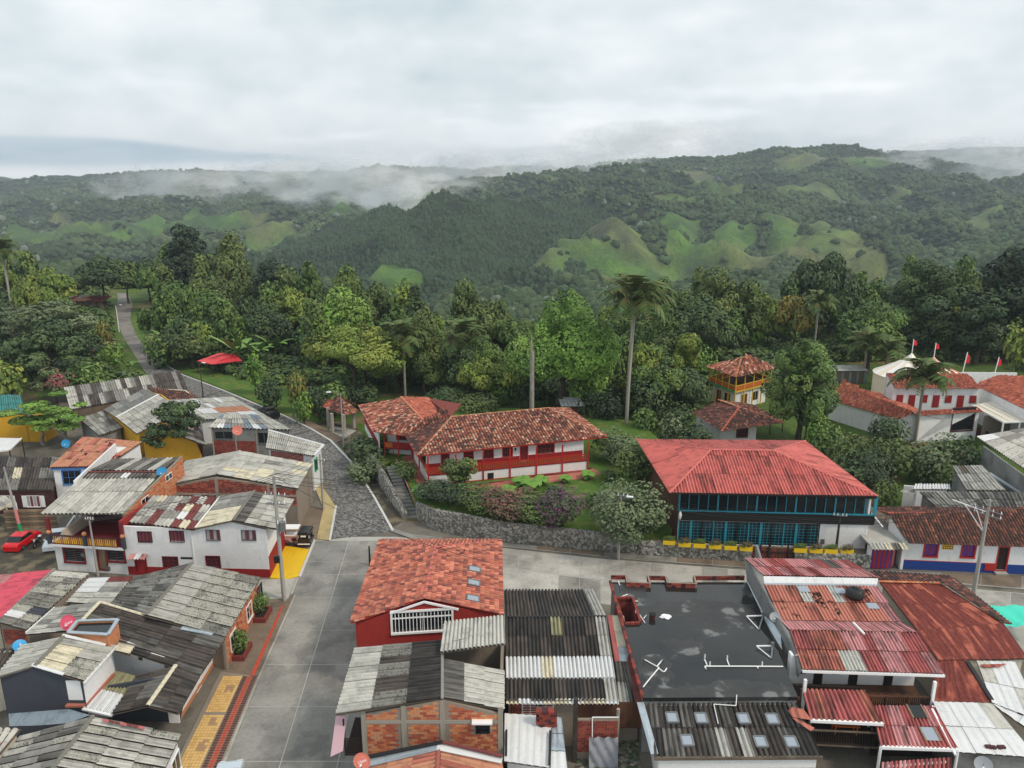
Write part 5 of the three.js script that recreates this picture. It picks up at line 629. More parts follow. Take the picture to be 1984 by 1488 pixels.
{ // long dark corrugated roof
const g = thing('house', 'house with a long dark brown corrugated roof crossed by a band of white sheets', 'house', [3.92,0,-50.57]), R1 = [-.56,5.3,-55.4], R2 = [7.71,5.3,-55.49], wv = .34, am = .055;
sheetRoof(g, [7.2,4.5,-61.02], [-.71,4.5,-61.02], R1, R2, { cols: 9, rows: 1, mats: ['sheet_brown', 'sheet_black', 'sheet_brown'], wave: wv, amp: am, gap: .01, seed: 161, pick: (i) => (i === 0 ? 'sheet_light' : null) });
sheetRoof(g, [-.41,4,-46.57], [7.61,4,-46.57], R2, R1, { cols: 9, rows: 4, wave: wv, amp: am, gap: .015, seed: 162, pick: (i, j, r) => (j === 1 ? (i === 3 ? 'sheet_cream' : 'sheet_white') : i === 8 ? 'sheet_light' : i === 4 && j === 3 ? 'sheet_olive' : r() < .6 ? 'sheet_brown' : 'sheet_black') });
sheetRoof(g, [-.41,3.95,-46.4], [7.59,3.95,-46.4], [7.6,4.1,-46.81], [-.42,4.1,-46.81], { cols: 9, rows: 1, wave: .34, amp: .05, gap: .01, mats: ['sheet_cream', 'sheet_white'], seed: 163, deck: false });
const w = boxWalls(g, [-.41,4,-46.57], [7.61,4,-46.57], [7.2,4.5,-61.02], [-.71,4.5,-61.02], 'mortar'); bricks(g, w[0], .1, 3.2, 1.2, 3.8, { mats: ['redbrick0', 'redbrick1', 'redbrick2'], seed: 164 }); win(g, w[0], [1.0, 3.2, 2.6, 3.6], { surf: true, fm: 'white_paint', cols: 4, rows: 5 }); onWall(g, 'boarding', 'brown_wood', w[0], 4.8, 10.5, 1.6, 3.8, 0, .03); bar(g, 'ridge_bar', 'iron', R1, R2, .16);
const h = thing('lean_to_roof', 'narrow dark lean-to roof between the brown roof and the flat wet roof', 'lean-to', [9.59,0,-54.04]); sheetRoof(h, [7.69,3.5,-47.06], [9.34,3.5,-47.11], [9.03,4,-51.29], [7.94,4,-51.29], { cols: 2, rows: 2, wave: wv, amp: am, mats: ['sheet_brown', 'sheet_dark', 'sheet_light'], seed: 165 }); boxWalls(h, [7.69,3.5,-47.06], [9.34,3.5,-47.11], [9.03,4,-51.29], [7.94,4,-51.29], 'mortar'); part(h, 'side_sheet', polyGeo([[8.88,4.2,-51.51], [9.42,4.2,-51.7], [9.34,3.8,-46.91], [8.84,3.8,-46.75]]), 'sheet_maroon');
const y = thing('lean_to_roof', 'small yellow and grey lean-to sheets beside the roof shaft', 'lean-to', [9.65,0,-60.76]); part(y, 'roof_sheet', polyGeo([[8.46,4.3,-57.31], [9.45,4.3,-57.22], [9.36,4.1,-53.15], [8.36,4.1,-53.01]]), 'sheet_cream'); part(y, 'roof_sheet', polyGeo([[8.39,4.1,-52.99], [9.35,4.1,-53.11], [8.92,4,-51.32], [8.33,4,-51.36]]), 'zinc'); part(y, 'roof_sheet', polyGeo([[8.07,4.35,-57.23], [8.45,4.35,-57.23], [8.32,4.05,-51.29], [7.93,4.05,-51.25]]), 'sheet_red'); boxWalls(y, [8.08,4.3,-57.31], [9.45,4.3,-57.22], [8.92,4,-51.32], [7.94,4,-51.32], 'mortar');
}
{ // back yard between the houses
const g = thing('yard_roof', 'plain white sheet roof over the back yard', 'roof', [1.15,0,-45.11]), A = [-.52,3.1,-41.89], B = [2.43,3,-41.45], C = [2.79,3.5,-45.75], D = [-.52,3.5,-46.03];
sheetRoof(g, A, B, C, D, { cols: 3, rows: 1, mats: ['sheet_white'], gap: .004, wave: .5, amp: .012, lift: .01 }); boxWalls(g, A, B, C, D, 'white_wall'); sheetRoof(g, [2.48,2.9,-41.43], [3.62,2.9,-41.43], [3.5,3.4,-45.79], [2.8,3.4,-45.83], { cols: 1, rows: 3, mats: ['zinc', 'sheet_white'], wave: .4, amp: .015, seed: 3 }); for (const x of [[[-.38,3.5,-44.33], [-.39,3.3,-42.22]], [[2.61,3.5,-44.26], [2.42,3.2,-41.5]]]) bar(g, 'edge_bar', 'iron', x[0], x[1], .14);
const w = thing('yard_wall', 'red brick yard wall with a pale post above the grey tarpaulin', 'brick wall', [6.03,0,-45.86]), f = wall(w, [4.55,0,-45.63], [7.5,0,-45.63], 3.3, 'mortar'); bricks(w, f, .05, f.L - .05, .6, 3.3, { mats: ['redbrick0', 'redbrick1', 'redbrick2'], seed: 167, single: 70 }); rod(w, 'post', 'pillar', [7.47,0,-45.86], [v3([7.47,0,-45.86]).x, 4.0, v3([7.47,0,-45.86]).z], .12);
const tp = thing('tarpaulin', 'grey tarpaulin hung in the back yard below the brick wall', 'tarpaulin', [6.45,0,-45.63]), tf = frame([5.39,0,-45.59], [7.42,0,-45.59]), pos = [], idx = [], n = 14; for (let j = 0; j <= n; j++) for (let i = 0; i <= n; i++) { const p = tf.at(tf.L * i / n, 2.2 * j / n, .35 + .5 * (1 - j / n) + .09 * Math.sin(i * 1.3 + j * .8) + .12 * fbm(i * .4, j * .4, 3, 5)); pos.push(p.x, p.y, p.z); } for (let j = 0; j < n; j++) for (let i = 0; i < n; i++) { const a = j * (n + 1) + i; idx.push(a, a + 1, a + n + 2, a, a + n + 2, a + n + 1); } const tg = new THREE.BufferGeometry(); tg.setAttribute('position', new THREE.Float32BufferAttribute(pos, 3)); tg.setIndex(idx); tg.computeVertexNormals(); part(tp, 'cloth', tg, 'tarp_grey');
const pp = thing('drain_pipe', 'white drain pipe bent across the yard wall', 'pipe', [5.69,0,-45.86]); part(pp, 'pipe', mergeGeometries([tube([[5.56,.2,-44.88], [5.62,1.2,-45.24], [5.63,2.4,-45.35], [5.63,3.5,-45.63]], .04, 6), tube([[5.63,3.5,-45.63], [6.5,3.5,-45.63], [7.49,3.5,-45.63]], .04, 6)]), 'pvc');
const bl = thing('brick_chimney', 'short brick stack standing in the white yard roof', 'chimney', [2.4,3.2,-45.56]); for (let i = 0; i < 7; i++) for (let k = 0; k < 3; k++) boxPart(bl, 'brick', ['redbrick2', 'maroon', 'redbrick0'][(i + k) % 3], v3([2.38,3.2,-45.01]).add(V((k - 1) * .42 + (i % 2 ? .1 : -.1), i * .2 + .1, 0)), [.4, .18, .5]);
const ps = thing('timber_post', 'tall dark timber post standing in the back yard', 'post', [4.43,0,-45.41]); bar(ps, 'post', 'pole_dark', [4.43,0,-45.41], [v3([4.43,0,-45.41]).x, 5.2, v3([4.43,0,-45.41]).z], .3); const ring = new THREE.TorusGeometry(.12, .035, 6, 12), rp = v3([4.45,1.5,-45.73]); ring.translate(rp.x, rp.y, rp.z); part(ps, 'tyre_ring', ring, 'white_paint');
const yg = thing('yard_rubble', 'heap of rubble and weeds on the back yard floor', 'rubble', [6.83,0,-45.11]); yg.userData.kind = 'stuff'; const r = rng(4), im = shade(new THREE.InstancedMesh(new THREE.IcosahedronGeometry(1, 0), new THREE.MeshStandardMaterial({ roughness: 1, name: 'debris' }), 260)), c = new THREE.Color(), o0 = v3([4.54,0,-44.74]), o1 = v3([9.25,0,-45.41]); for (let i = 0; i < 260; i++) { const p = o0.clone().lerp(o1, r()).sub(worldOf(yg)); im.setMatrixAt(i, new THREE.Matrix4().compose(V(p.x, .05, p.z + (r() - .5) * 4), new THREE.Quaternion().setFromAxisAngle(UP, r() * 6), V(.08 + r() * .2, .1, .08 + r() * .2))); const v = .06 + r() * .25; im.setColorAt(i, r() < .3 ? c.setRGB(.05, .09, .03) : c.setRGB(v, v * .92, v * .8)); } im.name = 'debris'; yg.add(im);
}
{ // flat wet roof
const g = thing('house', 'house with a flat black wet roof, puddles and stepped brick parapet', 'house', [14.06,0,-49.41]), h = 4.6, c = [[9.28,4.6,-46.27], [20.21,4.6,-46.38], [21.4,4.6,-62.23], [8.99,4.6,-62.23]];
const hole = [[9.31,4.6,-55.51], [10.49,4.6,-55.6], [10.42,4.6,-59.37], [9.07,4.6,-59.24]], sh = new THREE.Shape(c.map((p) => new THREE.Vector2(p[0], -p[2]))); sh.holes.push(new THREE.Path(hole.map((p) => new THREE.Vector2(p[0], -p[2])))); const sg = new THREE.ExtrudeGeometry(sh, { depth: .3, bevelEnabled: false }); sg.rotateX(-Math.PI / 2); sg.translate(0, h - .3, 0);
const wet = new THREE.MeshStandardMaterial({ map: TX.puddleC, roughnessMap: TX.puddle, roughness: 1, side: THREE.DoubleSide }); wet.name = 'wet_roof'; part(g, 'roof_slab', sg, wet, 'flat black roof with puddles'); boxWalls(g, ...c, 'grey_wall', { inset: .05, drop: .3 });
const steps = [[9.03,4.6,-62.7], [10.31,4.6,-62.7], [10.24,4.6,-61.48], [12.25,4.6,-61.26], [12.3,4.6,-62.61], [13.91,4.6,-62.55], [13.84,4.6,-61.34], [16.36,4.6,-61.19], [16.49,4.6,-62.55], [21.18,4.6,-62.58]], r = rng(17);
for (let i = 0; i < steps.length - 1; i++) { const f = frame(steps[i], steps[i + 1]), n = Math.max(1, Math.round(f.L / .42)); onWall(g, 'parapet_core', 'mortar', f, 0, f.L, h, h + .44, -.16, -.02); for (let k = 0; k < n; k++) for (let j = 0; j < 2; j++) onWall(g, 'brick', ['redbrick0', 'redbrick2', 'maroon', 'redbrick1'][Math.floor(r() * 4)], f, k * f.L / n + .02, (k + 1) * f.L / n - .02, h + j * .22 + .01, h + j * .22 + .2, -.19, .01 + r() * .02); }
for (let i = 0; i < 4; i++) { const a = hole[i], b = hole[(i + 1) % 4], m = v3(hole[0]).add(v3(hole[2])).multiplyScalar(.5), f = frame(a, b, m.toArray()); onWall(g, 'shaft_wall', 'redbrick2', f, 0, f.L, .3, h, -.15, 0); const n = Math.round(f.L / .42); for (let k = 0; k < n; k++) onWall(g, 'brick', k % 2 ? 'redbrick0' : 'redbrick2', f, k * f.L / n + .02, (k + 1) * f.L / n - .02, h + .01, h + .2, -.2, 0); }
part(g, 'shaft_floor', polyGeo(hole.map((p) => [p[0], .3, p[2]])), 'grey_wall');
// side parapet brick towards the lean-to
const sp = frame(c[0], c[3], [0, 0, -65]), nb = 26; for (let k = 0; k < nb; k++) onWall(g, 'brick', ['redbrick2', 'maroon', 'redbrick0'][k % 3], sp, k * sp.L / nb + .02, (k + 1) * sp.L / nb - .02, h, h + .22, -.02, .2);
const pipes = thing('roof_pipes', 'branched white plastic pipes lying on the flat black roof', 'pipes', [10.85,4.65,-49.53]), T = (l, r2 = .05) => part(pipes, 'pipe', tube(l, r2, 6), 'pvc'); T([[9.42,4.66,-47.35], [10.16,4.66,-48.44], [10.99,4.66,-49.62]]); T([[10.04,4.66,-50.64], [10.52,4.66,-50.13], [10.99,4.66,-49.62]]); T([[10.86,4.66,-49.77], [11.18,4.66,-50.23], [11.46,4.66,-50.64]]); T([[10.97,4.66,-49.52], [11.27,4.66,-49.14], [11.52,4.8,-49.37]]); T([[10.03,4.66,-50.61], [9.96,4.95,-50.23]]); T([[11.46,4.66,-50.61], [11.37,4.95,-50.23]]);
const p2 = thing('roof_pipes', 'long straight white plastic pipe with upright stubs on the flat black roof', 'pipes', [16.64,4.65,-49.79]), T2 = (l) => part(p2, 'pipe', tube(l, .055, 6), 'pvc'); T2([[14.45,4.66,-49.79], [16.64,4.66,-49.79], [20.31,4.66,-49.76]]); T2([[14.65,4.66,-49.82], [14.65,4.66,-50.33], [14.63,4.66,-50.64]]); T2([[16.32,4.66,-49.87], [16.32,4.66,-50.33], [16.36,4.66,-50.64]]); for (const p of [[14.7,4.66,-50.8], [16.36,4.66,-50.64], [14.85,4.66,-49.87], [18.77,4.66,-49.87]]) T2([p, [p[0], 5.0, p[2]]]); T2([[18.38,4.66,-49.76], [18.36,4.66,-49.52]]); T2([[14.44,4.66,-49.72], [14.47,4.66,-49.47]]);
const bits = thing('pipe_offcuts', 'loose white pipe offcuts lying beside the roof shaft', 'pipes', [10.85,4.65,-56.36]); for (const l of [[[10.63,4.66,-57.1], [10.94,4.66,-55.54]], [[10.93,4.66,-56.22], [11.26,4.66,-56.72]], [[10.52,4.7,-57.81], [10.42,4.66,-57.03]], [[9.5,4.66,-59.61], [10.18,4.66,-60.06]], [[10.45,4.66,-58.91], [10.91,4.66,-58.91]], [[9.64,4.66,-62.33], [9.69,4.66,-61.56]]]) part(bits, 'pipe', tube(l, .045, 6), 'pvc');
const bk = thing('paint_bucket', 'dark red bucket standing on the flat black roof', 'bucket', [11.67,4.6,-56.31]); const bp = v3([11.67,4.6,-56.31]); rod(bk, 'bucket_body', 'maroon', bp, bp.clone().setY(5.0), .24, .28, 12); rod(bk, 'lid', 'rubber', bp.clone().setY(5.0), bp.clone().setY(5.04), .29, .29, 12);
const sn = thing('plastic_sheet', 'crumpled white plastic sheet on the flat black roof', 'plastic sheet', [12.8,4.6,-56.56]), geo = new THREE.IcosahedronGeometry(.34, 2), pp = geo.attributes.position; for (let i = 0; i < pp.count; i++) { const n = .7 + .6 * hash2(Math.round(pp.getX(i) * 90), Math.round(pp.getZ(i) * 90 + pp.getY(i) * 50), 4); pp.setXYZ(i, pp.getX(i) * n * 1.3, Math.abs(pp.getY(i)) * n * .35, pp.getZ(i) * n); } geo.computeVertexNormals(); const s0 = v3([12.8,4.6,-56.56]); geo.translate(s0.x, s0.y, s0.z); part(sn, 'sheet', geo, 'tarp_white');
}
{ // lower dark roof with seven skylights
const A = [9.33,3.3,-41.9], B = [20.38,3.3,-41.99], C = [20.15,4.1,-46.7], D = [9.69,4.1,-46.58], g = thing('house', 'house with a black corrugated roof and seven square skylights', 'house', [15.85,0,-44.68]);
sheetRoof(g, A, B, C, D, { cols: 15, rows: 2, wave: .3, amp: .055, gap: .01, seed: 171, pick: (i, j, r) => ((i === 6 || i === 8) && j === 0 ? 'sheet_light' : r() < .25 ? 'sheet_dark' : r() < .6 ? 'sheet_brown' : 'sheet_black') }); const w = boxWalls(g, A, B, C, D, 'white_wall'); bricks(g, w[0], .1, w[0].L - .1, .6, 2.5, { mats: ['redbrick0', 'redbrick1'], seed: 172, single: 90 });
bar(g, 'eave_board', 'grey_wood', A, B, .12, .22); bar(g, 'side_flashing', 'zinc', [9.07,4.2,-46.31], [9.38,3.4,-42.19], .5, .05);
const pl = planeOf([A, B, C, D]); for (const p of [[11.09,3.85,-45.06], [13.09,3.85,-45.01], [16.01,3.85,-44.98], [11.73,3.5,-43.21], [16.63,3.5,-43.12], [17.99,3.85,-44.95], [18.67,3.5,-43.1]]) { const q = v3(p).sub(pl.O), u = q.dot(pl.U), v = q.dot(pl.V), sk = new THREE.Group(); sk.name = 'skylight'; sk.position.copy(v3(p)).sub(worldOf(g)); g.add(sk); const c = (a, b, k) => pl.at(u + a, v + b, k); for (const [a, b] of [[[-.38, -.42], [-.38, .42]], [[.38, -.42], [.38, .42]], [[-.38, -.42], [.38, -.42]], [[-.38, .42], [.38, .42]]]) bar(sk, 'frame', 'grey_metal', c(a[0], a[1], .1), c(b[0], b[1], .1), .12, .14); part(sk, 'pane', polyGeo([c(-.36, -.4, .14), c(.36, -.4, .14), c(.36, .4, .14), c(-.36, .4, .14)]), 'skylight'); }
const pp = thing('roof_pipe', 'thin white pipe bent over the edge of the black roof', 'pipe', [14.95,4.3,-45.95]); part(pp, 'pipe', mergeGeometries([tube([[15.9,4.7,-46.46], [15.74,4.2,-45.95]], .035), tube([[15.74,4.2,-45.95], [14.22,4.2,-46.11]], .035), tube([[14.22,4.2,-46.11], [14.11,3.95,-44.41]], .035)]), 'pvc');
const os = thing('loose_sheet', 'bent orange metal sheet left on the edge of the black roof', 'metal sheet', [19.93,4,-45.1]); part(os, 'sheet', polyGeo([[19.21,4.2,-45.45], [19.55,4.5,-45.46], [20.26,4.4,-45.28], [20.5,4.2,-44.47], [19.33,4.1,-44.9]]), 'sheet_orange'); part(os, 'sheet', polyGeo([[19.26,4.1,-44.82], [19.51,4.2,-44.7], [20.59,3.9,-44.07], [20.2,3.9,-43.75]]), 'sheet_orange');
}
// ---------------------------------------------------------------- red-roofed house, rust roof, white sheets
{
const g = thing('house', 'tall narrow house with stepped red and orange sheet roofs and an upper balcony', 'house', [25.84,0,-49.41]), wv = .3, am = .05;
sheetRoof(g, [22.07,6.3,-60.38], [31.99,6.3,-59.99], [30.07,6.9,-62.06], [20.97,6.9,-62.45], { cols: 11, rows: 2, wave: wv, amp: am, gap: .01, seed: 181, mats: ['sheet_pink', 'sheet_red', 'sheet_pink'], pick: (i, j) => (i === 8 && j === 1 ? 'sheet_dark' : null) });
part(g, 'flashing', polyGeo([[22.04,6.3,-60.3], [31.93,6.3,-59.91], [31.59,5.9,-59.3], [21.93,5.9,-59.55]]), 'sheet_white'); bar(g, 'flashing_edge', 'zinc', [21.87,6,-59.48], [31.57,6,-59.23], .3, .06);
sheetRoof(g, [21.61,5.6,-54.36], [31.23,5.6,-54.15], [31.47,6,-59.13], [21.88,6,-59.3], { cols: 11, rows: 2, wave: wv, amp: am, gap: .01, seed: 182, mats: ['sheet_mould', 'sheet_mould', 'sheet_orange'], pick: (i, j) => (j === 1 && (i === 3 || i === 6) ? 'sheet_pale' : i > 9 ? 'sheet_pink' : null) });
sheetRoof(g, [21.87,5.55,-53.1], [31.85,5.55,-52.8], [31.14,5.7,-53.99], [21.55,5.7,-54.2], { cols: 11, rows: 1, wave: wv, amp: am, gap: .01, seed: 183, mats: ['sheet_pink'] });
sheetRoof(g, [21.34,5.1,-48.72], [31.46,5.1,-48.2], [31.87,5.55,-52.8], [21.89,5.55,-53.1], { cols: 13, rows: 2, wave: wv, amp: am, gap: .01, seed: 184, pick: (i, j, r) => ((i === 4 || i === 5) && j === 0 ? 'sheet_pale' : i < 5 ? (r() < .6 ? 'sheet_orange' : 'sheet_red') : r() < .6 ? 'sheet_pink' : 'sheet_red') });
bar(g, 'gutter', 'white_paint', [21.35,5,-48.74], [31.5,5,-48.2], .18); bar(g, 'pipe', 'pvc', [27.19,5.8,-53.83], [27.45,5.7,-52.4], .14);
const pl = planeOf([[21.61,5.6,-54.36], [31.23,5.6,-54.15], [31.47,6,-59.13], [21.88,6,-59.3]]); for (const p of [[29.8,5.8,-56.19], [24.94,5.95,-58.53], [27.95,5.95,-58.28]]) { const q = v3(p).sub(pl.O), u = q.dot(pl.U), v = q.dot(pl.V), c = (a, b) => pl.at(u + a, v + b, .12); part(g, 'skylight', polyGeo([c(-.45, -.4), c(.45, -.4), c(.45, .4), c(-.45, .4)]), 'skylight'); }
// grey side wall with metal flashing
wall(g, [22.87,0,-65.27], [22.57,0,-62.21], [6.8, 6.2], 'grey_wall', { out: [0, 0, -60] });
part(g, 'side_wall', polyGeo([[20.96,6.9,-62.39], [22.07,6.3,-60.38], [21.94,5.9,-59.48], [21.68,5.5,-54.52], [21.92,5.5,-53.18], [21.36,5,-48.86], [21.65,3.5,-50.02], [21.16,4.2,-55.22], [21.33,4.6,-62.27]]), 'grey_wall'); part(g, 'side_flashing', polyGeo([[21.24,4.75,-62.01], [21.59,5.2,-61.74], [21.52,5,-53.99], [20.99,4.6,-51.98], [20.89,4.65,-54.53]]), 'zinc');
// balcony
const f = frame([21.22,2.9,-47.75], [30.46,2.9,-47.51]), fl = 2.75; onWall(g, 'balcony_floor', 'brown_wood', f, -.2, f.L, fl - .25, fl, -2.6, 0); onWall(g, 'back_wall', 'white_wall', f, -.2, f.L, 0, 5.2, -3.2, -2.6); onWall(g, 'handrail', 'brown_wood', f, 0, f.L, fl + .85, fl + .95, -.1, 0); const n = 60; for (let i = 0; i <= n; i++) onWall(g, 'baluster', 'dark_wood', f, f.L * i / n - .025, f.L * i / n + .025, fl, fl + .85, -.08, -.03); for (const t of [.24, .44, .65, .82]) onWall(g, 'post', 'brown_wood', f, f.L * t - .08, f.L * t + .08, fl, fl + 1.0, -.12, .05); for (const t of [0, 1]) onWall(g, 'post', 'white_paint', f, f.L * t - .1, f.L * t + .1, 0, 5.0, -.1, .1);
for (let i = 0; i < 7; i++) { onWall(g, i % 2 ? 'door' : 'window', i % 2 ? 'dark_wood' : 'glass', f, f.L * (i + .25) / 7, f.L * (i + .75) / 7, fl + (i % 2 ? 0 : .9), fl + 2.0, -2.6, -2.55); }
onWall(g, 'cushion', 'cream_wall', f, .2, 1.6, fl + .75, fl + 1.0, -.3, .1); part(g, 'deck_strip', polyGeo([[26.47,2.7,-49.26], [31.33,2.7,-49.09], [31.01,2.5,-48.23], [26.43,2.5,-48.26]]), 'grey_wood'); for (let i = 0; i < 9; i++) { const a = v3([26.44,2.74,-49.21]).lerp(v3([31.3,2.74,-49.04]), i / 8), b = v3([26.4,2.54,-48.21]).lerp(v3([30.98,2.54,-48.18]), i / 8); bar(g, 'deck_batten', 'pale_wood', a, b, .06, .05); }
}
{
const g = thing('terrace_roof', 'bright orange-red sheet roof over an open dining terrace', 'roof', [24.97,0,-48.29]), A = [20.72,3.6,-45.17], B = [25.63,3.6,-44.82], C = [25.64,4,-47.86], D = [21.17,4,-48.04]; sheetRoof(g, A, B, C, D, { cols: 7, rows: 1, wave: .3, amp: .055, gap: .01, mats: ['sheet_orange', 'sheet_red', 'sheet_orange'], seed: 191 }); bar(g, 'gutter', 'white_paint', A, B, .2); const z0 = v3(A).z;
for (const p of [A, B, C, D]) rod(g, 'post', 'grey_wood', [p[0], 0, p[2]], p, .09); const f = frame([A[0], 0, A[2]], [B[0], 0, B[2]]); onWall(g, 'floor', 'dark_wood', f, 0, f.L, 1.7, 1.85, -3.6, 0); onWall(g, 'handrail', 'grey_wood', f, 0, f.L, 2.75, 2.85, -.1, 0); onWall(g, 'floor_beam', 'grey_wood', f, 0, f.L, 1.6, 1.7, -.1, .05); for (let i = 0; i <= 28; i++) onWall(g, 'baluster', 'dark_wood', f, f.L * i / 28 - .02, f.L * i / 28 + .02, 1.85, 2.75, -.07, -.03); onWall(g, 'back_wall', 'dark_wood', f, 0, f.L, 0, 3.7, -3.9, -3.7);
for (const [s, d, nm] of [[2.9, -1.2, 'nearer'], [2.4, -2.7, 'farther']]) { const t = thing('dining_table', nm === 'nearer' ? 'orange wooden table by the railing of the dining terrace' : 'orange wooden table at the back of the dining terrace', 'table', f.at(s, 1.86, d).toArray(), 'tables on the dining terrace'); for (let k = 0; k < 5; k++) onWall(t, 'plank', 'orange_wood', f, s - .9, s + .9, 2.56, 2.62, d - .4 + k * .17, d - .25 + k * .17); for (const [a, b] of [[-.75, -.3], [.75, -.3], [-.75, .3], [.75, .3]]) onWall(t, 'leg', 'orange_wood', f, s + a - .04, s + a + .04, 1.86, 2.56, d + b - .04, d + b + .04); }
const h = thing('terrace_roof', 'dark red sheet roof with two small skylights and white gutter', 'roof', [28.91,0,-46.17]), a = [24.83,3,-43.29], b = [29.89,3,-43.05], c = [30.09,3.6,-46.66], d = [25.69,3.6,-46.75]; sheetRoof(h, a, b, c, d, { cols: 9, rows: 2, wave: .27, amp: .05, gap: .01, mats: ['sheet_red', 'sheet_red', 'sheet_pink'], seed: 192 }); bar(h, 'gutter', 'white_paint', a, b, .2); bar(h, 'side_trim', 'white_paint', [29.82,3.6,-46.37], [29.55,2.9,-42.7], .14); for (const p of [a, b, c, d]) rod(h, 'post', 'white_paint', [p[0], 0, p[2]], p, .1); const f2 = frame([d[0], 0, d[2] + 1], [c[0], 0, c[2] + 1]); onWall(h, 'back_wall', 'dark_wood', f2, 0, f2.L, 0, 3.3, -.4, -.2);
const pl = planeOf([a, b, c, d]); for (const [p, m] of [[[28.62,3.5,-46.11], 'glass'], [[28.58,3.2,-44.23], 'skylight']]) { const q = v3(p).sub(pl.O), u = q.dot(pl.U), v = q.dot(pl.V), cc = (x, y, k) => pl.at(u + x, v + y, k); part(h, 'skylight', polyGeo([cc(-.5, -.55, .12), cc(.5, -.55, .12), cc(.5, .55, .12), cc(-.5, .55, .12)]), m); for (const e of [-.5, .5]) bar(h, 'skylight_frame', 'pale_wood', cc(e, -.6, .12), cc(e, .6, .12), .1); }
const k = thing('porch_roof', 'low faded red sheet roof at the bottom edge below the white gutter', 'roof', [27.91,0,-44.2]); sheetRoof(k, [23.71,2.2,-40.74], [28.63,2.2,-41.36], [29.29,2.7,-42.7], [24.46,2.7,-42.26], { cols: 8, rows: 1, wave: .3, amp: .05, gap: .01, mats: ['sheet_pink', 'sheet_red'], seed: 193 }); boxWalls(k, [23.71,2.2,-40.74], [28.63,2.2,-41.36], [29.29,2.7,-42.7], [24.46,2.7,-42.26], 'white_wall');
}
{ // rust roof
const g = thing('house', 'long house with a rust-brown metal roof edged by old tiles', 'house', [37.22,0,-55.71]), wv = .5, am = .012;
sheetRoof(g, [33.19,4.2,-55.18], [40.94,4.2,-56.26], [38.04,5.2,-61.01], [32.78,5.2,-61.27], { cols: 5, rows: 2, mats: ['sheet_rust'], wave: wv, amp: am, gap: .008, seed: 201, lift: .02 }); sheetRoof(g, [33.08,3.8,-51.76], [40.27,3.8,-51.95], [40.88,4.25,-56.18], [33.14,4.25,-55.1], { cols: 5, rows: 1, mats: ['sheet_rust'], wave: wv, amp: am, gap: .008, seed: 202, lift: .02 }); sheetRoof(g, [30.35,3.4,-47.43], [34.65,3.4,-47.3], [35.32,3.8,-51.76], [33.05,3.8,-51.76], { cols: 4, rows: 1, mats: ['sheet_rust'], wave: wv, amp: am, gap: .008, seed: 203, lift: .02 });
boxWalls(g, [33.19,4.2,-55.18], [40.94,4.2,-56.26], [38.04,5.2,-61.01], [32.78,5.2,-61.27], 'cream_wall'); boxWalls(g, [33.08,3.8,-51.76], [40.27,3.8,-51.95], [40.94,4.2,-56.26], [33.19,4.2,-55.18], 'cream_wall'); boxWalls(g, [30.35,3.4,-47.43], [34.65,3.4,-47.3], [35.32,3.8,-51.76], [33.05,3.8,-51.76], 'cream_wall');
tileRoof(g, [[41.65,4,-56.4], [40.38,4.6,-63.21], [38,5.25,-61], [40.82,4.3,-56.11]], { pal: 'dark', seed: 9, du: .34 }); tileRoof(g, [[40.38,4.6,-63.21], [33.44,4.6,-64.17], [32.74,5.25,-61.18], [37.98,5.25,-60.92]], { pal: 'dark', seed: 10 }); ridge(g, [32.74,5.25,-61.18], [37.98,5.25,-60.92], ['brick0', 'brick1', 'brick5'], .4, .8);
}
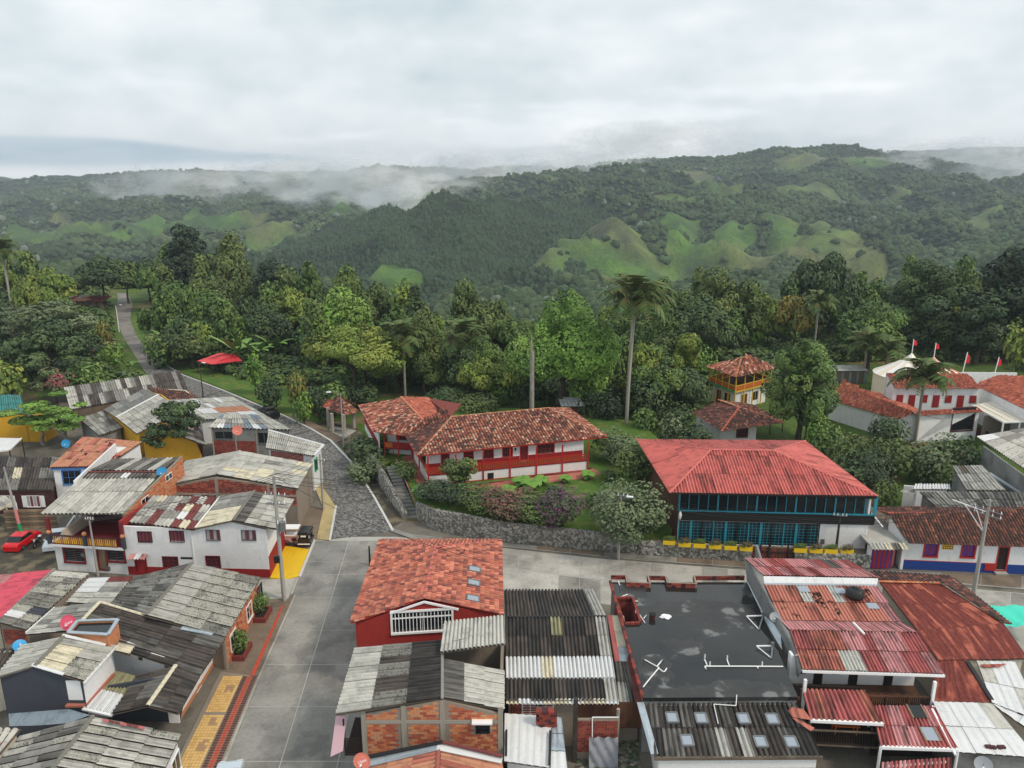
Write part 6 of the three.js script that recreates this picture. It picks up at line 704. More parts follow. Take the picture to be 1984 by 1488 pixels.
{ // white metal sheets at the edge
const g = thing('house', 'low house with broad white metal sheets beside the red roofs', 'house', [33.44,0,-45.66]), o = { wave: .6, amp: .012, gap: .02, lift: .03, mats: ['sheet_white', 'sheet_white', 'sheet_pale'] }; sheetRoof(g, [29.75,2.9,-42.97], [34.81,2.9,-42.43], [34.66,3.4,-47.27], [30.46,3.4,-47.43], { cols: 4, rows: 2, seed: 211, ...o }); boxWalls(g, [29.75,2.9,-42.97], [34.81,2.9,-42.43], [34.66,3.4,-47.27], [30.46,3.4,-47.43], 'grey_wall');
sheetRoof(g, [34.61,3.45,-47.2], [37.1,3.4,-45.24], [39.01,3.8,-51.61], [36.08,3.8,-51.7], { cols: 3, rows: 2, seed: 212, ...o, pick: (i, j) => (j === 1 && i === 0 ? 'sheet_pale' : null) }); sheetRoof(g, [34.62,3.4,-47.11], [36.98,2.9,-42.03], [37.82,3.4,-45.54], [37.33,3.45,-48.02], { cols: 3, rows: 2, seed: 213, ...o }); part(g, 'rust_patch', polyGeo([[35.99,3.9,-51.09], [38.16,3.9,-51.19], [37.38,3.88,-50.84], [35.96,3.88,-50.75]]), 'sheet_rust'); bar(g, 'valley_edge', 'iron', [35.28,3.85,-51.54], [34.76,3.5,-47.46], .3, .1);
for (const [p, q] of [[[32.07,3.05,-43.28], .3], [[32.4,3.05,-43.21], .16], [[32.9,3.05,-43.24], .36]]) boxPart(g, 'loose_brick', 'maroon', p, [q * 1.4, .18, .25]);
const t = thing('tarpaulin', 'turquoise tarpaulin stretched over the street stall', 'tarpaulin', [44.85,0,-60.97]), c = [[43.18,2.4,-61.78], [48.55,2.4,-61.98], [46.82,2,-59.3], [43.23,2,-59.03]].map(v3), pos = [], idx = [], n = 16; for (let j = 0; j <= n; j++) for (let i = 0; i <= n; i++) { const p = bil(c[3], c[2], c[1], c[0], i / n, j / n); p.y += .08 * Math.sin(i * 1.1 + j * .4) + .12 * fbm(i * .5, j * .5, 3, 8) - .15 * Math.sin(Math.PI * i / n) * Math.sin(Math.PI * j / n); pos.push(p.x, p.y, p.z); } for (let j = 0; j < n; j++) for (let i = 0; i < n; i++) { const a = j * (n + 1) + i; idx.push(a, a + 1, a + n + 2, a, a + n + 2, a + n + 1); } const tg = new THREE.BufferGeometry(); tg.setAttribute('position', new THREE.Float32BufferAttribute(pos, 3)); tg.setIndex(idx); tg.computeVertexNormals(); part(t, 'cloth', tg, 'tarp_turquoise'); for (const p of c) rod(t, 'post', 'grey_metal', [p.x, 0, p.z], p, .04);
}
{ // blue and white house
const g = thing('house', 'white house with a blue base, red-framed windows and dark tile roof', 'house', [47.13,0,-72.44]), A = [41.31,3.3,-72.45], B = [55.77,3.3,-71.43], C = [57.69,5,-76.32], D = [40.63,5,-76.16]; tileRoof(g, [A, B, C, D], { pal: 'brown', seed: 12, du: .32, dv: .42 }); tileRoof(g, [[61.02,3.9,-80.98], [40.93,3.9,-79.84], D, C], { pal: 'dark', seed: 13 }); ridge(g, D, C, ['brick2', 'redbrick1', 'brick4'], .4, .8);
const holes = [[2.07,3.42,1.65,3.17], [5.81,7.13,1.74,3.20], [9.45,10.49,.39,2.97]]; const f = wall(g, [41.21,0,-73.08],[56.13,0,-71.7], 3.25, 'white_wall', { holes }); for (const i of [0, 1]) { win(g, f, holes[i], { fm: 'red_wood', fw: .16, pm: 'purple_wood', cols: 2, rows: 2, proud: .06 }); } win(g, f, holes[2], { name: 'door', fm: 'red_wood', fw: .14, cols: 1, pm: 'dark_wood', sill: false }); onWall(g, 'base_band', 'blue_paint', f, .05, holes[2][0] - .08, 0, 1.05, 0, .025); onWall(g, 'base_band', 'blue_paint', f, holes[2][1] + .08, f.L, 0, 1.05, 0, .025); onWall(g, 'band_line', 'red_wood', f, .05, holes[2][0] - .08, 1.05, 1.11, 0, .03); const q = [3.82,4.92,2.49,3.18]; onWall(g, 'tile_vent', 'yellow_wood', f, q[0], q[1], q[2], q[3], 0, .04); for (let i = 0; i < 5; i++) for (let j = 0; j < 3; j++) onWall(g, 'vent_hole', 'iron', f, lerp(q[0], q[1], (i + .2) / 5), lerp(q[0], q[1], (i + .75) / 5), lerp(q[2], q[3], (j + .25) / 3), lerp(q[2], q[3], (j + .75) / 3), .035, .05); onWall(g, 'step', 'slab3', f, holes[2][0] - .1, holes[2][1] + .1, 0, .2, 0, .5); onWall(g, 'half_gate', 'red_wood', f, holes[2][0] - 1.1, holes[2][0] - .1, .3, 1.1, .05, .1);
wall(g, [41.21,0,-73.08], [v3(D).x + .3, 0, v3(D).z], [3.2, 4.8], 'white_wall', { out: [0, 0, -80] });
// garage
const h = thing('garage', 'garage with purple and red striped doors and a small sheet canopy', 'garage', [39.34,0,-72.9]), k = frame([37.87,0,-73.01], [41.12,0,-72.95]); onWall(h, 'side_pier', 'white_wall', k, -.35, 0, 0, 2.9, -.4, 0); onWall(h, 'side_pier', 'white_wall', k, k.L - .1, k.L + .2, 0, 2.9, -.4, 0); onWall(h, 'interior', 'interior', k, 0, k.L, 0, 2.8, -3, -2.8); onWall(h, 'roof_slab', 'slab3', k, -.4, k.L + .3, 2.75, 2.95, -6, 0); for (let i = 0; i < 9; i++) onWall(h, 'door_plank', i % 2 ? 'red_wood' : 'purple_wood', k, i * .24, i * .24 + .22, .05, 2.7, -.08, -.02 + (i % 2) * .02); for (let i = 0; i < 3; i++) onWall(h, 'door_plank', i % 2 ? 'pink_paint' : 'curtain', k, k.L - 1.2 + i * .36, k.L - .9 + i * .36, .05, 2.7, -.3 - i * .3, -.25 - i * .3); const a = k.at(-.5, 2.75, 1.0), b = k.at(k.L + .1, 2.75, 1.0), c = k.at(k.L + .1, 3.1, 0), d = k.at(-.5, 3.1, 0); sheetRoof(h, a, b, c, d, { cols: 5, rows: 1, wave: .3, amp: .05, mats: ['sheet_pale', 'sheet_cream', 'sheet_dark'], seed: 221, deck: false });
}
{ // old grey roofs behind
const g = thing('house', 'old house with sagging dark grey sheets behind the blue and white house', 'house', [56.9,0,-87.23]); sheetRoof(g, [47.96,4,-78.92], [58.25,4,-76.89], [60.31,5,-82.02], [47.08,5,-82.02], { cols: 14, rows: 3, mats: ['sheet_mossdark', 'sheet_dark', 'sheet_mid'], seed: 231 }); boxWalls(g, [47.96,4,-78.92], [58.25,4,-76.89], [60.31,5,-82.02], [47.08,5,-82.02], 'grey_wall'); sheetRoof(g, [53.31,4.6,-83.32], [57.95,4.6,-83.32], [58.3,5.6,-88.92], [54.48,5.6,-88.67], { cols: 5, rows: 3, gap: .06, mats: ['sheet_light', 'sheet_mid', 'sheet_light'], seed: 232, pick: (i, j) => (i === 1 && j === 2 ? 'deck' : null) }); boxWalls(g, [53.31,4.6,-83.32], [57.95,4.6,-83.32], [58.3,5.6,-88.92], [54.48,5.6,-88.67], 'grey_wall'); sheetRoof(g, [48.54,3.6,-85.93], [53.07,3.6,-85.93], [53.49,3.9,-87], [49.29,3.9,-87], { cols: 4, rows: 1, mats: ['sheet_white'], seed: 233 }); boxWalls(g, [48.54,3.6,-85.93], [53.07,3.6,-85.93], [53.49,3.9,-87], [49.29,3.9,-87], 'white_wall');
const t = thing('garden_shed', 'small white shed beside the old grey roof', 'shed', [49.75,0,-88.78]); wall(t, [48.89,0,-88.62], [50.17,0,-88.31], 3.0, 'white_wall'); wall(t, [50.17,0,-88.31], [51.58,0,-89.41], 3.0, 'grey_wall'); part(t, 'roof_panel', polyGeo([[47.29,3.1,-86.47], [48.81,3.1,-85.83], [49.41,3.3,-86.32], [47.75,3.3,-86.8]]), 'sheet_moss');
const b = thing('house', 'tall bare concrete building with pale roof sheets at the picture edge', 'house', [65.21,0,-92.47]), A = [62.14,6.6,-96.83], B = [58.35,6.6,-73.2], C = [79.67,7.4,-95.77], D = [72.96,7.4,-97.92]; sheetRoof(b, A, [60.07,6.6,-77.21], [78.31,7.4,-95.77], [69.13,7.4,-97.92], { cols: 9, rows: 3, gap: .05, mats: ['sheet_pale', 'sheet_light', 'sheet_white', 'sheet_mid'], seed: 234 }); wall(b, [61.22,0,-93.83], [58.91,0,-76.21], 6.4, 'grey_wall'); bar(b, 'flashing', 'zinc', [58.98,4.8,-88.33], [59.53,4.4,-82.5], .5, .1);
}
// ---------------------------------------------------------------- the blue timber house with the coral roof
{
const g = thing('house', 'large two-storey blue timber house with a coral red hipped sheet roof', 'house', [26.46,0,-77.78]), e = 7.8, FL = [16.67,7.8,-75.08], FR = [38.33,7.8,-74.16], BL = [15.87,7.8,-92.23], BR = [37.17,7.8,-91.69], RL = [22.68,10,-82.34], RR = [29.72,10,-82.1];
const o = { w: 1.0, len: 3.4, wave: .3, amp: .06, mats: ['sheet_coral', 'sheet_coral', 'sheet_coral_worn'] }; hipSheets(g, [FL, FR, RR, RL], { ...o, seed: 1 }); hipSheets(g, [FR, BR, RR], { ...o, seed: 2 }); hipSheets(g, [BL, FL, RL], { ...o, seed: 3 }); hipSheets(g, [BR, BL, RL, RR], { ...o, seed: 4 });
for (const [a, b] of [[RL, RR], [RL, FL], [RR, FR], [RL, BL], [RR, BR]]) ridge(g, a, b, 'sheet_coral', 1.2, .9);
bar(g, 'eave_board', 'dark_wood', FL, FR, .1, .18);
const f = frame([18.06,1.3,-76.34],[38.18,1.3,-75.14]), T = 1.3, sill = 5.25, L = f.L;  // facade line
// upper gallery
onWall(g, 'gallery_floor', 'dark_wood', f, 0, L + .6, 4.95, 5.1, -2.2, .15); onWall(g, 'gallery_back_wall', 'maroon', f, 0, L, 5.1, 7.7, -2.4, -2.2); onWall(g, 'netting', 'black_net', f, .05, L + .5, 4.15, 5.2, .1, .16); onWall(g, 'gallery_rail', 'teal_wood', f, 0, L + .55, sill, sill + .14, .05, .2); onWall(g, 'gallery_head', 'dark_wood', f, 0, L + .5, 7.15, 7.4, 0, .14);
const n = 20; for (let i = 0; i <= n; i++) { const s = (L + .4) * i / n, w = i % 4 === 0 ? .16 : .07; onWall(g, 'gallery_post', 'teal_wood', f, s - w / 2, s + w / 2, sill, 7.2, .02, .15); if (i < n - 1) { onWall(g, 'pane', 'glass', f, s + .1, s + (L + .4) / n - .1, sill + .15, 7.1, -.02, .005); if (i % 3 !== 2) onWall(g, 'door', 'dark_wood', f, s + .15, s + .75, 5.1, 7.1, -2.2, -2.14); } }
// ground floor: blue glazed frames, white wall
const wl = L * .745; wall(g, f.at(0, T, 0).toArray(), f.at(L, T, 0).toArray(), 5.0, 'white_wall', { name: 'front_wall', th: .2, holes: [[.1, wl, T + .05, 4.05]] }); onWall(g, 'dark_interior', 'interior', f, 0, wl, T, 4.1, -1.2, -1.1);
const bays = 12, bw = wl / bays; for (let i = 0; i < bays; i++) { const s = .1 + i * bw, w = new THREE.Group(); w.name = 'glazed_door'; w.position.copy(f.at(s, T, 0)).sub(worldOf(g)); g.add(w); const wide = i % 3 === 2; onWall(w, 'frame', i % 3 === 2 ? 'iron' : 'teal_wood', f, s - .06, s + (i % 3 === 1 ? .2 : .06), T, 4.05, -.08, .03); onWall(w, 'pane', 'glass', f, s + .05, s + bw - .05, T + .1, 4.0, -.1, -.07); for (let k = 1; k < 3; k++) onWall(w, 'glazing_bar', 'teal_wood', f, s + bw * k / 3 - .018, s + bw * k / 3 + .018, T, 4.05, -.07, -.03); for (let k = 1; k < 8; k++) onWall(w, 'glazing_bar', 'teal_wood', f, s, s + bw, T + k * .34 - .016, T + k * .34 + .016, -.07, -.04); }
onWall(g, 'meter_box', 'grey_metal', f, wl + .35, wl + .75, T + .45, T + 1.0, 0, .1); onWall(g, 'corner_post', 'dark_wood', f, wl, wl + .12, T, 4.1, 0, .05);
// sides and back
const bl = v3(BL), br = v3(BR); wall(g, f.at(0, T, 0).toArray(), [bl.x + 1.2, T, bl.z + 1.0], 7.6, 'brown_wood', { out: [0, 0, -90] }); wall(g, f.at(L, T, 0).toArray(), [br.x - 1.2, T, br.z + 1.0], 7.6, 'white_wall', { out: [80, 0, -90] }); wall(g, [bl.x + 1.2, T, bl.z + 1.0], [br.x - 1.2, T, br.z + 1.0], 7.6, 'white_wall', { out: [30, 0, -200] });
// balcony at the corner
for (const s of [L + .55]) { onWall(g, 'gallery_post', 'teal_wood', f, s - .08, s + .08, 5.0, 7.4, -.1, .15); onWall(g, 'gallery_rail', 'teal_wood', f, s - .06, s + .06, sill + .3, sill + .42, -2.2, 0); onWall(g, 'bracket', 'dark_wood', f, s - .1, s + .05, 4.2, 5.0, -.4, .1); }
// yellow flower boxes along the wall
const wf = frame([16.42,0,-75.73], [37.77,0,-72.88]), boxes = [[17.07,1.5,-75.71], [18.65,1.5,-75.22], [20.22,1.5,-74.99], [21.83,1.5,-74.75], [23.43,1.5,-74.51], [25.02,1.5,-74.28], [30.69,1.5,-73.93], [32.3,1.5,-73.81], [33.84,1.5,-73.69], [35.49,1.5,-73.58]];
const first = boxes.length; boxes.forEach((p, i) => { const ord = ['at the garden end', 'second', 'third', 'fourth', 'fifth', 'next to the gate'][i]; const t = thing('flower_box', i < 6 ? (i === 0 || i === 5 ? `yellow flower box on the stone wall ${ord}` : `yellow flower box on the stone wall, ${ord} from the garden end`) : `yellow flower box on the short wall, ${['nearest the gate', 'second from the gate', 'third from the gate', 'nearest the garage'][i - 6]}`, 'flower box', p, 'yellow flower boxes'); const q = wf.q, m = (dx, dy, dz, sx, sy, sz, nm, mm) => boxPart(t, nm, mm, v3(p).addScaledVector(wf.dir, dx).addScaledVector(wf.n, dz).add(V(0, dy, 0)), [sx, sy, sz], q); m(0, .28, .17, 1.3, .5, .04, 'front', 'planter_yellow'); m(0, .28, -.17, 1.3, .5, .04, 'back', 'planter_yellow'); m(-.63, .28, 0, .04, .5, .3, 'end', 'planter_yellow'); m(.63, .28, 0, .04, .5, .3, 'end', 'planter_yellow'); m(0, .06, 0, 1.24, .06, .3, 'bottom', 'planter_yellow'); m(0, .42, 0, 1.22, .1, .28, 'soil', 'dark_wood'); t.userData.top = undefined; delete t.userData.top; FLOWERBOX.push(v3(p).add(V(0, .5, 0))); });
// gate in the gap
const gt = thing('garden_gate', 'brown timber gate with black iron posts between the stone walls', 'gate', [27.9,0,-74.23]), gf = frame([25.69,0,-74.45], [30.09,0,-74]); for (let i = 0; i < 12; i++) onWall(gt, 'plank', i % 3 ? 'brown_wood' : 'redbrick2', gf, gf.L * i / 12 + .02, gf.L * (i + 1) / 12 - .02, .1, 1.75, -.3, -.24); for (const t of [0, .22, .42, .86, 1]) onWall(gt, 'post', 'iron', gf, gf.L * t - .07, gf.L * t + .07, 0, 2.1, -.26, -.12); onWall(gt, 'rail', 'iron', gf, 0, gf.L, 1.2, 1.28, -.24, -.16); onWall(gt, 'rail', 'iron', gf, 0, gf.L, .5, .58, -.24, -.16);
for (const [p, t] of [[[18.16,4.8,-75.99], 'white bird figure hanging at the garden end of the blue gallery'], [[29.99,4.8,-76.28], 'white bird figure hanging in the middle of the blue gallery']]) { const b = thing('bird_figure', t, 'ornament', p, 'hanging bird figures'); const q = new THREE.LatheGeometry([[0, -.5], [.1, -.42], [.16, -.15], [.2, .1], [.13, .3], [.11, .42], [.05, .52], [0, .55]].map(([x, y]) => new THREE.Vector2(x, y)), 9); q.translate(...p); part(b, 'body', q, 'white_paint'); }
const br2 = thing('street_bracket', 'weathered timber bracket poking from the corner of the blue gallery', 'bracket', [38.6,5.4,-75.41]); bar(br2, 'arm', 'white_paint', [38.48,5.4,-75.41], [39.18,4.4,-74.01], .1);
}
// ---------------------------------------------------------------- the farmhouse with red galleries
{
const g = thing('house', 'red and white farmhouse with weathered clay tile roofs and a long gallery', 'house', [-.48,2,-92.05]), e = 6.0;
const FL = [-12.01,6,-91.09], FR = [12.97,6,-98.42], BR = [8.69,6,-111.91], RL = [-8.42,7.9,-101.47], RR = [5.19,7.9,-105.66], BL = [-14.66,6,-99.4], BK = [-10.58,6,-114.26];
tileRoof(g, [FL, FR, RR, RL], { pal: 'old', seed: 21, du: .4, dv: .46, arch: .12 }); tileRoof(g, [FR, BR, RR], { pal: 'old', seed: 22, du: .4, dv: .46 }); tileRoof(g, [BL, FL, RL], { pal: 'dark', seed: 23, du: .4, dv: .46 }); tileRoof(g, [BR, BL, RL, RR], { pal: 'old', seed: 24, du: .4, dv: .46 }); for (const [a, b] of [[RL, RR], [RL, FL], [RR, FR], [RR, BR]]) ridge(g, a, b, ['brick5', 'brick0', 'pale_wood'], .45, .9);
// second wing
const wBL = [-23.79,6,-113.46], wFL = [-19.36,6,-100.9], wFR = [-14.22,6,-98.79], wR1 = [-17.04,7.6,-112.48], wR2 = [-12.33,7.6,-100.95], wE1 = [-13.4,6.4,-116.31], wE2 = [-9.34,6.4,-106.08];
tileRoof(g, [wFL, wBL, wR1, wR2], { pal: 'old', seed: 25, du: .4, dv: .46 }); tileRoof(g, [wE1, wE2, wR2, wR1], { pal: 'fresh', seed: 26, du: .4, dv: .46 }); tileRoof(g, [wFR, wFL, wR2], { pal: 'old', seed: 27, du: .4, dv: .46 }); ridge(g, wR1, wR2, ['brick5', 'brick0'], .45, .9); bar(g, 'verge_board', 'pink_paint', wBL, wFL, .12, .2); bar(g, 'eave_board', 'red_wood', wFL, wFR, .1, .16);
tileRoof(g, [wFR, BL, wR2], { pal: 'dark', seed: 28, du: .4, dv: .46 }); tileRoof(g, [BL, RL, wE2, wR2], { pal: 'dark', seed: 29, du: .4, dv: .46 }); tileRoof(g, [RL, [-7.8,6.2,-113.58], wE1, wE2], { pal: 'old', seed: 30, du: .4, dv: .46, deck: 'redbrick2' });
bar(g, 'eave_board', 'red_wood', FL, FR, .1, .18); bar(g, 'eave_board', 'red_wood', BL, FL, .1, .18); bar(g, 'eave_board', 'red_wood', FR, BR, .1, .18);
// front: white plinth, gallery floor, railing, posts, back wall
const f = frame([-10.67,2,-90.98],[10.14,2,-96.33]), L = f.L, deck = 3.35, n = 10; wall(g, [-10.67,2,-90.98],[10.14,2,-96.33], deck, 'white_wall', { name: 'plinth', th: .25 }); onWall(g, 'gallery_floor', 'dark_red', f, -.1, L + .1, deck, deck + .1, -1.7, .08); const back = f.at(0, deck, -1.7), bk2 = f.at(L, deck, -1.7);
const holes = [[2.0, 3.0, deck + .1, 5.5], [5.0, 6.2, 4.3, 5.6], [7.6, 8.9, 4.3, 5.6], [10.2, 11.5, 4.3, 5.6], [12.6, 13.6, deck + .1, 5.5], [14.9, 17.3, 4.3, 5.6]].filter((h) => h[1] < L); const w = wall(g, back.toArray(), bk2.toArray(), 5.9, 'white_wall', { name: 'gallery_wall', holes }); for (const h of holes) win(g, w, h, { fm: 'red_wood', pm: h[2] < 4 ? 'dark_red' : 'maroon', cols: h[2] < 4 ? 2 : 4, rows: h[2] < 4 ? 1 : 2, name: h[2] < 4 ? 'door' : 'window', sill: false, fw: .14 });
let prev = 0; for (const h of [...holes.filter((q) => q[2] < 4), [L, L]]) { onWall(g, 'wainscot', 'red_paint', w, prev, h[0] - .12, deck + .1, deck + .95, .002, .03); prev = h[1] + .12; }
for (let i = 0; i <= 6; i++) { const s = L * i / 6; onWall(g, 'gallery_post', 'red_wood', f, s - .09, s + .09, 2.0, 6.0, -.02, .14); } onWall(g, 'handrail', 'red_wood', f, 0, L, deck + .95, deck + 1.05, 0, .12); onWall(g, 'bottom_rail', 'red_wood', f, 0, L, deck + .14, deck + .22, 0, .12); const nb = 90; for (let i = 0; i < nb; i++) onWall(g, 'baluster', 'orange_wood', f, L * (i + .5) / nb - .035, L * (i + .5) / nb + .035, deck + .2, deck + .95, .03, .08); onWall(g, 'plinth_line', 'red_wood', f, 0, L, 2.0, 2.12, .01, .06); onWall(g, 'cellar_door', 'iron', f, L * .36, L * .36 + .8, 2.1, 2.95, -.02, .04);
const lamp = w.at(11.9, 5.3, .1); boxPart(g, 'hanging_lamp', 'iron', lamp, [.2, .3, .2]);
// gallery end and left side
const l1 = v3([-10.67,2,-90.98]), l2 = v3([-14.2,2,-102.28]), sf = frame(l1.toArray(), l2.toArray(), [-80, 0, -90]); wall(g, l1.toArray(), l2.toArray(), deck, 'white_wall', { name: 'plinth', out: [-80, 0, -90] }); onWall(g, 'handrail', 'red_wood', sf, 0, sf.L, deck + .95, deck + 1.05, 0, .12); for (let i = 0; i < 26; i++) onWall(g, 'baluster', 'orange_wood', sf, sf.L * (i + .5) / 26 - .035, sf.L * (i + .5) / 26 + .035, deck + .1, deck + .95, .03, .08); wall(g, sf.at(1.7, deck, -1.6).toArray(), sf.at(sf.L, deck, -1.6).toArray(), 5.9, 'yellow_wall', { name: 'gallery_wall', out: [-80, 0, -90] }); for (let i = 1; i <= 2; i++) onWall(g, 'gallery_post', 'red_wood', sf, sf.L * i / 2 - .08, sf.L * i / 2 + .08, 2, 6, 0, .14);
const r1 = v3([10.14,2,-96.33]), rB = v3(BR); wall(g, r1.toArray(), [rB.x - 1, 2, rB.z + 1], deck, 'white_wall', { out: [80, 0, -90] }); wall(g, f.at(L, deck, -1.7).toArray(), [rB.x - 1.4, deck, rB.z + 1], 5.9, 'yellow_wall', { out: [80, 0, -90] }); wall(g, [rB.x - 1, 2, rB.z + 1], [v3(BL).x + 1, 2, v3(BL).z - 3], 5.9, 'white_wall', { out: [0, 0, -300] });
// second wing front: red gallery on posts
const q1 = v3([-18,2.6,-101.84]), q2 = v3([-13.91,2.6,-100.96]), k = frame([q1.x, 2, q1.z], [q2.x, 2, q2.z]); wall(g, k.at(0, 2, -1.2).toArray(), k.at(k.L, 2, -1.2).toArray(), 5.9, 'white_wall', { holes: [[1.4, 3.0, 4.2, 5.5]] }); win(g, frame(k.at(0, 2, -1.2).toArray(), k.at(k.L, 2, -1.2).toArray()), [1.4, 3.0, 4.2, 5.5], { fm: 'red_wood', pm: 'maroon', cols: 4 }); onWall(g, 'gallery_floor', 'dark_red', k, 0, k.L, 3.1, 3.25, -1.2, 0); onWall(g, 'parapet', 'red_paint', k, 0, k.L, 3.25, 4.15, -.08, 0); onWall(g, 'parapet_panel', 'orange_wood', k, .1, 1.2, 3.35, 4.05, .002, .03); for (const s of [0, k.L / 2, k.L]) onWall(g, 'gallery_post', 'red_wood', k, s - .08, s + .08, .3, 6.0, -.1, .06); for (const t of [.15, 1.3]) onWall(g, 'stair_rail', 'red_wood', k, t, t + .08, 1.6, 3.2, .1, .2);
const z1 = v3(wFL), z2 = v3(wBL); wall(g, [z1.x + .6, 2, z1.z - .5], [z2.x + .8, 2, z2.z], 5.9, 'white_wall', { out: [-90, 0, -100] }); const zf = frame([z1.x + .6, 2, z1.z - .5], [z2.x + .8, 2, z2.z], [-90, 0, -100]); onWall(g, 'wainscot', 'red_paint', zf, 0, zf.L, 3.2, 4.3, .002, .04); onWall(g, 'wing_plinth', 'white_wall', k, -.2, k.L, 1.9, 3.1, -6, -1.4);
}
{ // tiled kiosk by the lane
const g = thing('kiosk', 'small stone-pillared shelter with an old tile roof beside the lane', 'shelter', [-28,0,-117.25]), W = [-32.8,3,-124.46], S1 = [-30.26,3,-120.84], S2 = [-26.87,3,-117.74], E = [-25.01,3,-119.86], N = [-25.98,3.2,-122.76], R = [-29.71,4.6,-123.65], R2 = [-28.34,4.5,-122.41];
tileRoof(g, [S1, W, R], { pal: 'fresh', seed: 31 }); tileRoof(g, [S2, S1, R, R2], { pal: 'dark', seed: 32 }); tileRoof(g, [E, S2, R2], { pal: 'old', seed: 33 }); tileRoof(g, [W, N, R2, R], { pal: 'old', seed: 34 }); for (const p of [[-29.15,0,-117.88], [-27.09,0,-117.25], [-26.22,0,-120.46], [-30.51,0,-121.11]]) rod(g, 'pillar', 'pillar', p, [p[0], 3.3, p[2]], .34, .3, 9); onWall(g, 'bench', 'grey_wall', frame([-29.4,0,-118.52], [-27.36,0,-118.04]), 0, 2.4, 0, .45, -.6, 0); part(g, 'floor', slabGeo([[-29.56,.08,-117.02], [-26.55,.08,-115.18], [-25.49,.08,-118.92], [-30.4,.08,-121.54]].map((p) => [p[0], .08, p[2]]), .1), 'slab3');
const t = thing('timber_gate', 'weathered orange timber farm gate beside the grass verge', 'gate', [-34.79,0,-127.36]), f = frame([-36.35,0,-128.65], [-34.52,0,-127.36]), f2 = frame([-34.52,0,-127.36], [-33.2,0,-125.75]); for (const [fr, m] of [[f, 0], [f2, 0]]) { for (let i = 0; i < 4; i++) onWall(t, 'rail', 'gate_orange', fr, 0, fr.L, .25 + i * .42, .4 + i * .42, -.05, .03); for (const s of [0, fr.L]) onWall(t, 'post', 'gate_orange', fr, s - .08, s + .08, 0, 1.85, -.08, .08); bar(t, 'brace', 'gate_orange', fr.at(0, 1.6, .06), fr.at(fr.L, .4, .06), .08, .12); }
}
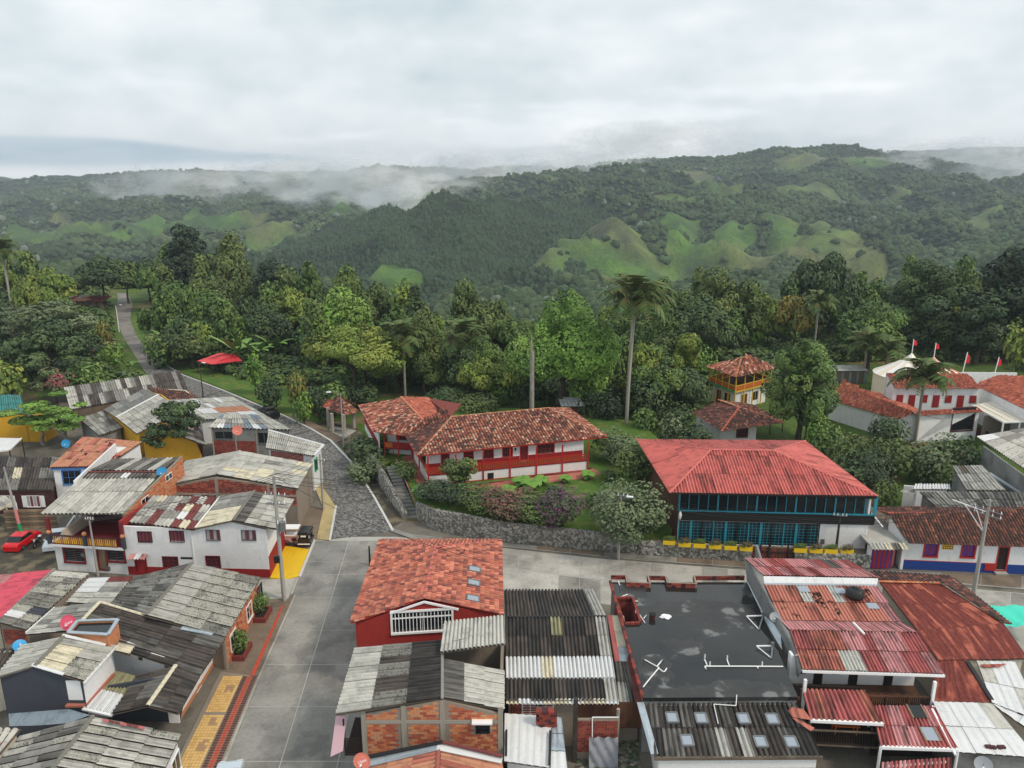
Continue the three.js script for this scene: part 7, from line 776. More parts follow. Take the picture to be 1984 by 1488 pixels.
{ // lookout pavilion
const g = thing('house', 'two-storey lookout house with orange railings and a clay tile hip roof', 'house', [41.44,0,-130.18]), W = [35.61,6.6,-136.53], S = [38.9,6.6,-128.49], E = [48.33,6.6,-135.5], R1 = [41.51,8.6,-134.69], R2 = [43.95,8.6,-134.49], N = [W[0] + E[0] - S[0], 6.6, W[2] + E[2] - S[2]];
tileRoof(g, [S, W, R1], { pal: 'old', seed: 41, du: .44, dv: .5 }); tileRoof(g, [E, S, R1, R2], { pal: 'old', seed: 42, du: .44, dv: .5 }); tileRoof(g, [N, E, R2], { pal: 'old', seed: 43 }); tileRoof(g, [W, N, R2, R1], { pal: 'old', seed: 44 }); ridge(g, R1, S, ['brick5', 'brick0'], .45, 1); ridge(g, R1, R2, 'brick0', .45, 1);
const c = v3(W).add(v3(E)).multiplyScalar(.5), pull = (p, k) => v3(p).lerp(V(c.x, p[1], c.z), k), P = [W, S, E, N].map((p) => pull(p, .14)), dk = 3.7;
for (let i = 0; i < 4; i++) { const a = P[i], b = P[(i + 1) % 4], o = a.clone().add(b).sub(c), f = frame([a.x, dk, a.z], [b.x, dk, b.z], o.toArray()); onWall(g, 'deck_beam', i % 2 ? 'yellow_wood' : 'green_paint', f, 0, f.L, dk - .25, dk, -.1, .1); onWall(g, 'handrail', 'yellow_wood', f, 0, f.L, dk + .9, dk + 1.02, -.06, .06); onWall(g, 'railing_panel', 'orange_wood', f, .05, f.L - .05, dk + .1, dk + .85, -.03, .02); for (let k = 0; k < 4; k++) onWall(g, 'post', 'yellow_wood', f, f.L * k / 4 - .08, f.L * k / 4 + .08, i < 2 ? 0 : dk, 6.6, -.08, .08); }
part(g, 'deck', slabGeo(P.map((p) => [p.x, dk, p.z]), .2), 'brown_wood'); const Q = P.map((p) => p.clone().lerp(V(c.x, p.y, c.z), .12)); for (let i = 0; i < 4; i++) { const a = Q[i], b = Q[(i + 1) % 4], f = wall(g, [a.x, 0, a.z], [b.x, 0, b.z], dk - .25, 'white_wall', { out: a.clone().add(b).sub(c).toArray() }); for (const s of [.2, .55]) { onWall(g, s < .5 ? 'door' : 'window', s < .5 ? 'brown_wood' : 'glass', f, f.L * s, f.L * s + 1.6, s < .5 ? 0 : 1.0, 2.6, .01, .06); for (let k = 0; k < 3; k++) onWall(g, 'door_stile', 'yellow_wood', f, f.L * s + k * .76, f.L * s + k * .76 + .08, s < .5 ? 0 : 1.0, 2.6, .05, .09); } }
// lower tiled house in front
const h = thing('house', 'small white cottage with a dark mossy tile roof below the lookout', 'house', [35.77,0,-114.48]), L = [28.95,3.6,-117.46], S2 = [31.12,3.6,-107.85], E2 = [41.94,3.6,-112.13], Rf = [35.72,5.2,-115.04], Rb = [33.52,5.2,-119.15], Ne = [39.7,3.8,-121.09]; tileRoof(h, [S2, L, Rb, Rf], { pal: 'dark', seed: 45 }); tileRoof(h, [E2, S2, Rf], { pal: 'dark', seed: 46 }); tileRoof(h, [Ne, E2, Rf, Rb], { pal: 'old', seed: 47 }); ridge(h, Rf, Rb, ['brick5', 'brick0'], .45, 1); ridge(h, Rf, S2, ['brick2', 'redbrick1'], .45, .9);
const f = wall(h, [32.43,0,-112.91], [38.17,0,-113.3], 3.4, 'white_wall', { holes: [[2.6, 4.4, .9, 2.4]] }); win(h, f, [2.6, 4.4, .9, 2.4], { fm: 'dark_red', cols: 2, rows: 3, pm: 'maroon' }); wall(h, [32.43,0,-112.91], [L[0] + .8, 0, L[2]], 3.3, 'white_wall', { out: [-50, 0, -100] }); wall(h, [38.17,0,-113.3], [Ne[0], 0, Ne[2] + 1], 3.3, 'white_wall', { out: [90, 0, -100] }); for (const p of [[41.57,0,-116.92], [44.16,0,-118.6]]) rod(h, 'porch_post', 'dark_wood', p, [p[0], 3.6, p[2]], .08);
}
// ---------------------------------------------------------------- white walled compound
{
const G = 0, g = thing('house', 'long low white house with a red tile roof at the compound wall', 'house', [56.74,0,-115.46]), EL = [54.09,3.6,-125.35], EN = [60.37,3.6,-113.87], R1 = [58.57,5,-127.01], R2 = [62.17,5,-112.91], XR = [67.07,3.6,-113.87], XF = [64.31,3.6,-129.12];
tileRoof(g, [EN, EL, R1, R2], { pal: 'fresh', seed: 51, du: .34 }); tileRoof(g, [XF, XR, R2, R1], { pal: 'fresh', seed: 52, du: .34 }); ridge(g, R1, R2, ['brick1', 'brick0'], .45, .9); wall(g, [EL[0] + .3, 0, EL[2]], [EN[0] + .2, 0, EN[2] - .2], 3.5, 'white_wall', { out: [0, 0, -90] }); const f0 = frame([EN[0] + .2, 0, EN[2] - .2], [XR[0] - .2, 0, XR[2] - .2]), s = v3(R2).sub(f0.A).dot(f0.dir); wall(g, f0.A.toArray(), f0.B.toArray(), [[0, 3.5], [s, 4.9], [f0.L, 3.5]], 'white_wall'); bar(g, 'eave_board', 'dark_red', EL, EN, .1, .16);
const h = thing('house', 'two-storey white house with red shutters and a red tile roof', 'house', [79.05,0,-130.4]), a = [63.5,6.4,-122.09], b = [77.75,6.4,-121.62], c = [77.28,8,-125.61], d = [63.67,8,-126.04]; tileRoof(h, [a, b, c, d], { pal: 'fresh', seed: 53, du: .34 }); const w0 = v3(a), w1 = v3(b); w0.z -= .5; w1.z -= .5; const f = wall(h, [w0.x, 0, w0.z], [w1.x - .3, 0, w1.z], 6.3, 'white_wall'); for (let i = 0; i < 7; i++) { const q = f.L * (i + .35) / 7; onWall(h, i % 2 ? 'red_door' : 'shutter', 'red_paint', f, q, q + 1.1, i % 2 ? 3.0 : 3.8, 5.1, .01, .07); } wall(h, [w0.x, 0, w0.z], [d[0] + .2, 0, d[2]], [6.2, 7.8], 'white_wall', { out: [0, 0, -90] }); wall(h, [v3(d).x, 0, v3(d).z], [v3(c).x, 0, v3(c).z], 7.8, 'white_wall', { out: [60, 0, -300] }); wall(h, [w1.x - .3, 0, w1.z], [v3(c).x, 0, v3(c).z], [6.3, 7.9], 'white_wall', { out: [90, 0, -100] });
const k = thing('house', 'white wing with a broad red tile roof behind the canvas pergola', 'house', [89.89,0,-133.5]), p0 = [78.73,6,-123.07], p1 = [77.96,6,-104.71], p2 = [87.83,7.6,-116.39], p3 = [82.71,7.6,-126.06]; tileRoof(k, [p0, p1, p2, p3], { pal: 'fresh', seed: 54, du: .34 }); tileRoof(k, [[78.76,6.6,-124.7], p0, p3], { pal: 'fresh', seed: 55, du: .34 }); wall(k, [p0[0], 0, p0[2] - .4], [p1[0], 0, p1[2] - .4], 5.9, 'white_wall'); { const u = [78.11,6,-128.79], v = [87.69,6,-128.45]; wall(k, [u[0], 0, u[2]], [v[0], 0, v[2]], 7.4, 'white_wall', { name: 'parapet_wall' }); }
const m = thing('compound_wall', 'white compound wall with a large maroon barred opening', 'wall', [70.03,0,-116.07]); //!wall W31 = D3(880,900,0) D3(1360,868,0)
const hole = [5.99,9.90,1.56,5.20], fm = wall(m, [63.1,0,-113.08],[73.59,0,-114.98], 4.6, 'white_wall', { holes: [hole] }); win(m, fm, hole, { fm: 'maroon', pm: 'glass', cols: 2, rows: 2, fw: .18 }); tileRoof(m, [fm.at(-.2, 4.6, .5).toArray(), fm.at(fm.L + .2, 4.6, .5).toArray(), fm.at(fm.L + .2, 4.95, -.6).toArray(), fm.at(-.2, 4.95, -.6).toArray()], { pal: 'fresh', seed: 56, du: .3 });
const pg = thing('pergola', 'open pergola with a cream canvas roof on white posts', 'pergola', [78.41,0,-116.69]), r0 = [74.63,4.4,-118.82], r1 = [74.18,4.4,-109.82], r2 = [82.26,4.4,-110.56], r3 = [81.57,4.7,-121.41]; part(pg, 'canvas', polyGeo([r0, r1, r2, r3]), 'cream_wall'); for (let i = 0; i <= 6; i++) bar(pg, 'rafter', 'white_paint', v3(r0).lerp(v3(r3), i / 6).add(V(0, .05, 0)), v3(r1).lerp(v3(r2), i / 6).add(V(0, .05, 0)), .1, .12); bar(pg, 'beam', 'white_paint', r0, r1, .15, .25); bar(pg, 'beam', 'white_paint', r1, r2, .15, .25); for (const t of [0, .45, 1]) { const p = v3(r0).lerp(v3(r1), t); rod(pg, 'post', 'white_paint', p.clone().setY(0), p, .13); } for (const t of [.33, .66, 1]) { const p = v3(r1).lerp(v3(r2), t); rod(pg, 'post', 'white_paint', p.clone().setY(0), p, .13); } for (const [u, v] of [[r0, r1], [r1, r2]]) { const q = frame([u[0], 0, u[2]], [v[0], 0, v[2]]); onWall(pg, 'low_wall', 'maroon', q, 0, q.L, 0, 1.7, -.15, 0); onWall(pg, 'back_shade', 'interior', q, 0, q.L, 0, 4.2, -4.2, -4.0); }
const lw = thing('shed', 'pale weathered timber shed behind the compound', 'shed', [68.34,0,-150.32]), fl = wall(lw, [63.18,0,-148.85], [71.37,0,-148.85], 2.6, 'grey_wall'); for (let i = 0; i < 16; i++) onWall(lw, 'plank', i % 3 ? 'grey_wood' : 'zinc_dull', fl, fl.L * i / 16 + .02, fl.L * (i + 1) / 16 - .02, 0, 2.5, .01, .05 + (i % 2) * .02); part(lw, 'roof_panel', polyGeo([fl.at(-.2, 2.7, .4), fl.at(fl.L + .2, 2.7, .4), fl.at(fl.L + .2, 3.1, -3), fl.at(-.2, 3.1, -3)]), 'sheet_light');
const tl = thing('timber_stack', 'stack of red-painted boards lying on the grass by the white house', 'boards', [53.35,0,-115.46]); for (let i = 0; i < 7; i++) bar(tl, 'board', i % 2 ? 'sheet_red' : 'sheet_orange', v3([52.31,.1,-117.33]).add(V(0, .06 * i, i * .16)), v3([54.81,.1,-115.17]).add(V(.1 * i, .06 * i, i * .16)), .22, .06);
}
{ // striped tents
const cone = (label, apex, base, r, y0, y1, ma, mb) => { const g = thing('tent', label, 'tent', [base[0], 0, base[2]]), n = 24; for (let i = 0; i < n; i++) { const pos = [], idx = [], rows = 6; for (let j = 0; j <= rows; j++) { const t = j / rows, rr = r * (1 - t) ** 1.35 + .05, y = lerp(y0, y1, t); for (let k = 0; k <= 1; k++) { const a = (i + k) / n * Math.PI * 2; pos.push(base[0] + Math.cos(a) * rr, y, base[2] + Math.sin(a) * rr); } } for (let j = 0; j < rows; j++) idx.push(j * 2, j * 2 + 1, j * 2 + 3, j * 2, j * 2 + 3, j * 2 + 2); const q = new THREE.BufferGeometry(); q.setAttribute('position', new THREE.Float32BufferAttribute(pos, 3)); q.setIndex(idx); q.computeVertexNormals(); part(g, 'canvas_panel', q, i % 2 ? ma : mb); } const wall2 = new THREE.CylinderGeometry(r * .98, r * .98, y0, 24, 1, true); wall2.translate(base[0], y0 / 2, base[2]); part(g, 'tent_wall', wall2, 'tent_cream'); rod(g, 'mast', 'white_paint', [base[0], y1 - .2, base[2]], [base[0], y1 + 2.6, base[2]], .07); const fg = polyGeo([[base[0], y1 + 1.4, base[2]], [base[0] + .7, y1 + 1.5, base[2] + .1], [base[0] + .6, y1 + 2.3, base[2]], [base[0], y1 + 2.5, base[2]]]); part(g, 'pennant', fg, 'pink_flag'); };
cone('red and white striped circus tent behind the white house', 0, [78.39,4.6,-138.3], 6.0, 4.6, 8.0, 'tent_red', 'tent_cream'); cone('cream canvas tent peak beside the striped tent', 0, [74.38,4.6,-138.67], 6.2, 4.6, 8.6, 'tent_cream', 'white_paint');
for (const [p, t, hh] of [[[81.51,6,-133.92], 'flag pole with a red and white pennant on the compound parapet', 3.8], [[87.02,6,-133.46], 'slanted red and white flag pole on the far parapet', 3]]) { const g = thing('flag_pole', t, 'flag pole', p, 'compound flag poles'); rod(g, 'pole', 'white_paint', p, [p[0] + .3, p[1] + hh, p[2]], .08); part(g, 'pennant', polyGeo([[p[0] + .1, p[1] + hh * .45, p[2]], [p[0] + .9, p[1] + hh * .5, p[2] + .1], [p[0] + .8, p[1] + hh * .85, p[2]], [p[0] + .2, p[1] + hh * .95, p[2]]]), 'pink_flag'); }
}
{ // shelters along the hill road
const g = thing('shelter', 'open shelter with a bright red pitched roof among banana plants', 'shelter', [-63.43,0,-160.21]), A = [-66.52,2.6,-157.1], B = [-62.25,2.6,-154.17], C = [-57.13,2.6,-157.44], R1 = [-62.88,3.7,-160.25], R2 = [-59,3.7,-158.68], Dd = [-66.16,2.8,-162.97]; sheetRoof(g, A, B, R2, R1, { cols: 5, rows: 2, mats: ['sheet_brightred'], gap: .01, seed: 241 }); sheetRoof(g, B, C, R2, v3(R2).lerp(v3(R1), .1), { cols: 5, rows: 2, mats: ['sheet_brightred'], gap: .01, seed: 242 }); for (const p of [A, B, C, Dd]) rod(g, 'post', 'dark_wood', [p[0], 0, p[2]], p, .09);
const s = thing('shed', 'weathered timber shack with a rusty roof beside the hill road', 'shed', [-135.4,0,-238.31]), f = wall(s, [-140.45,0,-236.59], [-126.77,0,-234.91], 3.0, 'grey_wood'); for (let i = 0; i < 18; i++) onWall(s, 'plank', i % 3 === 0 ? 'brown_wood' : 'grey_wood', f, f.L * i / 18 + .03, f.L * (i + 1) / 18 - .03, 0, 3.0 - (i % 2) * .1, .01, .06); sheetRoof(s, f.at(-.4, 3.1, .5).toArray(), f.at(f.L + .4, 3.1, .5).toArray(), f.at(f.L, 4.1, -5).toArray(), f.at(0, 4.1, -5).toArray(), { mats: ['sheet_rust', 'sheet_maroon', 'sheet_light', 'sheet_orangeclay'], cols: 8, rows: 2, seed: 243 });
const t = thing('ruined_hut', 'low hut with a collapsed old tile roof below the hill road', 'hut', [-95.48,0,-174.28]), q = [[-95.01,2,-168.32], [-89.46,2,-168.32], [-93.22,2.8,-176.46], [-98.04,2.8,-175.43]]; tileRoof(t, q, { pal: 'dark', seed: 61, du: .4 }); boxWalls(t, ...q, 'brickred_wall');
const u = thing('house', 'white-roofed hut half hidden in trees behind the farmhouse', 'house', [10.24,0,-130.38]), c = [[8.22,3,-122.51], [12.14,3,-122.7], [11.55,3.8,-125.77], [7.83,3.8,-125.57]]; sheetRoof(u, ...c, { mats: ['sheet_white'], seed: 245, cols: 6 }); boxWalls(u, ...c, 'brown_wood');
const x = thing('house', 'white-roofed hut half hidden in trees on the ridge', 'house', [-118.09,0,-269.32]), y = [[-111.29,3,-251.15], [-104.62,3,-245.15], [-109.37,3.8,-253.99], [-116.11,3.8,-258.33]]; sheetRoof(x, ...y, { mats: ['sheet_white', 'sheet_pale'], seed: 246 }); boxWalls(x, ...y, 'cream_wall');
const v = thing('house', 'small white house glimpsed between trees behind the lookout', 'house', [54.93,0,-194.81]), z = [[49.29,4,-182.21], [53.29,4,-183.23], [52.59,5.4,-181.97], [50.26,5.4,-182.5]]; sheetRoof(v, ...z, { mats: ['sheet_white', 'sheet_pink'], seed: 247 }); boxWalls(v, ...z, 'white_wall');
}
// ---------------------------------------------------------------- plants
// a crown: leaf-sized faces gathered in clumps through an uneven volume (unit: metres, foot of the tree at 0)
function leafCloud({ seed, lobes, leaf = .42, n = 2400, tones, droop = 0, fill = .25, aspect = 1.5 }) {
const r = rng(seed), pos = [], col = [], nor = [], tot = lobes.reduce((a, l) => a + l[3] * l[3] * (l[4] ?? 1), 0), c = new THREE.Color();
for (const [lx, ly, lz, rad, sq = .85] of lobes) {
const m = Math.round(n * rad * rad * sq / tot), lt = tones[Math.floor(r() * tones.length)], lb = .82 + r() * .36;
for (let i = 0; i < m; i++) {
const d = V(r() * 2 - 1, r() * 2 - 1, r() * 2 - 1); if (d.lengthSq() > 1 || d.lengthSq() < .01) { i--; continue; } d.normalize(); const clump = fbm(d.x * 3 + lx + 20, d.y * 3 + d.z * 2.3 + lz + 20, 2, seed); if (clump < .38) continue;
const k = rad * (r() < fill ? .55 + r() * .4 : .84 + clump * .36), p = V(lx + d.x * k, ly + d.y * k * sq, lz + d.z * k); if (p.y < .15) continue;
const nn = d.clone().add(V(r() - .5, r() * .9 - droop, r() - .5).multiplyScalar(1.3)).normalize(), t = nn.clone().cross(V(r() - .5, r() - .5, r() - .5)).normalize(), b = nn.clone().cross(t), s = leaf * (.6 + r() * .8), a = t.multiplyScalar(s * aspect * .5), w = b.multiplyScalar(s * .5), u = nn.clone().multiplyScalar(s * .12);
const P0 = p.clone().sub(a), P1 = p.clone().add(w).add(u), P2 = p.clone().add(a), P3 = p.clone().sub(w).add(u);
const tone = r() < .7 ? lt : tones[Math.floor(r() * tones.length)], j = lb * (.75 + r() * .5), cc = srgb(...tone).map((x) => x * j * 1.5);
for (const q of [P0, P1, P2, P0, P2, P3]) { pos.push(q.x, q.y, q.z); col.push(...cc); }
}
}
const g = new THREE.BufferGeometry(); g.setAttribute('position', new THREE.Float32BufferAttribute(pos, 3)); g.setAttribute('color', new THREE.Float32BufferAttribute(col, 3)); g.computeVertexNormals(); return g;
}
function lobesFor(seed, shape) {                 // a unit tree 10 m tall
const r = rng(seed), L = [];
if (shape === 'round') { L.push([0, 5.6, 0, 2.6]); for (let i = 0; i < 9; i++) { const a = i * 2.4 + r(), k = 1.9 + r() * .9; L.push([Math.cos(a) * k, 4.2 + r() * 3.2, Math.sin(a) * k, 1.35 + r() * .7]); } L.push([.3, 8.0, 0, 1.7]); }
if (shape === 'broad') for (let i = 0; i < 13; i++) { const a = i * 2.4 + r(), k = .6 + Math.sqrt(i / 13) * 3.6; L.push([Math.cos(a) * k, 7.2 - k * .75 + r() * 1.4, Math.sin(a) * k, 1.3 + r() * .7, .6]); }
if (shape === 'tall') for (let i = 0; i < 12; i++) { const t = i / 11, a = i * 2.4 + r(), k = (1.5 + r() * .7) * Math.sin(Math.PI * (.18 + t * .74)); L.push([Math.cos(a) * k, 2.6 + t * 6.4, Math.sin(a) * k, 1.05 + r() * .6]); }
if (shape === 'cone') for (let i = 0; i < 15; i++) { const t = i / 14, a = i * 2.4, k = (1 - t) * 1.7; L.push([Math.cos(a) * k, 1.4 + t * 7.8, Math.sin(a) * k, .5 + (1 - t) * 1.15, .8]); }
if (shape === 'dome') { for (let i = 0; i < 16; i++) { const t = i / 15, a = i * 2.4, k = 1.9 * Math.sqrt(1 - t * t * .9); L.push([Math.cos(a) * k * .8, 1.8 + t * 7.0, Math.sin(a) * k * .8, .8 + (1 - t) * .8]); } L.push([0, 4.5, 0, 2.1, 1.4]); }
if (shape === 'open') for (let i = 0; i < 20; i++) { const a = i * 2.4 + r(), k = .4 + r() * 3.0; L.push([Math.cos(a) * k, 4.2 + r() * 4.4, Math.sin(a) * k, .8 + r() * .8, .6]); }
if (shape === 'layer') for (let i = 0; i < 10; i++) { const a = i * 2.4 + r(), k = .6 + r() * 2.6, ly = Math.floor(i / 4); L.push([Math.cos(a) * k, 5.2 + ly * 1.9, Math.sin(a) * k, 1.5 - ly * .25, .28]); }
if (shape === 'bush') for (let i = 0; i < 8; i++) { const a = i * 2.4 + r(), k = i ? 1.3 + r() * 1.4 : 0; L.push([Math.cos(a) * k, 3.2 + r() * 2.6, Math.sin(a) * k, 2.2 + r() * 1.1, .95]); }
if (shape === 'plume') for (let i = 0; i < 11; i++) { const a = i * 2.4 + r(), k = .3 + r() * 1.6; L.push([Math.cos(a) * k, 3 + r() * 6.2, Math.sin(a) * k, .7 + r() * .6, 1.5]); }
return L;
}
function trunkGeo(seed, shape) {                 // tapered trunk with limbs reaching into the crown
const r = rng(seed + 3), parts = [], limb = (a, b, r0, r1) => { const d = b.clone().sub(a), L = d.length(), g = new THREE.CylinderGeometry(r1, r0, L, 7, 1, true); g.applyQuaternion(new THREE.Quaternion().setFromUnitVectors(UP, d.normalize())); const c = a.clone().add(b).multiplyScalar(.5); g.translate(c.x, c.y, c.z); parts.push(g); };
if (shape === 'bush') { for (let i = 0; i < 5; i++) { const a = i * 1.3; limb(V(0, 0, 0), V(Math.cos(a) * 1.2, 3.4, Math.sin(a) * 1.2), .16, .06); } return mergeGeometries(parts); }
const h = shape === 'cone' || shape === 'dome' ? 8 : 4.4; let p = V(0, 0, 0), k = .3; for (let i = 1; i <= 4; i++) { const q = V((r() - .5) * .5, h * i / 4, (r() - .5) * .5); limb(p, q, k, k * .8); p = q; k *= .8; }
if (h < 5) for (let i = 0; i < 7; i++) { const a = i * 2.4 + r(), q = V(Math.cos(a) * (1.2 + r() * 1.6), 5.2 + r() * 2.8, Math.sin(a) * (1.2 + r() * 1.6)); limb(V(0, h * (.65 + r() * .33), 0), q, .12, .04); }
return mergeGeometries(parts);
}
const GREEN = { mid: [[64, 86, 38], [76, 98, 42], [54, 76, 36], [86, 104, 46]], dark: [[46, 64, 36], [56, 74, 40], [40, 56, 34], [64, 80, 44]], bright: [[80, 110, 40], [92, 122, 46], [70, 98, 38], [104, 128, 54]], olive: [[76, 90, 42], [66, 82, 38], [88, 98, 48], [60, 74, 36]], yellow: [[100, 114, 44], [88, 106, 42], [112, 120, 50], [76, 96, 38]], grey: [[80, 92, 62], [68, 82, 54], [90, 100, 70]], deep: [[36, 52, 32], [44, 60, 36], [30, 46, 30]], flower: [[112, 62, 62], [70, 82, 48], [64, 78, 44], [84, 70, 56]], magenta: [[96, 52, 84], [66, 66, 54], [60, 74, 46], [54, 68, 42], [56, 70, 42]], orange: [[108, 96, 42], [92, 96, 42], [76, 90, 40]] };
const PROTO = new Map();
const LEAVES = [.62, .46, .34, .25, .18, .13];
function proto(kind, want = .44) { const leaf = LEAVES.find((l) => l <= want * 1.15) ?? .13, key = kind + leaf; if (!PROTO.has(key)) { const [shape, tone, v] = kind.split(':'), seed = [...kind].reduce((a, ch) => a * 31 + ch.charCodeAt(0), 7) % 9973, big = { round: 2700, broad: 2700, tall: 2300, cone: 2700, dome: 3300, open: 1900, layer: 1700, bush: 1500, plume: 2100 }[shape]; PROTO.set(key, { crown: leafCloud({ seed, lobes: lobesFor(seed, shape), n: Math.round(big * 1.45 * (.44 / leaf) ** 2), leaf: leaf * ({ cone: .85, dome: .9, bush: 1.1 }[shape] ?? 1), tones: GREEN[tone], aspect: shape === 'plume' ? 2.6 : 1.5, droop: shape === 'plume' ? .6 : 0 }), trunk: trunkGeo(seed, shape) }); const P = PROTO.get(key), bb = (P.crown.computeBoundingBox(), P.crown.boundingBox); P.wide = (bb.max.x - bb.min.x + bb.max.z - bb.min.z) * .47; P.tallness = bb.max.y * .97; } return PROTO.get(key); }
let treeTurn = 0;
function tree(kind, [x, z, h, w], label, { name = 'tree', category = 'tree', group, y, bark = 'bark' } = {}) {
const k0 = proto(kind), D = Math.hypot(x, z), p = proto(kind, clamp(D * .0024, .16, .7) / Math.max(w / k0.wide, .2)), g = thing(name, label, category, [x, y ?? Math.min(0, terrain(x, z)), z], group), sy = h / p.tallness, sx = w / p.wide; g.rotation.y = (treeTurn += 2.1); g.scale.set(sx, sy, sx);
const t = shade(new THREE.Mesh(p.trunk, M(bark))); t.name = 'trunk'; const c = shade(new THREE.Mesh(p.crown, leafMat)); c.name = 'crown'; g.add(t, c); return g;
}
// feathery palm
function frondGeo(seed, len, droop, pairs = 22) { const r = rng(seed), pos = [], col = [], pt = (t) => V(0, len * (Math.sin(t * 1.5) * .62 - droop * t * t), len * t * .86); for (let i = 1; i < pairs; i++) { const t = i / pairs, p = pt(t), l = len * .3 * Math.sin(Math.PI * (.12 + t * .84)); for (const s of [-1, 1]) { const tip = p.clone().add(V(s * l, -l * (.15 + r() * .5), l * .5)), w = .15, c = srgb(70 + r() * 34, 88 + r() * 30, 46 + r() * 16); for (const q of [p.clone().add(V(0, 0, -w)), p.clone().add(V(0, 0, w)), tip]) { pos.push(q.x, q.y, q.z); col.push(...c); } } const p2 = pt((i + 1) / pairs), c = srgb(120, 118, 76); for (const q of [p.clone().add(V(-.03, 0, 0)), p.clone().add(V(.03, 0, 0)), p2]) { pos.push(q.x, q.y, q.z); col.push(...c); } } const g = new THREE.BufferGeometry(); g.setAttribute('position', new THREE.Float32BufferAttribute(pos, 3)); g.setAttribute('color', new THREE.Float32BufferAttribute(col, 3)); g.computeVertexNormals(); return g; }
const FROND = [frondGeo(1, 4, .5), frondGeo(2, 4, .72)];
function palm([x, z, h], label, { n = 22, size = 1, r = .24, lean = 0, bark = 'palm_bark', y, skirt = 0 } = {}) {
const y0 = y ?? Math.min(0, terrain(x, z)), g = thing('palm', label, 'palm', [x, y0, z]), top = h - y0 - 1.2 * size, pts = []; for (let i = 0; i <= 5; i++) pts.push([x + lean * (i / 5) ** 2, y0 + top * i / 5, z]); part(g, 'trunk', new THREE.TubeGeometry(new THREE.CatmullRomCurve3(pts.map(v3)), 20, r, 8), bark); const q = rng(Math.round(Math.abs(x) * 10));
for (let i = 0; i < n; i++) { const f = shade(new THREE.Mesh(FROND[i % 3 ? 0 : 1], leafMat)); f.name = 'frond'; f.position.set(lean, top, 0); f.rotation.set(lerp(-.75, .75, i / n) + (q() - .5) * .3, i * 2.4 + q() * .4, 0, 'YXZ'); f.scale.setScalar(size * (.85 + q() * .4)); g.add(f); }
for (let i = 0; i < skirt; i++) { const f = shade(new THREE.Mesh(FROND[1], leafMat)); f.name = 'dead_frond'; f.position.set(lean, top, 0); f.rotation.set(1.0, i * 1.9, 0, 'YXZ'); f.scale.setScalar(size * .55); g.add(f); }
return g;
}
// banana-like plant: a few broad arching blades
function bladeGeo(len, wid, droop, tone) { const pos = [], col = [], idx = [], n = 7, r = rng(len * 100 | 0); for (let i = 0; i <= n; i++) { const t = i / n, w = wid * Math.sin(Math.PI * (.08 + t * .9)) * .5, y = len * (t * .8 - droop * t * t), zz = len * t * .75; for (const s of [-1, 0, 1]) { pos.push(s * w, y - (s ? .08 * wid : 0) + .05, zz); const j = .85 + r() * .3; col.push(...srgb(...tone).map((v) => v * j)); } } for (let i = 0; i < n; i++) for (let s = 0; s < 2; s++) { const a = i * 3 + s; idx.push(a, a + 1, a + 4, a, a + 4, a + 3); } const g = new THREE.BufferGeometry(); g.setAttribute('position', new THREE.Float32BufferAttribute(pos, 3)); g.setAttribute('color', new THREE.Float32BufferAttribute(col, 3)); g.setIndex(idx); g.computeVertexNormals(); return g; }
const BLADES = [bladeGeo(2.6, .7, .55, [104, 138, 66]), bladeGeo(2.4, .65, .9, [92, 124, 56]), bladeGeo(2.8, .6, .25, [124, 152, 84])], BIGLEAF = [bladeGeo(1.1, .8, .7, [100, 142, 50]), bladeGeo(1.0, .85, 1.0, [88, 128, 44])];
function bladePlant(name, [x, y, z], label, { n = 8, size = 1, set = BLADES, stem = 1.6, group } = {}) { const g = thing(name, label, 'plant', [x, y, z], group), q = rng(Math.round(Math.abs(x * 13 + z * 7))); rod(g, 'stem', 'green_stem', [x, y, z], [x, y + stem * size, z], .13 * size, .09 * size, 7); for (let i = 0; i < n; i++) { const f = shade(new THREE.Mesh(set[i % set.length], leafMat)); f.name = 'leaf'; f.position.set(0, stem * size * (.85 + q() * .15), 0); f.rotation.y = i * 2.4 + q() * .5; f.scale.setScalar(size * (.8 + q() * .4)); g.add(f); } return g; }
mat('green_stem', srgb(128, 130, 80));
// single trees one can point to
const WOOD = 'trees on the wooded ridge';
tree('dome:deep', [-104.8,-248.4,25.4,17.6], 'tallest dark dome-shaped tree on the ridge beside the power pole'); tree('dome:olive', [-89.9,-246.3,23.9,14.4], 'olive-brown dome-shaped tree next to the tallest dark one'); tree('dome:deep', [-75.1,-238.2,17.7,13.6], 'dark rounded tree at the end of the ridge above the valley');
tree('broad:dark', [-127.9,-238.2,16.6,17.9], 'dark broad tree standing over the top of the hill road'); tree('broad:mid', [-126.5,-250.5,14.0,13.6], 'mid green tree arching over the far end of the road'); tree('round:dark', [-121.2,-253.8,14.5,12.1], 'dark round tree right of the road end below the tall domes'); tree('broad:yellow', [-131.2,-216.0,15.7,13.3], 'yellow-tipped tree beside the tall roadside palm'); palm([-135.1,-204.5,22.9,5.6], 'tall single palm on the skyline at the picture edge', { size: 1.35, n: 26, r: .3, skirt: 6 });
tree('round:bright', [-35.4,-158.6,17.9,13.7], 'bright green round tree behind the lane shelter'); tree('cone:dark', [-20.9,-163.2,17.5,10.9], 'dark pyramid-shaped conifer in the middle of the wood'); tree('round:yellow', [-23.7,-173.3,17.6,8.4], 'yellow-green treetop behind the dark conifer'); tree('broad:yellow', [-29.1,-136.9,14.2,18.3], 'wide yellow-green tree above the farmhouse wing'); tree('round:bright', [8.3,-125.2,21.6,18.2], 'huge vivid green tree behind the farmhouse roof', { bark: 'bark' }); tree('tall:bright', [13.0,-124.3,15.7,7.9], 'vivid green side tree leaning from the huge tree behind the farmhouse');
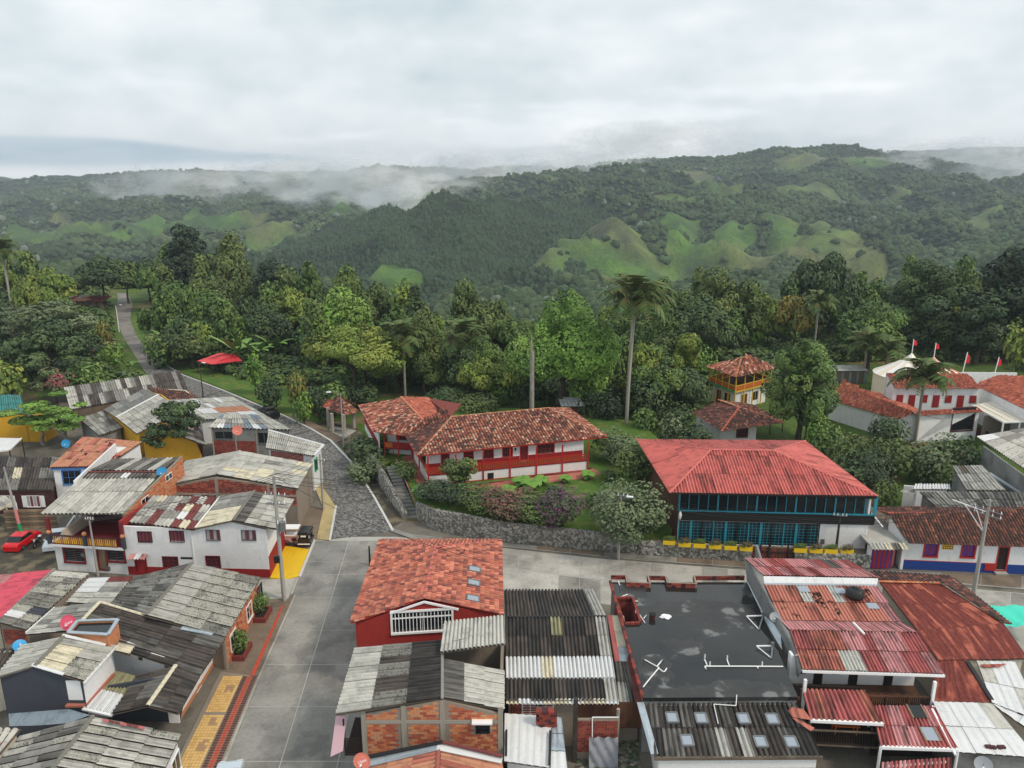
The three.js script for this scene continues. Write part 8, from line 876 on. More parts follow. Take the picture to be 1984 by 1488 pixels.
palm([18.4,-117.0,23.6,3.3], 'very tall wax palm with a white trunk in the garden', { size: 1.55, n: 28, r: .3, skirt: 5, lean: .6 }); palm([-19.9,-136.9,13.2,5.8], 'grey-green palm behind the farmhouse wing', { size: 1.15, n: 22, bark: 'bark_pale' }); palm([-9.1,-140.4,12.5,5.9], 'dark drooping palm with brown dead fronds behind the farmhouse', { size: 1.35, n: 24, bark: 'bark', skirt: 8 }); palm([62.5,-112.0,12.1,4.8], 'bushy palm standing before the white compound', { size: 1.25, n: 26, r: .22, bark: 'bark_pale' }); palm([68.0,-168.1,14.7,4.7], 'slim palm rising above the wood behind the lookout', { size: 1.0, n: 20 }); palm([71.3,-150.0,9.1,6.3], 'pale-fronded palm in the wood near the tents', { size: 1.25, n: 18, bark: 'bark_pale' }); palm([74.6,-148.0,8.1,6.2], 'second pale-fronded palm nearer the tents', { size: 1.1, n: 18, bark: 'bark_pale' });
{ const [x, z, h] = [3.2,-118.0,16.5,.8], g = thing('dead_palm', 'bare palm trunk without a crown behind the farmhouse roof', 'dead palm', [x, 0, z]); rod(g, 'trunk', 'palm_bark', [x, 0, z], [x, h - 3, z], .4, .34, 9); rod(g, 'broken_tip', 'palm_bark', [x - .08, h - 3.2, z], [x - .12, h, z], .2, .06, 7); }
tree('bush:deep', [14.7,-120.7,6.9,6.5], 'dense dark round tree on the lawn beside the wax palm'); tree('bush:dark', [22.9,-122.3,7.8,7.3], 'second dense dark tree to the far side of the wax palm'); tree('plume:yellow', [32.2,-138.6,12.4,6.8], 'light green feathery bamboo clump beside the lookout'); tree('plume:yellow', [28.7,-131.9,9.5,4.7], 'lower feathery bamboo clump beside the lookout'); tree('tall:mid', [45.4,-115.0,15.7,10.7], 'large leafy tree standing in front of the lookout'); tree('broad:mid', [46.4,-114.5,9.5,8.2], 'lower leafy tree beside the lookout terrace');
tree('tall:dark', [94.9,-173.3,21.7,15.6], 'tall dark eucalyptus with a domed crown above the tents'); tree('tall:deep', [111.2,-168.1,25.6,16.3], 'tallest dark eucalyptus at the picture edge'); tree('tall:dark', [103.3,-165.6,16.7,11.5], 'dark eucalyptus between the two tallest ones'); tree('broad:dark', [81.3,-194.1,21.6,13.4], 'dark tree crown on the little hill'); tree('broad:dark', [73.9,-194.1,19.9,12.0], 'spreading tree crown on the side of the little hill'); tree('bush:yellow', [103.7,-152.0,12.6,6.4], 'light green shrub tree beside the frame pole at the edge'); tree('tall:olive', [48.6,-178.8,19.7,9.9], 'grey-green eucalyptus standing left of the little hill'); tree('tall:olive', [55.4,-178.8,17.3,8.7], 'second grey-green eucalyptus beside the little hill'); tree('round:dark', [39.6,-158.6,16.6,13.3], 'broad dark tree behind the bamboo clump'); tree('broad:orange', [65.2,-173.3,13.9,9.6], 'golden-leaved tree in the wood above the lookout'); tree('round:mid', [76.0,-158.6,15.0,13.3], 'mid green round tree in the wood above the long shed');
// left: around the yellow house and the courtyard
tree('layer:bright', [-72.7,-112.0,7.7,9.6], 'tiered flat-topped tree before the yellow house', { bark: 'bark_pale' }); tree('layer:bright', [-68.3,-110.6,6.5,7.1], 'second tiered flat-topped tree before the yellow house', { bark: 'bark_pale' }); tree('open:dark', [-49.1,-106.8,8.4,5.8], 'dark slender courtyard tree with a pale trunk', { bark: 'bark_pale' }); tree('open:dark', [-51.9,-106.2,5.1,4.3], 'smaller courtyard tree leaning left of the slender one', { bark: 'bark_pale' }); tree('open:grey', [-92.9,-148.0,16.2,19.7], 'wide grey-branched tree below the timber shack', { bark: 'bark_pale' }); tree('broad:dark', [-88.0,-142.2,14.2,17.0], 'dark mass of foliage below the timber shack'); tree('bush:yellow', [-90.3,-131.9,9.5,6.5], 'yellow-green shrub tree at the picture edge above the green roof'); tree('broad:flower', [-83.6,-134.5,6.8,8.5], 'tree with faded red blossom above the long shed'); tree('bush:dark', [-99.6,-148.0,12.6,11.4], 'dark bushy tree at the picture edge'); tree('bush:mid', [-79.2,-138.6,7.0,7.8], 'mid green bush beside the long shed'); tree('bush:orange', [-97.3,-178.8,7.5,4.5], 'shrub with orange flowers beside the hill road', { name: 'shrub', category: 'shrub' }); tree('bush:bright', [-86.7,-160.8,6.3,5.6], 'bright green roadside shrub below the hut', { name: 'shrub', category: 'shrub' });
tree('tall:bright', [-48.8,-140.4,8.3,3.4], 'young light green tree beside the red shelter'); tree('bush:orange', [-37.5,-128.8,7.5,4.2], 'yellowing bush above the timber gate', { name: 'shrub', category: 'shrub' }); tree('bush:dark', [-43.0,-130.3,5.7,4.6], 'dark bush on the verge beside the pickup', { name: 'shrub', category: 'shrub' });
[[[-59.0,-160.8,8.5,6.7], 'leafy banana plant above the red shelter'], [[-55.1,-160.8,7.4,5.6], 'banana plant behind the young light tree'], [[-53.3,-168.1,7.1,5.8], 'banana plant at the edge of the dark wood'], [[-75.5,-168.1,8.3,4.7], 'banana plant beside the hill road'], [[-76.2,-165.6,7.0,4.1], 'lower banana plant beside the hill road'], [[6.4,-133.5,4.9,3.8], 'banana plant behind the farmhouse ridge'], [[-80.9,-156.3,3.9,4.4], 'banana plant below the hill road bend'], [[57.6,-102.6,3.5,2.2], 'pale banana plant on the slope below the compound']].forEach(([[x, z, h], t]) => bladePlant('banana_plant', [x, Math.min(0, terrain(x, z)), z], t, { n: 10, size: h / 3.4, group: 'banana plants' }));
// garden shrubs (the terrace is 2 m up)
const TY = 2; const sh = (k, a, t, y = TY) => tree(k, [a[0], a[1], a[2], a[3] * 1.45], t, { name: 'shrub', category: 'shrub', y, group: 'garden shrubs' });
tree('open:olive', [[-6.34,2,-87.85][0], [-6.34,2,-87.85][2], 5.2, 5.2], 'airy small tree in front of the farmhouse gallery', { y: TY });
sh('bush:grey', [[14.44,2,-99.84][0], [14.44,2,-99.84][2], 4.6, 5.0], 'grey-green round shrub at the corner of the farmhouse'); sh('bush:olive', [[16.4,2,-91.15][0], [16.4,2,-91.15][2], 5.4, 4.6], 'olive shrub beside the coral roof'); sh('bush:grey', [[13.02,2,-76.56][0], [13.02,2,-76.56][2], 6.2, 5.8], 'big grey-green shrub between the lawn and the blue house'); sh('bush:grey', [[12.61,2,-80.47][0], [12.61,2,-80.47][2], 4.6, 4.6], 'lower part of the grey-green thicket on the lawn edge'); sh('bush:magenta', [[5.58,2,-78.87][0], [5.58,2,-78.87][2], 4.6, 4.0], 'bougainvillea with purple blossom on the garden wall'); sh('bush:flower', [[-.42,2,-81.58][0], [-.42,2,-81.58][2], 3.6, 4.8], 'reddish flowering shrub on the garden wall'); sh('bush:olive', [[-3.75,2,-82.57][0], [-3.75,2,-82.57][2], 3.4, 4.0], 'olive shrub hanging over the garden wall'); sh('bush:dark', [[-6.96,2,-85.06][0], [-6.96,2,-85.06][2], 3.0, 4.2], 'dark shrub at the head of the garden wall'); sh('bush:dark', [[-9.73,2,-86.59][0], [-9.73,2,-86.59][2], 2.6, 3.0], 'dark purple shrub by the thin garden pole'); sh('bush:olive', [[2.54,2,-80.2][0], [2.54,2,-80.2][2], 3.2, 4.4], 'trailing shrub between the red and purple blossom'); sh('bush:dark', [[5.23,2,-86.28][0], [5.23,2,-86.28][2], 2.0, 1.8], 'small dark shrub alone on the lawn'); sh('bush:mid', [[10.1,2,-84.76][0], [10.1,2,-84.76][2], 1.9, 2.0], 'small green shrub alone on the lawn near the thicket'); sh('bush:olive', [[12.51,2,-92.88][0], [12.51,2,-92.88][2], 1.4, 1.6], 'low shrub at the end of the garden path'); sh('bush:dark', [[-20.38,2,-102.52][0], [-20.38,2,-102.52][2], 4.6, 4.2], 'dark shrub beside the stone shelter', 0); sh('bush:grey', [[-19.68,2,-97.48][0], [-19.68,2,-97.48][2], 3.6, 3.6], 'grey shrub below the farmhouse wing', 0); sh('bush:olive', [[-13.93,2,-92.88][0], [-13.93,2,-92.88][2], 2.4, 2.4], 'dry shrub beside the garden steps');
[[1010, 942, 1.5], [1030, 950, 1.7], [1050, 940, 1.3], [985, 958, 1.2], [1095, 935, 1.1], [1140, 928, 1.2], [955, 965, 1.1], [970, 968, 1.0], [815, 962, 1.3]].forEach(([px, py, s], i) => { const at = { 0: [1.19,2,-90.81], 1: [2.47,2,-89.47], 2: [3.84,2,-91.15], 3: [-.45,2,-88.17], 4: [6.87,2,-92.01], 5: [9.99,2,-93.23], 6: [-2.35,2,-87.06], 7: [-1.39,2,-86.59], 8: [-11.29,2,-87.53] }[i]; bladePlant('elephant_ear', at, 'bright green big-leaved plant in the bed before the farmhouse', { n: 11, size: s * 1.1, set: BIGLEAF, stem: .5, group: 'big-leaved bed plants' }); });
// slope between the coral roof and the compound
[['bush:dark', [56.2,-107.9,6.1,5.9], 'round clipped dark tree before the white compound'], ['bush:dark', [45.3,-92.5,6.4,7.4], 'big dark shrub behind the coral roof'], ['bush:olive', [51.6,-97.8,6.0,6.4], 'olive shrub on the slope below the compound'], ['bush:olive', [45.9,-97.8,6.7,5.7], 'shrub squeezed against the coral roof corner'], ['bush:grey', [57.9,-97.8,6.6,7.8], 'grey thicket along the compound wall'], ['bush:dark', [60.1,-95.9,6.6,6.3], 'dark thicket beside the concrete building'], ['bush:mid', [45.0,-102.6,6.6,4.4], 'green shrub behind the coral roof beside the boards'], ['bush:bright', [45.9,-107.9,5.7,3.9], 'bright young shrub on the grass behind the coral roof'], ['bush:yellow', [55.0,-98.7,2.8,2.4], 'yellow-green shrub on the grassy slope'], ['bush:olive', [45.5,-86.2,4.7,3.2], 'dry reedy shrub behind the gallery corner'], ['bush:olive', [56.5,-92.5,4.3,4.0], 'olive scrub beside the grey sheets'], ['bush:dark', [27.5,-110.2,4.1,5.5], 'dark shrub before the mossy cottage'], ['bush:grey', [24.8,-112.5,5.1,4.8], 'grey-green shrub beside the wax palm'], ['bush:mid', [21.2,-115.0,5.1,4.1], 'green shrub at the foot of the wax palm'], ['bush:mid', [8.2,-117.5,4.4,5.0], 'green shrub behind the farmhouse ridge'], ['bush:olive', [-5.5,-124.3,4.6,7.9], 'olive bushes behind the farmhouse ridge'], ['bush:dark', [-12.0,-128.8,4.7,7.3], 'dark bushes between the two farmhouse roofs'], ['bush:mid', [-30.5,-125.8,6.5,5.3], 'green bush behind the stone shelter'], ['bush:dark', [-32.8,-124.3,6.4,4.4], 'dark bush beside the timber gate'], ['bush:bright', [-34.9,-122.3,5.6,3.5], 'grassy green bush left of the timber gate'], ['bush:dark', [-27.2,-131.9,4.8,6.5], 'dark bush behind the farmhouse wing']].forEach(([k, a, t]) => tree(k, a, t, { name: 'shrub', category: 'shrub' }));
// the two clipped bushes in brick planters on the pavement
for (const [p, q, t] of [[[-23.71,0,-63.84], [-24.23,0,-63.49], 'round clipped bush in the far pavement planter'], [[-23.7,0,-58.02], [-24.06,0,-57.5], 'round clipped bush in the near pavement planter']]) { const g = thing('planter', t.replace('round clipped bush in the', 'low brick planter of the') + ' with a round bush', 'planter', p); const c = v3(p); for (const [dx, dz, sx, sz] of [[0, 1.0, 1.6, .2], [0, -1.0, 1.6, .2], [.7, 0, .2, 1.8], [-.7, 0, .2, 1.8]]) boxPart(g, 'planter_side', 'redbrick2', [c.x + dx, .3, c.z + dz], [sx, .5, sz]); boxPart(g, 'soil', 'dark_wood', [c.x, .36, c.z], [1.2, .2, 1.8]); tree('bush:mid', [c.x, c.z, 2.0, 1.9], t, { name: 'shrub', category: 'shrub', y: .4 }); }
// flowers in the boxes
FLOWERBOX.forEach((p, i) => { const g = shade(new THREE.Mesh(proto('bush:' + (i % 2 ? 'flower' : 'mid')).crown, leafMat)); g.name = 'plant'; g.scale.set(.16, .09, .06); const box = scene.children.filter((o) => /^flower_box/.test(o.name))[i]; g.position.set(0, .32, 0); box.add(g); });
// the wood on the plateau: trees that share a look share a label
{
const r = rng(99), kinds = ['round:dark', 'broad:mid', 'round:mid', 'broad:dark', 'tall:mid', 'bush:dark', 'bush:mid', 'round:olive', 'broad:yellow', 'tall:olive', 'bush:bright'], lab = { dark: 'dark green', mid: 'mid green', olive: 'olive', yellow: 'yellow-green', bright: 'bright green' };
const zones = [[300, 450, 590, 715, 24, 'between the hill road and the red shelter'], [450, 620, 570, 715, 24, 'above the banana plants'], [560, 800, 600, 745, 32, 'above the stone shelter'], [820, 1000, 640, 745, 15, 'beside the dark drooping palm'], [1230, 1420, 600, 740, 24, 'between the wax palm and the lookout'], [1400, 1680, 560, 690, 32, 'behind the lookout'], [1620, 1984, 590, 700, 36, 'behind the tents'], [-60, 210, 560, 640, 20, 'around the timber shack'], [-60, 150, 640, 720, 10, 'above the green roof'], [980, 1240, 640, 740, 12, 'behind the huge vivid tree'], [820, 1040, 735, 790, 14, 'just behind the farmhouse ridge'], [1080, 1300, 745, 800, 9, 'beside the wax palm trunk'], [660, 800, 690, 770, 9, 'behind the farmhouse wing'], [1240, 1340, 740, 830, 6, 'beside the mossy cottage'], [260, 420, 540, 610, 12, 'below the tallest dark dome tree'], [1984, 2150, 560, 760, 8, 'beside the frame pole']];
for (const [x0, x1, y0, y1, n, where] of zones) for (let i = 0; i < n; i++) {
const px = lerp(x0, x1, (i + r()) / n), py = lerp(y0, y1, r()); const D0 = 40 / Math.tan(.2633 + Math.atan((py - 744) / 1480)); const x = (px - 992) / 1480 * (D0 * .9655 + 40 * .2603), z = -D0; const c = clamp(Math.round(colOf(x, D0)), 0, 12); if (D0 > HILL_EDGE[c] + 60) continue; if (px > 215 && px < 300 && py > 560 && py < 720) continue; if (px > 85 && px < 225 && py > 552 && py < 640) continue;
const k = kinds[Math.floor(r() * kinds.length)], [s, t] = k.split(':'), h = (s === 'bush' ? 4.5 : s === 'tall' ? 12 : 9) + r() * (s === 'tall' ? 6 : 4.5); tree(k, [x, z, h * (D0 > 170 ? 1.1 : .9), (s === 'bush' ? 6 : s === 'tall' ? 6.5 : 8.5) * (.8 + r() * .45)], `${lab[t]} ${s === 'bush' ? 'bushy' : s === 'tall' ? 'tall' : s === 'broad' ? 'spreading' : 'round'} tree in the wood ${where}`, { group: WOOD });
}
}
// undergrowth between the trees and over the slopes
{
const r = rng(41), geos = ['mid', 'dark', 'olive'].map((t, i) => leafCloud({ seed: 200 + i, lobes: [[0, .8, 0, .9, .8], [.7, .6, .3, .7, .8], [-.6, .6, .4, .7, .8], [.1, .6, -.7, .7, .8]], n: 170, leaf: .42, tones: GREEN[t] })), lists = [[], [], []], W = 15000;
const clear = (px, py) => (px > 205 && px < 330 && py > 560 && py < 740) || (px > 330 && px < 690 && py > 690 + (px - 330) * .28 && py > 700) ;
for (let i = 0; i < W; i++) { const px = lerp(-220, 2200, r()), py = lerp(520, 800, Math.pow(r(), .8)), D = 40 / Math.tan(.2633 + Math.atan((py - 744) / 1480)); if (!(D > 0) || D > 330) continue; const x = (px - 992) / 1480 * (D * .9655 + 40 * .2603); if (clear(px, py)) continue; if (py > 745 && (px < 640 || (px > 690 && px < 840) || px > 1340)) continue; if (px > 1580 && py > 700) continue; if (px > 700 && px < 1180 && py > 772) continue; lists[i % 3].push([x, terrain(x, -D), -D, .7 + r() * 1.1, r() * 6.3]); }
lists.forEach((l, i) => { const o = shade(new THREE.InstancedMesh(geos[i], leafMat, l.length)), q = new THREE.Quaternion(); l.forEach(([x, y, z, s, a], k) => o.setMatrixAt(k, new THREE.Matrix4().compose(V(x, y - .1, z), q.setFromAxisAngle(UP, a), V(s, s, s)))); o.name = numbered('undergrowth'); o.userData = { kind: 'stuff', label: ['mid green undergrowth between the trees of the wood', 'dark undergrowth between the trees of the wood', 'olive undergrowth between the trees of the wood'][i], category: 'undergrowth' }; scene.add(o); });
}
// ---------------------------------------------------------------- poles and wires
function pole(label, base, top, { m = 'pole', r = .17, arms = [], name = 'utility_pole', lamp, lean = [0, 0], paint } = {}) {
const g = thing(name, label, name === 'street_lamp' ? 'street lamp' : 'utility pole', base), b = v3(base), t = V(b.x + lean[0], top, b.z + lean[1]); rod(g, 'pole', m, b, t, r, r * .6, 10);
if (paint) { rod(g, 'painted_band', 'green_paint', b, b.clone().lerp(t, .12), r * 1.04, r * 1.0, 10); rod(g, 'painted_band', 'pink_paint', b.clone().lerp(t, .12), b.clone().lerp(t, .34), r * 1.02, r * .95, 10); }
for (const [y, w, a] of arms) { const d = V(Math.cos(a), 0, Math.sin(a)).multiplyScalar(w / 2), c = b.clone().lerp(t, (y - b.y) / (top - b.y)); bar(g, 'crossarm', 'grey_metal', c.clone().sub(d), c.clone().add(d), .1); for (const k of [-.9, -.35, .35, .9]) { const p = c.clone().addScaledVector(d, k); rod(g, 'insulator', 'white_paint', p, p.clone().add(V(0, .28, 0)), .06, .03, 6); } }
if (lamp) { const d = V(...lamp), e = t.clone().add(d); part(g, 'lamp_arm', tube([t.clone().add(V(0, -.3, 0)), t.clone().addScaledVector(d, .35).add(V(0, .1, 0)), e], .045, 6), 'grey_metal'); const q = new RoundedBoxGeometry(.75, .16, .3, 2, .06); q.rotateY(-Math.atan2(d.z, d.x)); q.translate(e.x, e.y, e.z); part(g, 'lamp_head', q, 'lamp_white'); }
return t;
}
const pA = pole('tall concrete pole with crossarms at the yellow pavement', [-22.31,0,-66.75], 13.10, { arms: [[11.2, 2.2, .2], [10.3, 2.0, .2], [8.4, 1.2, 1.2]], r: .22 }); { const g = scene.children[scene.children.length - 1], q = new THREE.CylinderGeometry(.32, .32, .95, 12), b = [-22.31,0,-66.75]; q.translate(b[0] + .45, 8.0, b[2] + .1); part(g, 'transformer', q, 'grey_metal'); boxPart(g, 'meter_box', 'iron', [b[0] - .3, 4.6, b[2] + .2], [.5, .7, .3]); }
const pB = pole('concrete pole on the beige pavement beside the cobbled lane', [-23.52,0,-87.98], 7.39, { arms: [[6.6, 1.4, .4]] });
const pC = pole('concrete street lamp pole before the garden wall', [11.56,0,-75.26], 7.33, { arms: [[7.4, 1.6, .2]], lamp: [.9, .1, .3], name: 'street_lamp' });
const pD = pole('tall concrete pole with long steel braces before the blue and white house', [46.01,0,-68.1], 10.11, { arms: [[9.0, 2.6, -2.2], [8.5, 2.6, -2.2]], r: .22 });
const pE = pole('dark timber pole before the blue timber house', [34.85,0,-74.68], 5.15, { m: 'pole_dark', arms: [[5.4, 1.4, .2]] });
const pF = pole('thin concrete pole before the balcony with the orange balustrade', [-43.09,0,-71.58], 6.66, { r: .13, arms: [[6.4, .9, .1]] });
const pG = pole('pole painted pink and green beside the red car', [-57.74,0,-82.19], 7.96, { r: .18, paint: true, lean: [-.6, 0] });
pole('white street lamp beside the hill road', [-105.79,0,-202.31], 7.15, { r: .12, name: 'street_lamp', lamp: [1.5, .2, .3], m: 'white_paint' }); const pH = pole('pole with crossarm on the skyline before the tallest dark tree', [-109.23,0,-248.41], 17.40, { r: .28, arms: [[16.5, 2.4, .6]] }); pole('street lamp at the start of the cobbled lane near the red shelter', [-58.02,0,-137.93], 6.78, { m: 'pole_dark', r: .12, name: 'street_lamp', lamp: [.9, .2, .3] }); pole('white-headed street lamp beside the stone shelter', [-25.82,0,-110.64], 8.72, { r: .13, name: 'street_lamp', lamp: [-1.7, .25, .2] }); pole('short dark post at the street corner beside the red house', [-15.17,0,-73.77], 2.30, { m: 'iron', r: .13, name: 'post' }); pole('thin white mast before the blue glazed doors', [32.73,0,-76.33], 3.84, { m: 'white_paint', r: .05, name: 'mast' });
{ const a = [101.76,0,-151.32], b = [104.7,0,-151.32], h = 7.83, g = thing('frame_pole', 'two-legged steel power frame above the compound wall', 'utility pole', a); rod(g, 'leg', 'grey_metal', a, [a[0], h, a[2]], .12); rod(g, 'leg', 'grey_metal', b, [b[0], h, b[2]], .12); bar(g, 'crossbeam', 'grey_metal', [a[0] - .3, h, a[2]], [b[0] + .8, h, b[2]], .14); bar(g, 'brace', 'grey_metal', [a[0], h - 2.6, a[2]], [b[0], h - .2, b[2]], .08); }
function wires(label, a, b, n, sag, spread = .5) { const g = thing('power_line', label, 'power line', a.toArray()), d = b.clone().sub(a).setY(0).normalize(), s = V(-d.z, 0, d.x); for (let i = 0; i < n; i++) { const o = s.clone().multiplyScalar((i - (n - 1) / 2) * spread).add(V(0, -(i % 3) * .25, 0)), pts = []; for (let k = 0; k <= 8; k++) { const t = k / 8; pts.push(a.clone().lerp(b, t).add(o).add(V(0, -sag * 4 * t * (1 - t), 0))); } part(g, 'wire', new THREE.TubeGeometry(new THREE.CatmullRomCurve3(pts), 16, .022, 4), 'wire'); } }
wires('power wires crossing the street towards the garden lamp pole', pA, pC, 4, .8); wires('power wires passing before the blue timber house', pC, pE, 4, .5); wires('power wires between the timber pole and the tall braced pole', pE, pD, 3, .6); wires('wires up the cobbled lane', pA, pB, 3, .4); wires('wires along the white corner house', pA, pF, 4, .6, .35); wires('wires above the parking lot', pF, pG, 2, .4); wires('long wires running down from the skyline pole', pH, V(-14, 16, -175), 3, 2.0, .8); wires('wire leaving over the red house', pA, V(-2, 7.8, -60), 1, .9); wires('wires leaving the braced pole', pD, V(75, 9, -68), 3, .5);
{ const b = [46.01,0,-68.1], g = scene.children.find((o) => o.userData.label?.startsWith('tall concrete pole with long')), t = v3(pD); bar(g, 'brace', 'white_paint', [b[0], 8.8, b[2]], [b[0] - 2.6, 9.4, b[2] - 1.6], .08); bar(g, 'brace', 'white_paint', [b[0], 6.6, b[2]], [b[0] - 1.7, 9.2, b[2] - 1.0], .07); bar(g, 'brace', 'white_paint', [b[0], 6.6, b[2]], [b[0] - .9, 9.2, b[2] - .6], .07); }
// ---------------------------------------------------------------- satellite dishes
function dish(label, at, m, r, aim, { text, stand = 1.0 } = {}) { const g = thing('satellite_dish', label, 'satellite dish', at, 'roof dishes'), p = v3(at), n = V(...aim).normalize(), q = new THREE.Quaternion().setFromUnitVectors(UP, n), pts = []; for (let i = 0; i <= 6; i++) pts.push(new THREE.Vector2(r * i / 6, r * .16 * (i / 6) ** 2)); const c = p.clone().add(V(0, stand, 0)), geo = new THREE.LatheGeometry(pts, 20); geo.applyQuaternion(q); geo.translate(c.x, c.y, c.z); part(g, 'reflector', geo, m); rod(g, 'mast', 'grey_metal', p, c, .035); const f = c.clone().addScaledVector(n, r * .95).add(V(0, -r * .25, 0)); rod(g, 'feed_arm', 'grey_metal', c.clone().add(V(0, -r * .9, 0)), f, .02); rod(g, 'feed', 'white_paint', f, f.clone().addScaledVector(n, -.18), .05, .07);
if (text) { const cv = document.createElement('canvas'); cv.width = 256; cv.height = 256; const x = cv.getContext('2d'); x.fillStyle = text[1]; x.fillRect(0, 0, 256, 256); x.fillStyle = '#f6eef0'; x.font = 'italic bold 66px sans-serif'; x.textAlign = 'center'; x.translate(128, 138); x.rotate(-.45); x.fillText(text[0], 0, 20); const t = new THREE.CanvasTexture(cv); t.colorSpace = THREE.SRGBColorSpace; const mm = new THREE.MeshStandardMaterial({ map: t, roughness: .5, side: THREE.DoubleSide }); mm.name = 'dish_print'; const dg = new THREE.CircleGeometry(r * .78, 20); dg.applyQuaternion(new THREE.Quaternion().setFromUnitVectors(V(0, 0, 1), n)); const k = c.clone().addScaledVector(n, r * .14); dg.translate(k.x, k.y, k.z); part(g, 'printed_face', dg, mm); } }
dish('pink dish with white lettering beside the brick light shaft', [-35.18,5.2,-53.61], 'dish_pink', .62, [.1, .35, 1], { text: ['Claro', '#de5470'], stand: .75 }); dish('salmon dish with white lettering on the orange roof', [-9.34,4.2,-39.9], 'dish_salmon', .55, [-.1, .3, 1], { text: ['Claro', '#de806e'], stand: .7 }); dish('blue dish tipped on its side beside the slate house', [-38.49,4.2,-52.33], 'dish_blue', .5, [.5, .9, .4], { stand: .5 }); dish('blue dish on a tall mast beside the brick firewall', [-40.19,5,-82.1], 'dish_blue', .6, [.1, .3, 1], { stand: 2.4 }); dish('blue dish beside the garden wall of the yellow house', [-65.48,1.2,-105.98], 'dish_blue', .6, [.2, .3, 1], { stand: 1.2 }); dish('salmon dish on the half-built brick house', [-38.79,3.4,-102.52], 'dish_salmon', .7, [.2, .3, 1], { stand: 2.2 }); dish('small grey dish on the side of the red stepped roof', [21.22,5.2,-54.64], 'dish_grey', .4, [-.4, .4, 1], { stand: .6 }); dish('grey dish below the white metal roof at the bottom edge', [31.33,1.6,-42.43], 'dish_grey', .55, [-.5, .3, .8], { stand: .8 });
{ const p = v3([28.79,6,-57.36]), g = thing('water_tank', 'round black water tank lid on the red stepped roof', 'water tank', p.toArray()), pts = [[0, .55], [.5, .5], [.7, .38], [.75, 0], [.72, -.2], [0, -.2]].map(([x, y]) => new THREE.Vector2(x, y + .25)), q = new THREE.LatheGeometry(pts, 20); q.translate(p.x, p.y, p.z); part(g, 'tank_body', q, 'iron'); for (let i = 0; i < 8; i++) { const a = i * Math.PI / 4; bar(g, 'rib', 'iron', p.clone().add(V(Math.cos(a) * .1, .82, Math.sin(a) * .1)), p.clone().add(V(Math.cos(a) * .68, .66, Math.sin(a) * .68)), .05); } }
{ const g = thing('tv_antenna', 'thin television antenna on the pale shed roof', 'antenna', [-3.72,7.5,-47.49]), p = v3([-3.72,7.5,-47.49]); rod(g, 'mast', 'grey_metal', p, p.clone().add(V(0, 1.0, 0)), .03); bar(g, 'boom', 'grey_metal', p.clone().add(V(-.5, .9, .1)), p.clone().add(V(.5, 1.0, -.1)), .03); for (let i = 0; i < 6; i++) bar(g, 'element', 'grey_metal', p.clone().add(V(-.5 + i * .2, .95, -.4)), p.clone().add(V(-.5 + i * .2, .95, .4)), .02); }
for (const [a, b, c, t] of [[[19.52,4.62,-56.34], [20.88,4.62,-56.28], [20.03,4.62,-54.64], 'grey metal bracket lying at the edge of the flat black roof'], [[19.05,4.62,-52.14], [20.25,4.62,-52.03], [19.78,4.62,-50.81], 'second grey metal bracket near the long white pipe']]) { const g = thing('metal_bracket', t, 'bracket', a); bar(g, 'arm', 'white_paint', [a[0], 4.8, a[2]], [b[0], 4.9, b[2]], .09); bar(g, 'arm', 'grey_metal', [b[0], 4.9, b[2]], [c[0], 4.65, c[2]], .12); bar(g, 'foot', 'grey_metal', [b[0], 4.62, b[2]], [b[0], 5.2, b[2]], .2); bar(g, 'brace', 'white_paint', [a[0], 4.8, a[2]], [c[0], 4.65, c[2]], .06); }
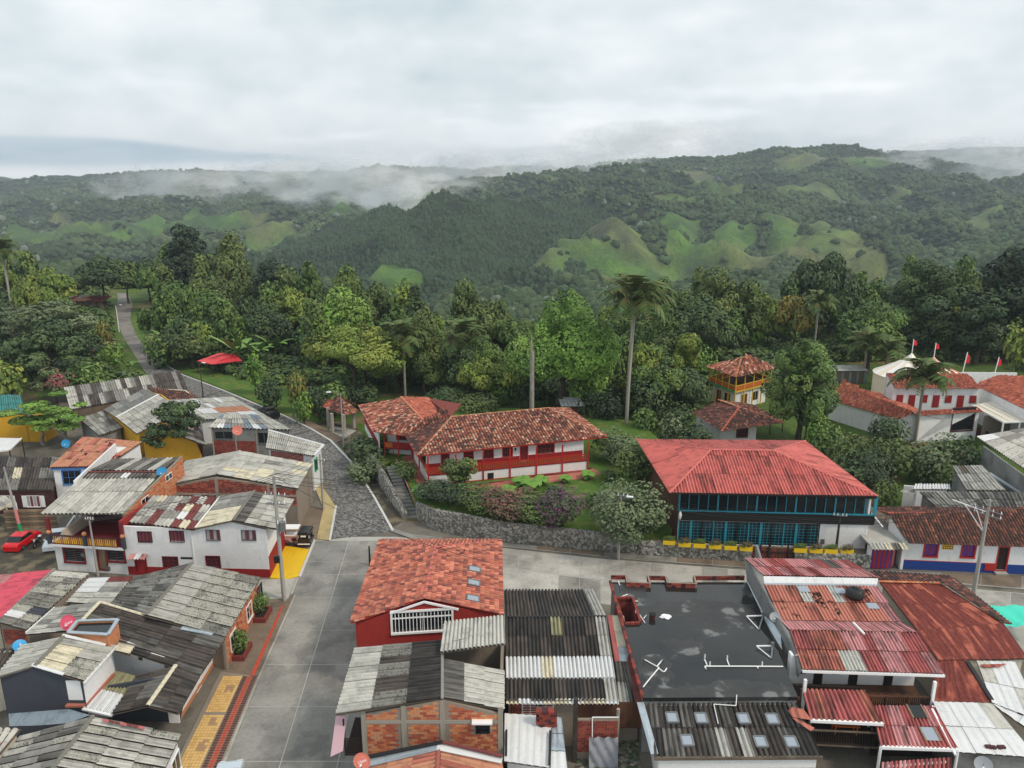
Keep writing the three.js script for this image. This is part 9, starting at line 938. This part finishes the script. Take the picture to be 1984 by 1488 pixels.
// ---------------------------------------------------------------- vehicles
function profile(pts, width, bevel) { const s = new THREE.Shape(pts.map(([x, y]) => new THREE.Vector2(x, y))), g = new THREE.ExtrudeGeometry(s, { depth: width - bevel * 2, bevelThickness: bevel, bevelSize: bevel, bevelSegments: 3, steps: 1 }); g.translate(0, 0, -(width - bevel * 2) / 2); return g; }
function vehicle(name, label, category, rear, front, paint, kind) {
const a = v3(rear).setY(.02), b = v3(front).setY(.02), g = thing(name, label, category, a.clone().lerp(b, .5).toArray()), d = b.clone().sub(a); g.rotation.y = Math.atan2(-d.z, d.x); const add = (n, geo, m) => { const o = shade(new THREE.Mesh(geo, M(m))); o.name = n; g.add(o); return o; };
const P = { sedan: { L: 4.2, W: 1.7, body: [[-2.05, .3], [-2.1, .75], [-1.95, .92], [-.9, .95], [.9, .92], [1.75, .78], [2.05, .6], [2.08, .3]], cab: [[-1.6, .9], [-1.0, 1.38], [.2, 1.42], [1.05, .9]], roof: [[-1.02, 1.36], [-.9, 1.46], [.15, 1.48], [.3, 1.38]] }, pickup: { L: 5, W: 1.85, body: [[-2.5, .45], [-2.5, 1.12], [-.6, 1.12], [1.0, 1.1], [2.3, 1.0], [2.5, .75], [2.5, .45]], cab: [[-.7, 1.05], [-.55, 1.72], [.5, 1.74], [1.15, 1.05]], roof: [[-.6, 1.7], [-.5, 1.8], [.45, 1.82], [.6, 1.7]] } }[kind];
add('body', profile(P.body, P.W, .09), paint); add('windows', profile(P.cab, P.W - .16, .1), 'glass'); add('roof', profile(P.roof, P.W - .2, .06), paint); for (const s of [-1, 1]) for (const e of [-1, 1]) { const wr = kind === 'pickup' ? .38 : .31, w = new THREE.Group(); w.name = 'wheel'; w.position.set(e * P.L * .3, wr, s * (P.W / 2 - .08)); g.add(w); const t = new THREE.CylinderGeometry(wr, wr, .2, 18); t.rotateX(Math.PI / 2); const o = shade(new THREE.Mesh(t, M('rubber'))); o.name = 'tyre'; const h = new THREE.CylinderGeometry(wr * .62, wr * .62, .22, 14); h.rotateX(Math.PI / 2); const q = shade(new THREE.Mesh(h, M('chrome'))); q.name = 'rim'; w.add(o, q); }
const bx = (n, m, x, y, z, sx, sy, sz) => { const o = add(n, BOX, m); o.position.set(x, y, z); o.scale.set(sx, sy, sz); }; const e = P.L / 2; for (const s of [-1, 1]) { bx('headlight', 'lamp_white', e - .06, kind === 'pickup' ? .85 : .62, s * P.W * .34, .14, .16, .36); bx('tail_light', 'lamp_red', -e + .02, kind === 'pickup' ? .9 : .72, s * P.W * .4, .1, .2, .24); bx('mirror', paint, .8, kind === 'pickup' ? 1.2 : .98, s * (P.W / 2 + .06), .16, .12, .16); if (kind === 'pickup') bx('bed_side', paint, -1.6, 1.2, s * .82, 1.7, .16, .1); for (const x of [-.35, .55]) bx('door_pillar', paint, x * (kind === 'pickup' ? .5 : 1) - .05, kind === 'pickup' ? 1.4 : 1.15, s * (P.W / 2 - .1), .08, .5, .03); } bx('number_plate', 'plate_yellow', -e - .04, .5, 0, .03, .14, .42); bx('number_plate', 'plate_yellow', e + .04, .42, 0, .03, .14, .42); bx('bumper', kind === 'pickup' ? 'chrome' : paint, -e + .02, .42, 0, .16, .2, P.W - .1); bx('grille', 'iron', e - .02, .5, 0, .1, .18, .9); if (kind === 'pickup') bx('load_bed', 'rubber', -1.6, 1.14, 0, 1.6, .05, 1.5);
}
vehicle('car', 'red saloon car parked on the lot', 'car', [-55.26,0,-76.09], [-55.16,0,-81.12], 'car_red', 'sedan'); vehicle('car', 'white car half hidden behind the balcony house', 'car', [-52.01,0,-80.85], [-50.96,0,-76.69], 'car_white', 'sedan'); vehicle('car', 'pale silver car at the bottom edge of the street', 'car', [-18.97,0,-40.22], [-19.64,0,-44.97], 'car_silver', 'sedan'); vehicle('pickup', 'black pickup truck parked on the cobbled lane', 'pickup truck', [-39.77,0,-123.87], [-44.62,0,-129.46], 'car_black', 'pickup');
{ const a = v3([-53.66,0,-79.8]), b = v3([-53.29,0,-77.05]), g = thing('motorcycle', 'black and white motorcycle beside the red car', 'motorcycle', a.clone().lerp(b, .5).toArray()), d = b.clone().sub(a); g.rotation.y = Math.atan2(-d.z, d.x); const add = (n, geo, m, x, y, z = 0) => { const o = shade(new THREE.Mesh(geo, M(m))); o.name = n; o.position.set(x, y, z); g.add(o); return o; }; for (const x of [-.65, .65]) { const w = new THREE.Group(); w.name = 'wheel'; w.position.set(x, .31, 0); g.add(w); const o = shade(new THREE.Mesh(new THREE.TorusGeometry(.26, .06, 8, 20), M('rubber'))); o.name = 'tyre'; const h = shade(new THREE.Mesh(new THREE.TorusGeometry(.17, .025, 6, 16), M('chrome'))); h.name = 'rim'; w.add(o, h); } add('engine', new RoundedBoxGeometry(.5, .34, .26, 2, .06), 'iron', 0, .45); add('fuel_tank', new RoundedBoxGeometry(.5, .24, .3, 3, .1), 'car_black', .15, .75); add('seat', new RoundedBoxGeometry(.75, .12, .26, 3, .05), 'rubber', -.4, .76); add('tail_cover', new RoundedBoxGeometry(.42, .2, .3, 3, .08), 'white_paint', -.72, .82); const hb = add('handlebar', new THREE.CylinderGeometry(.02, .02, .72, 6), 'chrome', .45, 1.0); hb.rotation.x = Math.PI / 2; const fk = add('fork', new THREE.CylinderGeometry(.04, .04, .8, 6), 'chrome', .56, .66); fk.rotation.z = .3; add('headlamp', new THREE.SphereGeometry(.11, 10, 8), 'lamp_white', .6, .88); }
{ const a = v3([-23.25,0,-77.81]), g = thing('motor_rickshaw', 'small black three-wheeled taxi on the yellow pavement', 'motor taxi', [a.x, .16, a.z]); const add = (n, geo, m, x, y, z) => { const o = shade(new THREE.Mesh(geo, M(m))); o.name = n; o.position.set(x, y, z); g.add(o); return o; }; add('canopy', new RoundedBoxGeometry(1.35, .5, 2.0, 4, .2), 'car_black', 0, 1.5, -.9); add('rear_panel', new RoundedBoxGeometry(1.3, .75, .9, 3, .1), 'car_black', 0, .7, -.35); add('front_cowl', new RoundedBoxGeometry(.9, .9, .5, 3, .15), 'car_black', 0, .75, -2.1); add('floor', new RoundedBoxGeometry(1.25, .12, 2.2, 2, .04), 'iron', 0, .35, -1.1); add('bumper', new RoundedBoxGeometry(1.35, .12, .12, 2, .04), 'white_paint', 0, .38, .15); add('number_plate', BOX, 'white_paint', 0, 1.32, .12).scale.set(.6, .2, .02); for (const s of [-1, 1]) { add('post', new THREE.CylinderGeometry(.035, .035, 1.0, 6), 'white_paint', s * .6, 1.0, .0); const w = add('wheel', new THREE.CylinderGeometry(.24, .24, .14, 14), 'rubber', s * .58, .24, -.3); w.rotation.z = Math.PI / 2; } const w = add('wheel', new THREE.CylinderGeometry(.24, .24, .14, 14), 'rubber', 0, .24, -2.2); w.rotation.z = Math.PI / 2; }
{ const a = v3([-24.74,0,-78.12]), g = thing('food_cart', 'pink and white food cart beside the black motor taxi', 'food cart', [a.x, .15, a.z]), bx = (n, m, x, y, z, sx, sy, sz) => { const o = shade(new THREE.Mesh(BOX, M(m))); o.name = n; o.position.set(x, y, z); o.scale.set(sx, sy, sz); g.add(o); }; bx('cabinet', 'canopy_pink', 0, .8, -.4, 1.5, .75, .8); bx('counter', 'white_paint', 0, 1.2, -.4, 1.6, .06, .95); bx('roof_panel', 'tarp_white', 0, 2.1, -.4, 1.8, .06, 1.2); for (const [x, z] of [[-.7, 0], [.7, 0], [-.7, -.8], [.7, -.8]]) bx('post', 'white_paint', x, 1.6, z, .05, 1.0, .05); for (const x of [-.55, .55]) { const o = shade(new THREE.Mesh(new THREE.TorusGeometry(.3, .05, 6, 16), M('rubber'))); o.name = 'wheel'; o.position.set(x, .34, .05); g.add(o); } bx('drawer', 'maroon', .3, .75, .01, .5, .4, .04); }
// ---------------------------------------------------------------- far away: farms and masts
const farAt = (px, D) => { const x = (px - 992) / 1532.9 * D; return [x, terrain(x, -D), -D]; };
[[135, 1330, 26, 'sheet_brightred', 'farm with a bright red roof across the valley'], [118, 1340, 14, 'sheet_white', 'white farm shed beside the red-roofed farm'], [225, 1380, 10, 'sheet_white', 'white cottage on the meadow across the valley'], [180, 1345, 16, 'sheet_pale', 'long pale shed below the meadow across the valley'], [700, 760, 12, 'sheet_pale', 'pale hut at the foot of the pine hill'], [735, 800, 10, 'sheet_white', 'white hut at the foot of the pine hill'], [1265, 1180, 10, 'sheet_pale', 'pale hut above the grassy spurs'], [640, 1560, 9, 'sheet_white', 'white cottage below the misty wood']].forEach(([px, D, w, m, t]) => { const p = farAt(px, D), g = thing('farmhouse', t, 'farmhouse', p), y = p[1] + 6, c = [[p[0] - w / 2, y, p[2] + 5], [p[0] + w / 2, y, p[2] + 5], [p[0] + w / 2, y + 4, p[2]], [p[0] - w / 2, y + 4, p[2]]]; part(g, 'roof', mergeGeometries([polyGeo(c), polyGeo([c[3], c[2], [c[1][0], y, p[2] - 5], [c[0][0], y, p[2] - 5]])]), m); boxPart(g, 'wall', 'white_wall', [p[0], p[1] + 2.5, p[2]], [w * .92, 7, 8]); });
[[266, 2660, 34, 'lattice radio mast on the far ridge'], [272, 2670, 27, 'shorter radio mast beside it on the far ridge'], [797, 2690, 30, 'lone radio mast on the far middle ridge']].forEach(([px, D, h, t]) => { const p = farAt(px, D), g = thing('radio_mast', t, 'mast', p); rod(g, 'mast', 'grey_metal', p, [p[0], p[1] + h + 6, p[2]], .7, .3, 5); for (let i = 1; i < 4; i++) bar(g, 'antenna', 'white_paint', [p[0] - 1.5, p[1] + 6 + h * i / 4, p[2]], [p[0] + 1.5, p[1] + 6 + h * i / 4, p[2]], .8); });
// ---------------------------------------------------------------- drifting mist on the hills: each bank is a stack of thin veils some metres apart
{
const veil = (s) => { const n = 256, d = new Uint8Array(n * n * 4); for (let j = 0; j < n; j++) for (let i = 0; i < n; i++) { const x = i / n * 2 - 1, y = j / n * 2 - 1, e = Math.max(0, 1 - Math.hypot(x, y) ** 2), a = smooth(.3, .78, fbm(x * 4.2 + s * 5, y * 2.4 + s, 5, 300 + s) * (.35 + .75 * Math.sqrt(e))) * smooth(0, .45, e), k = (j * n + i) * 4; d[k] = d[k + 1] = d[k + 2] = a * 255; d[k + 3] = 255; } const t = new THREE.DataTexture(d, n, n); t.magFilter = t.minFilter = THREE.LinearFilter; t.needsUpdate = true; return t; }, T = [veil(1), veil(2), veil(3), veil(4)];
[[690, 362, 1750, 520, 120, .75, 'white mist bank drifting over the pine hill'], [780, 385, 1500, 260, 90, .65, 'wisp of mist reaching down to the pine hill'], [340, 368, 2150, 460, 100, .5, 'thin mist over the woods across the valley'], [1060, 342, 2250, 330, 80, .75, 'mist lying along the middle ridge'], [1890, 318, 2450, 460, 110, .75, 'mist wrapping the far ridge at the picture edge'], [1260, 290, 2600, 480, 120, .6, 'cloud hanging over the saddle of the ridge'], [1730, 330, 2200, 220, 60, .4, 'wisp of mist on the summit pasture'], [530, 350, 2400, 380, 90, .6, 'ragged mist on the far left of the pine hill'], [920, 335, 2300, 300, 90, .7, 'ragged cloud tearing off the middle ridge'], [1180, 335, 2100, 260, 70, .55, 'mist wisp below the saddle of the ridge'], [1960, 345, 2100, 300, 90, .55, 'lower mist veil at the picture edge']].forEach(([px, py, D, w, h, op, label], b) => {
const y = 40 - Math.tan(.2633 + Math.atan((py - 744) / 1480)) * D, x = (px - 992) / 1532.9 * D, g = thing('mist_cloud', label, 'mist', [x, y, -D]); g.userData.kind = 'stuff';
for (let i = 0; i < 4; i++) { const m = new THREE.MeshStandardMaterial({ color: 0xf4f7fa, roughness: 1, transparent: true, opacity: op * .6, alphaMap: T[(b + i) % 4], side: THREE.DoubleSide, depthWrite: false }); m.name = 'mist'; const q = new THREE.PlaneGeometry(w * D / 1480 * (.75 + i * .1), h * D / 1480 * (.8 + i * .1), 8, 2), pp = q.attributes.position; for (let k = 0; k < pp.count; k++) pp.setZ(k, -Math.abs(pp.getX(k)) * .12 + 20 * Math.sin(pp.getX(k) * .02 + i)); q.computeVertexNormals(); const o = new THREE.Mesh(q, m); o.name = 'veil'; o.position.set((i - 1.5) * 12, (i % 2) * 8, (1.5 - i) * 28); g.add(o); }
});
}
renderer.render(scene, camera);
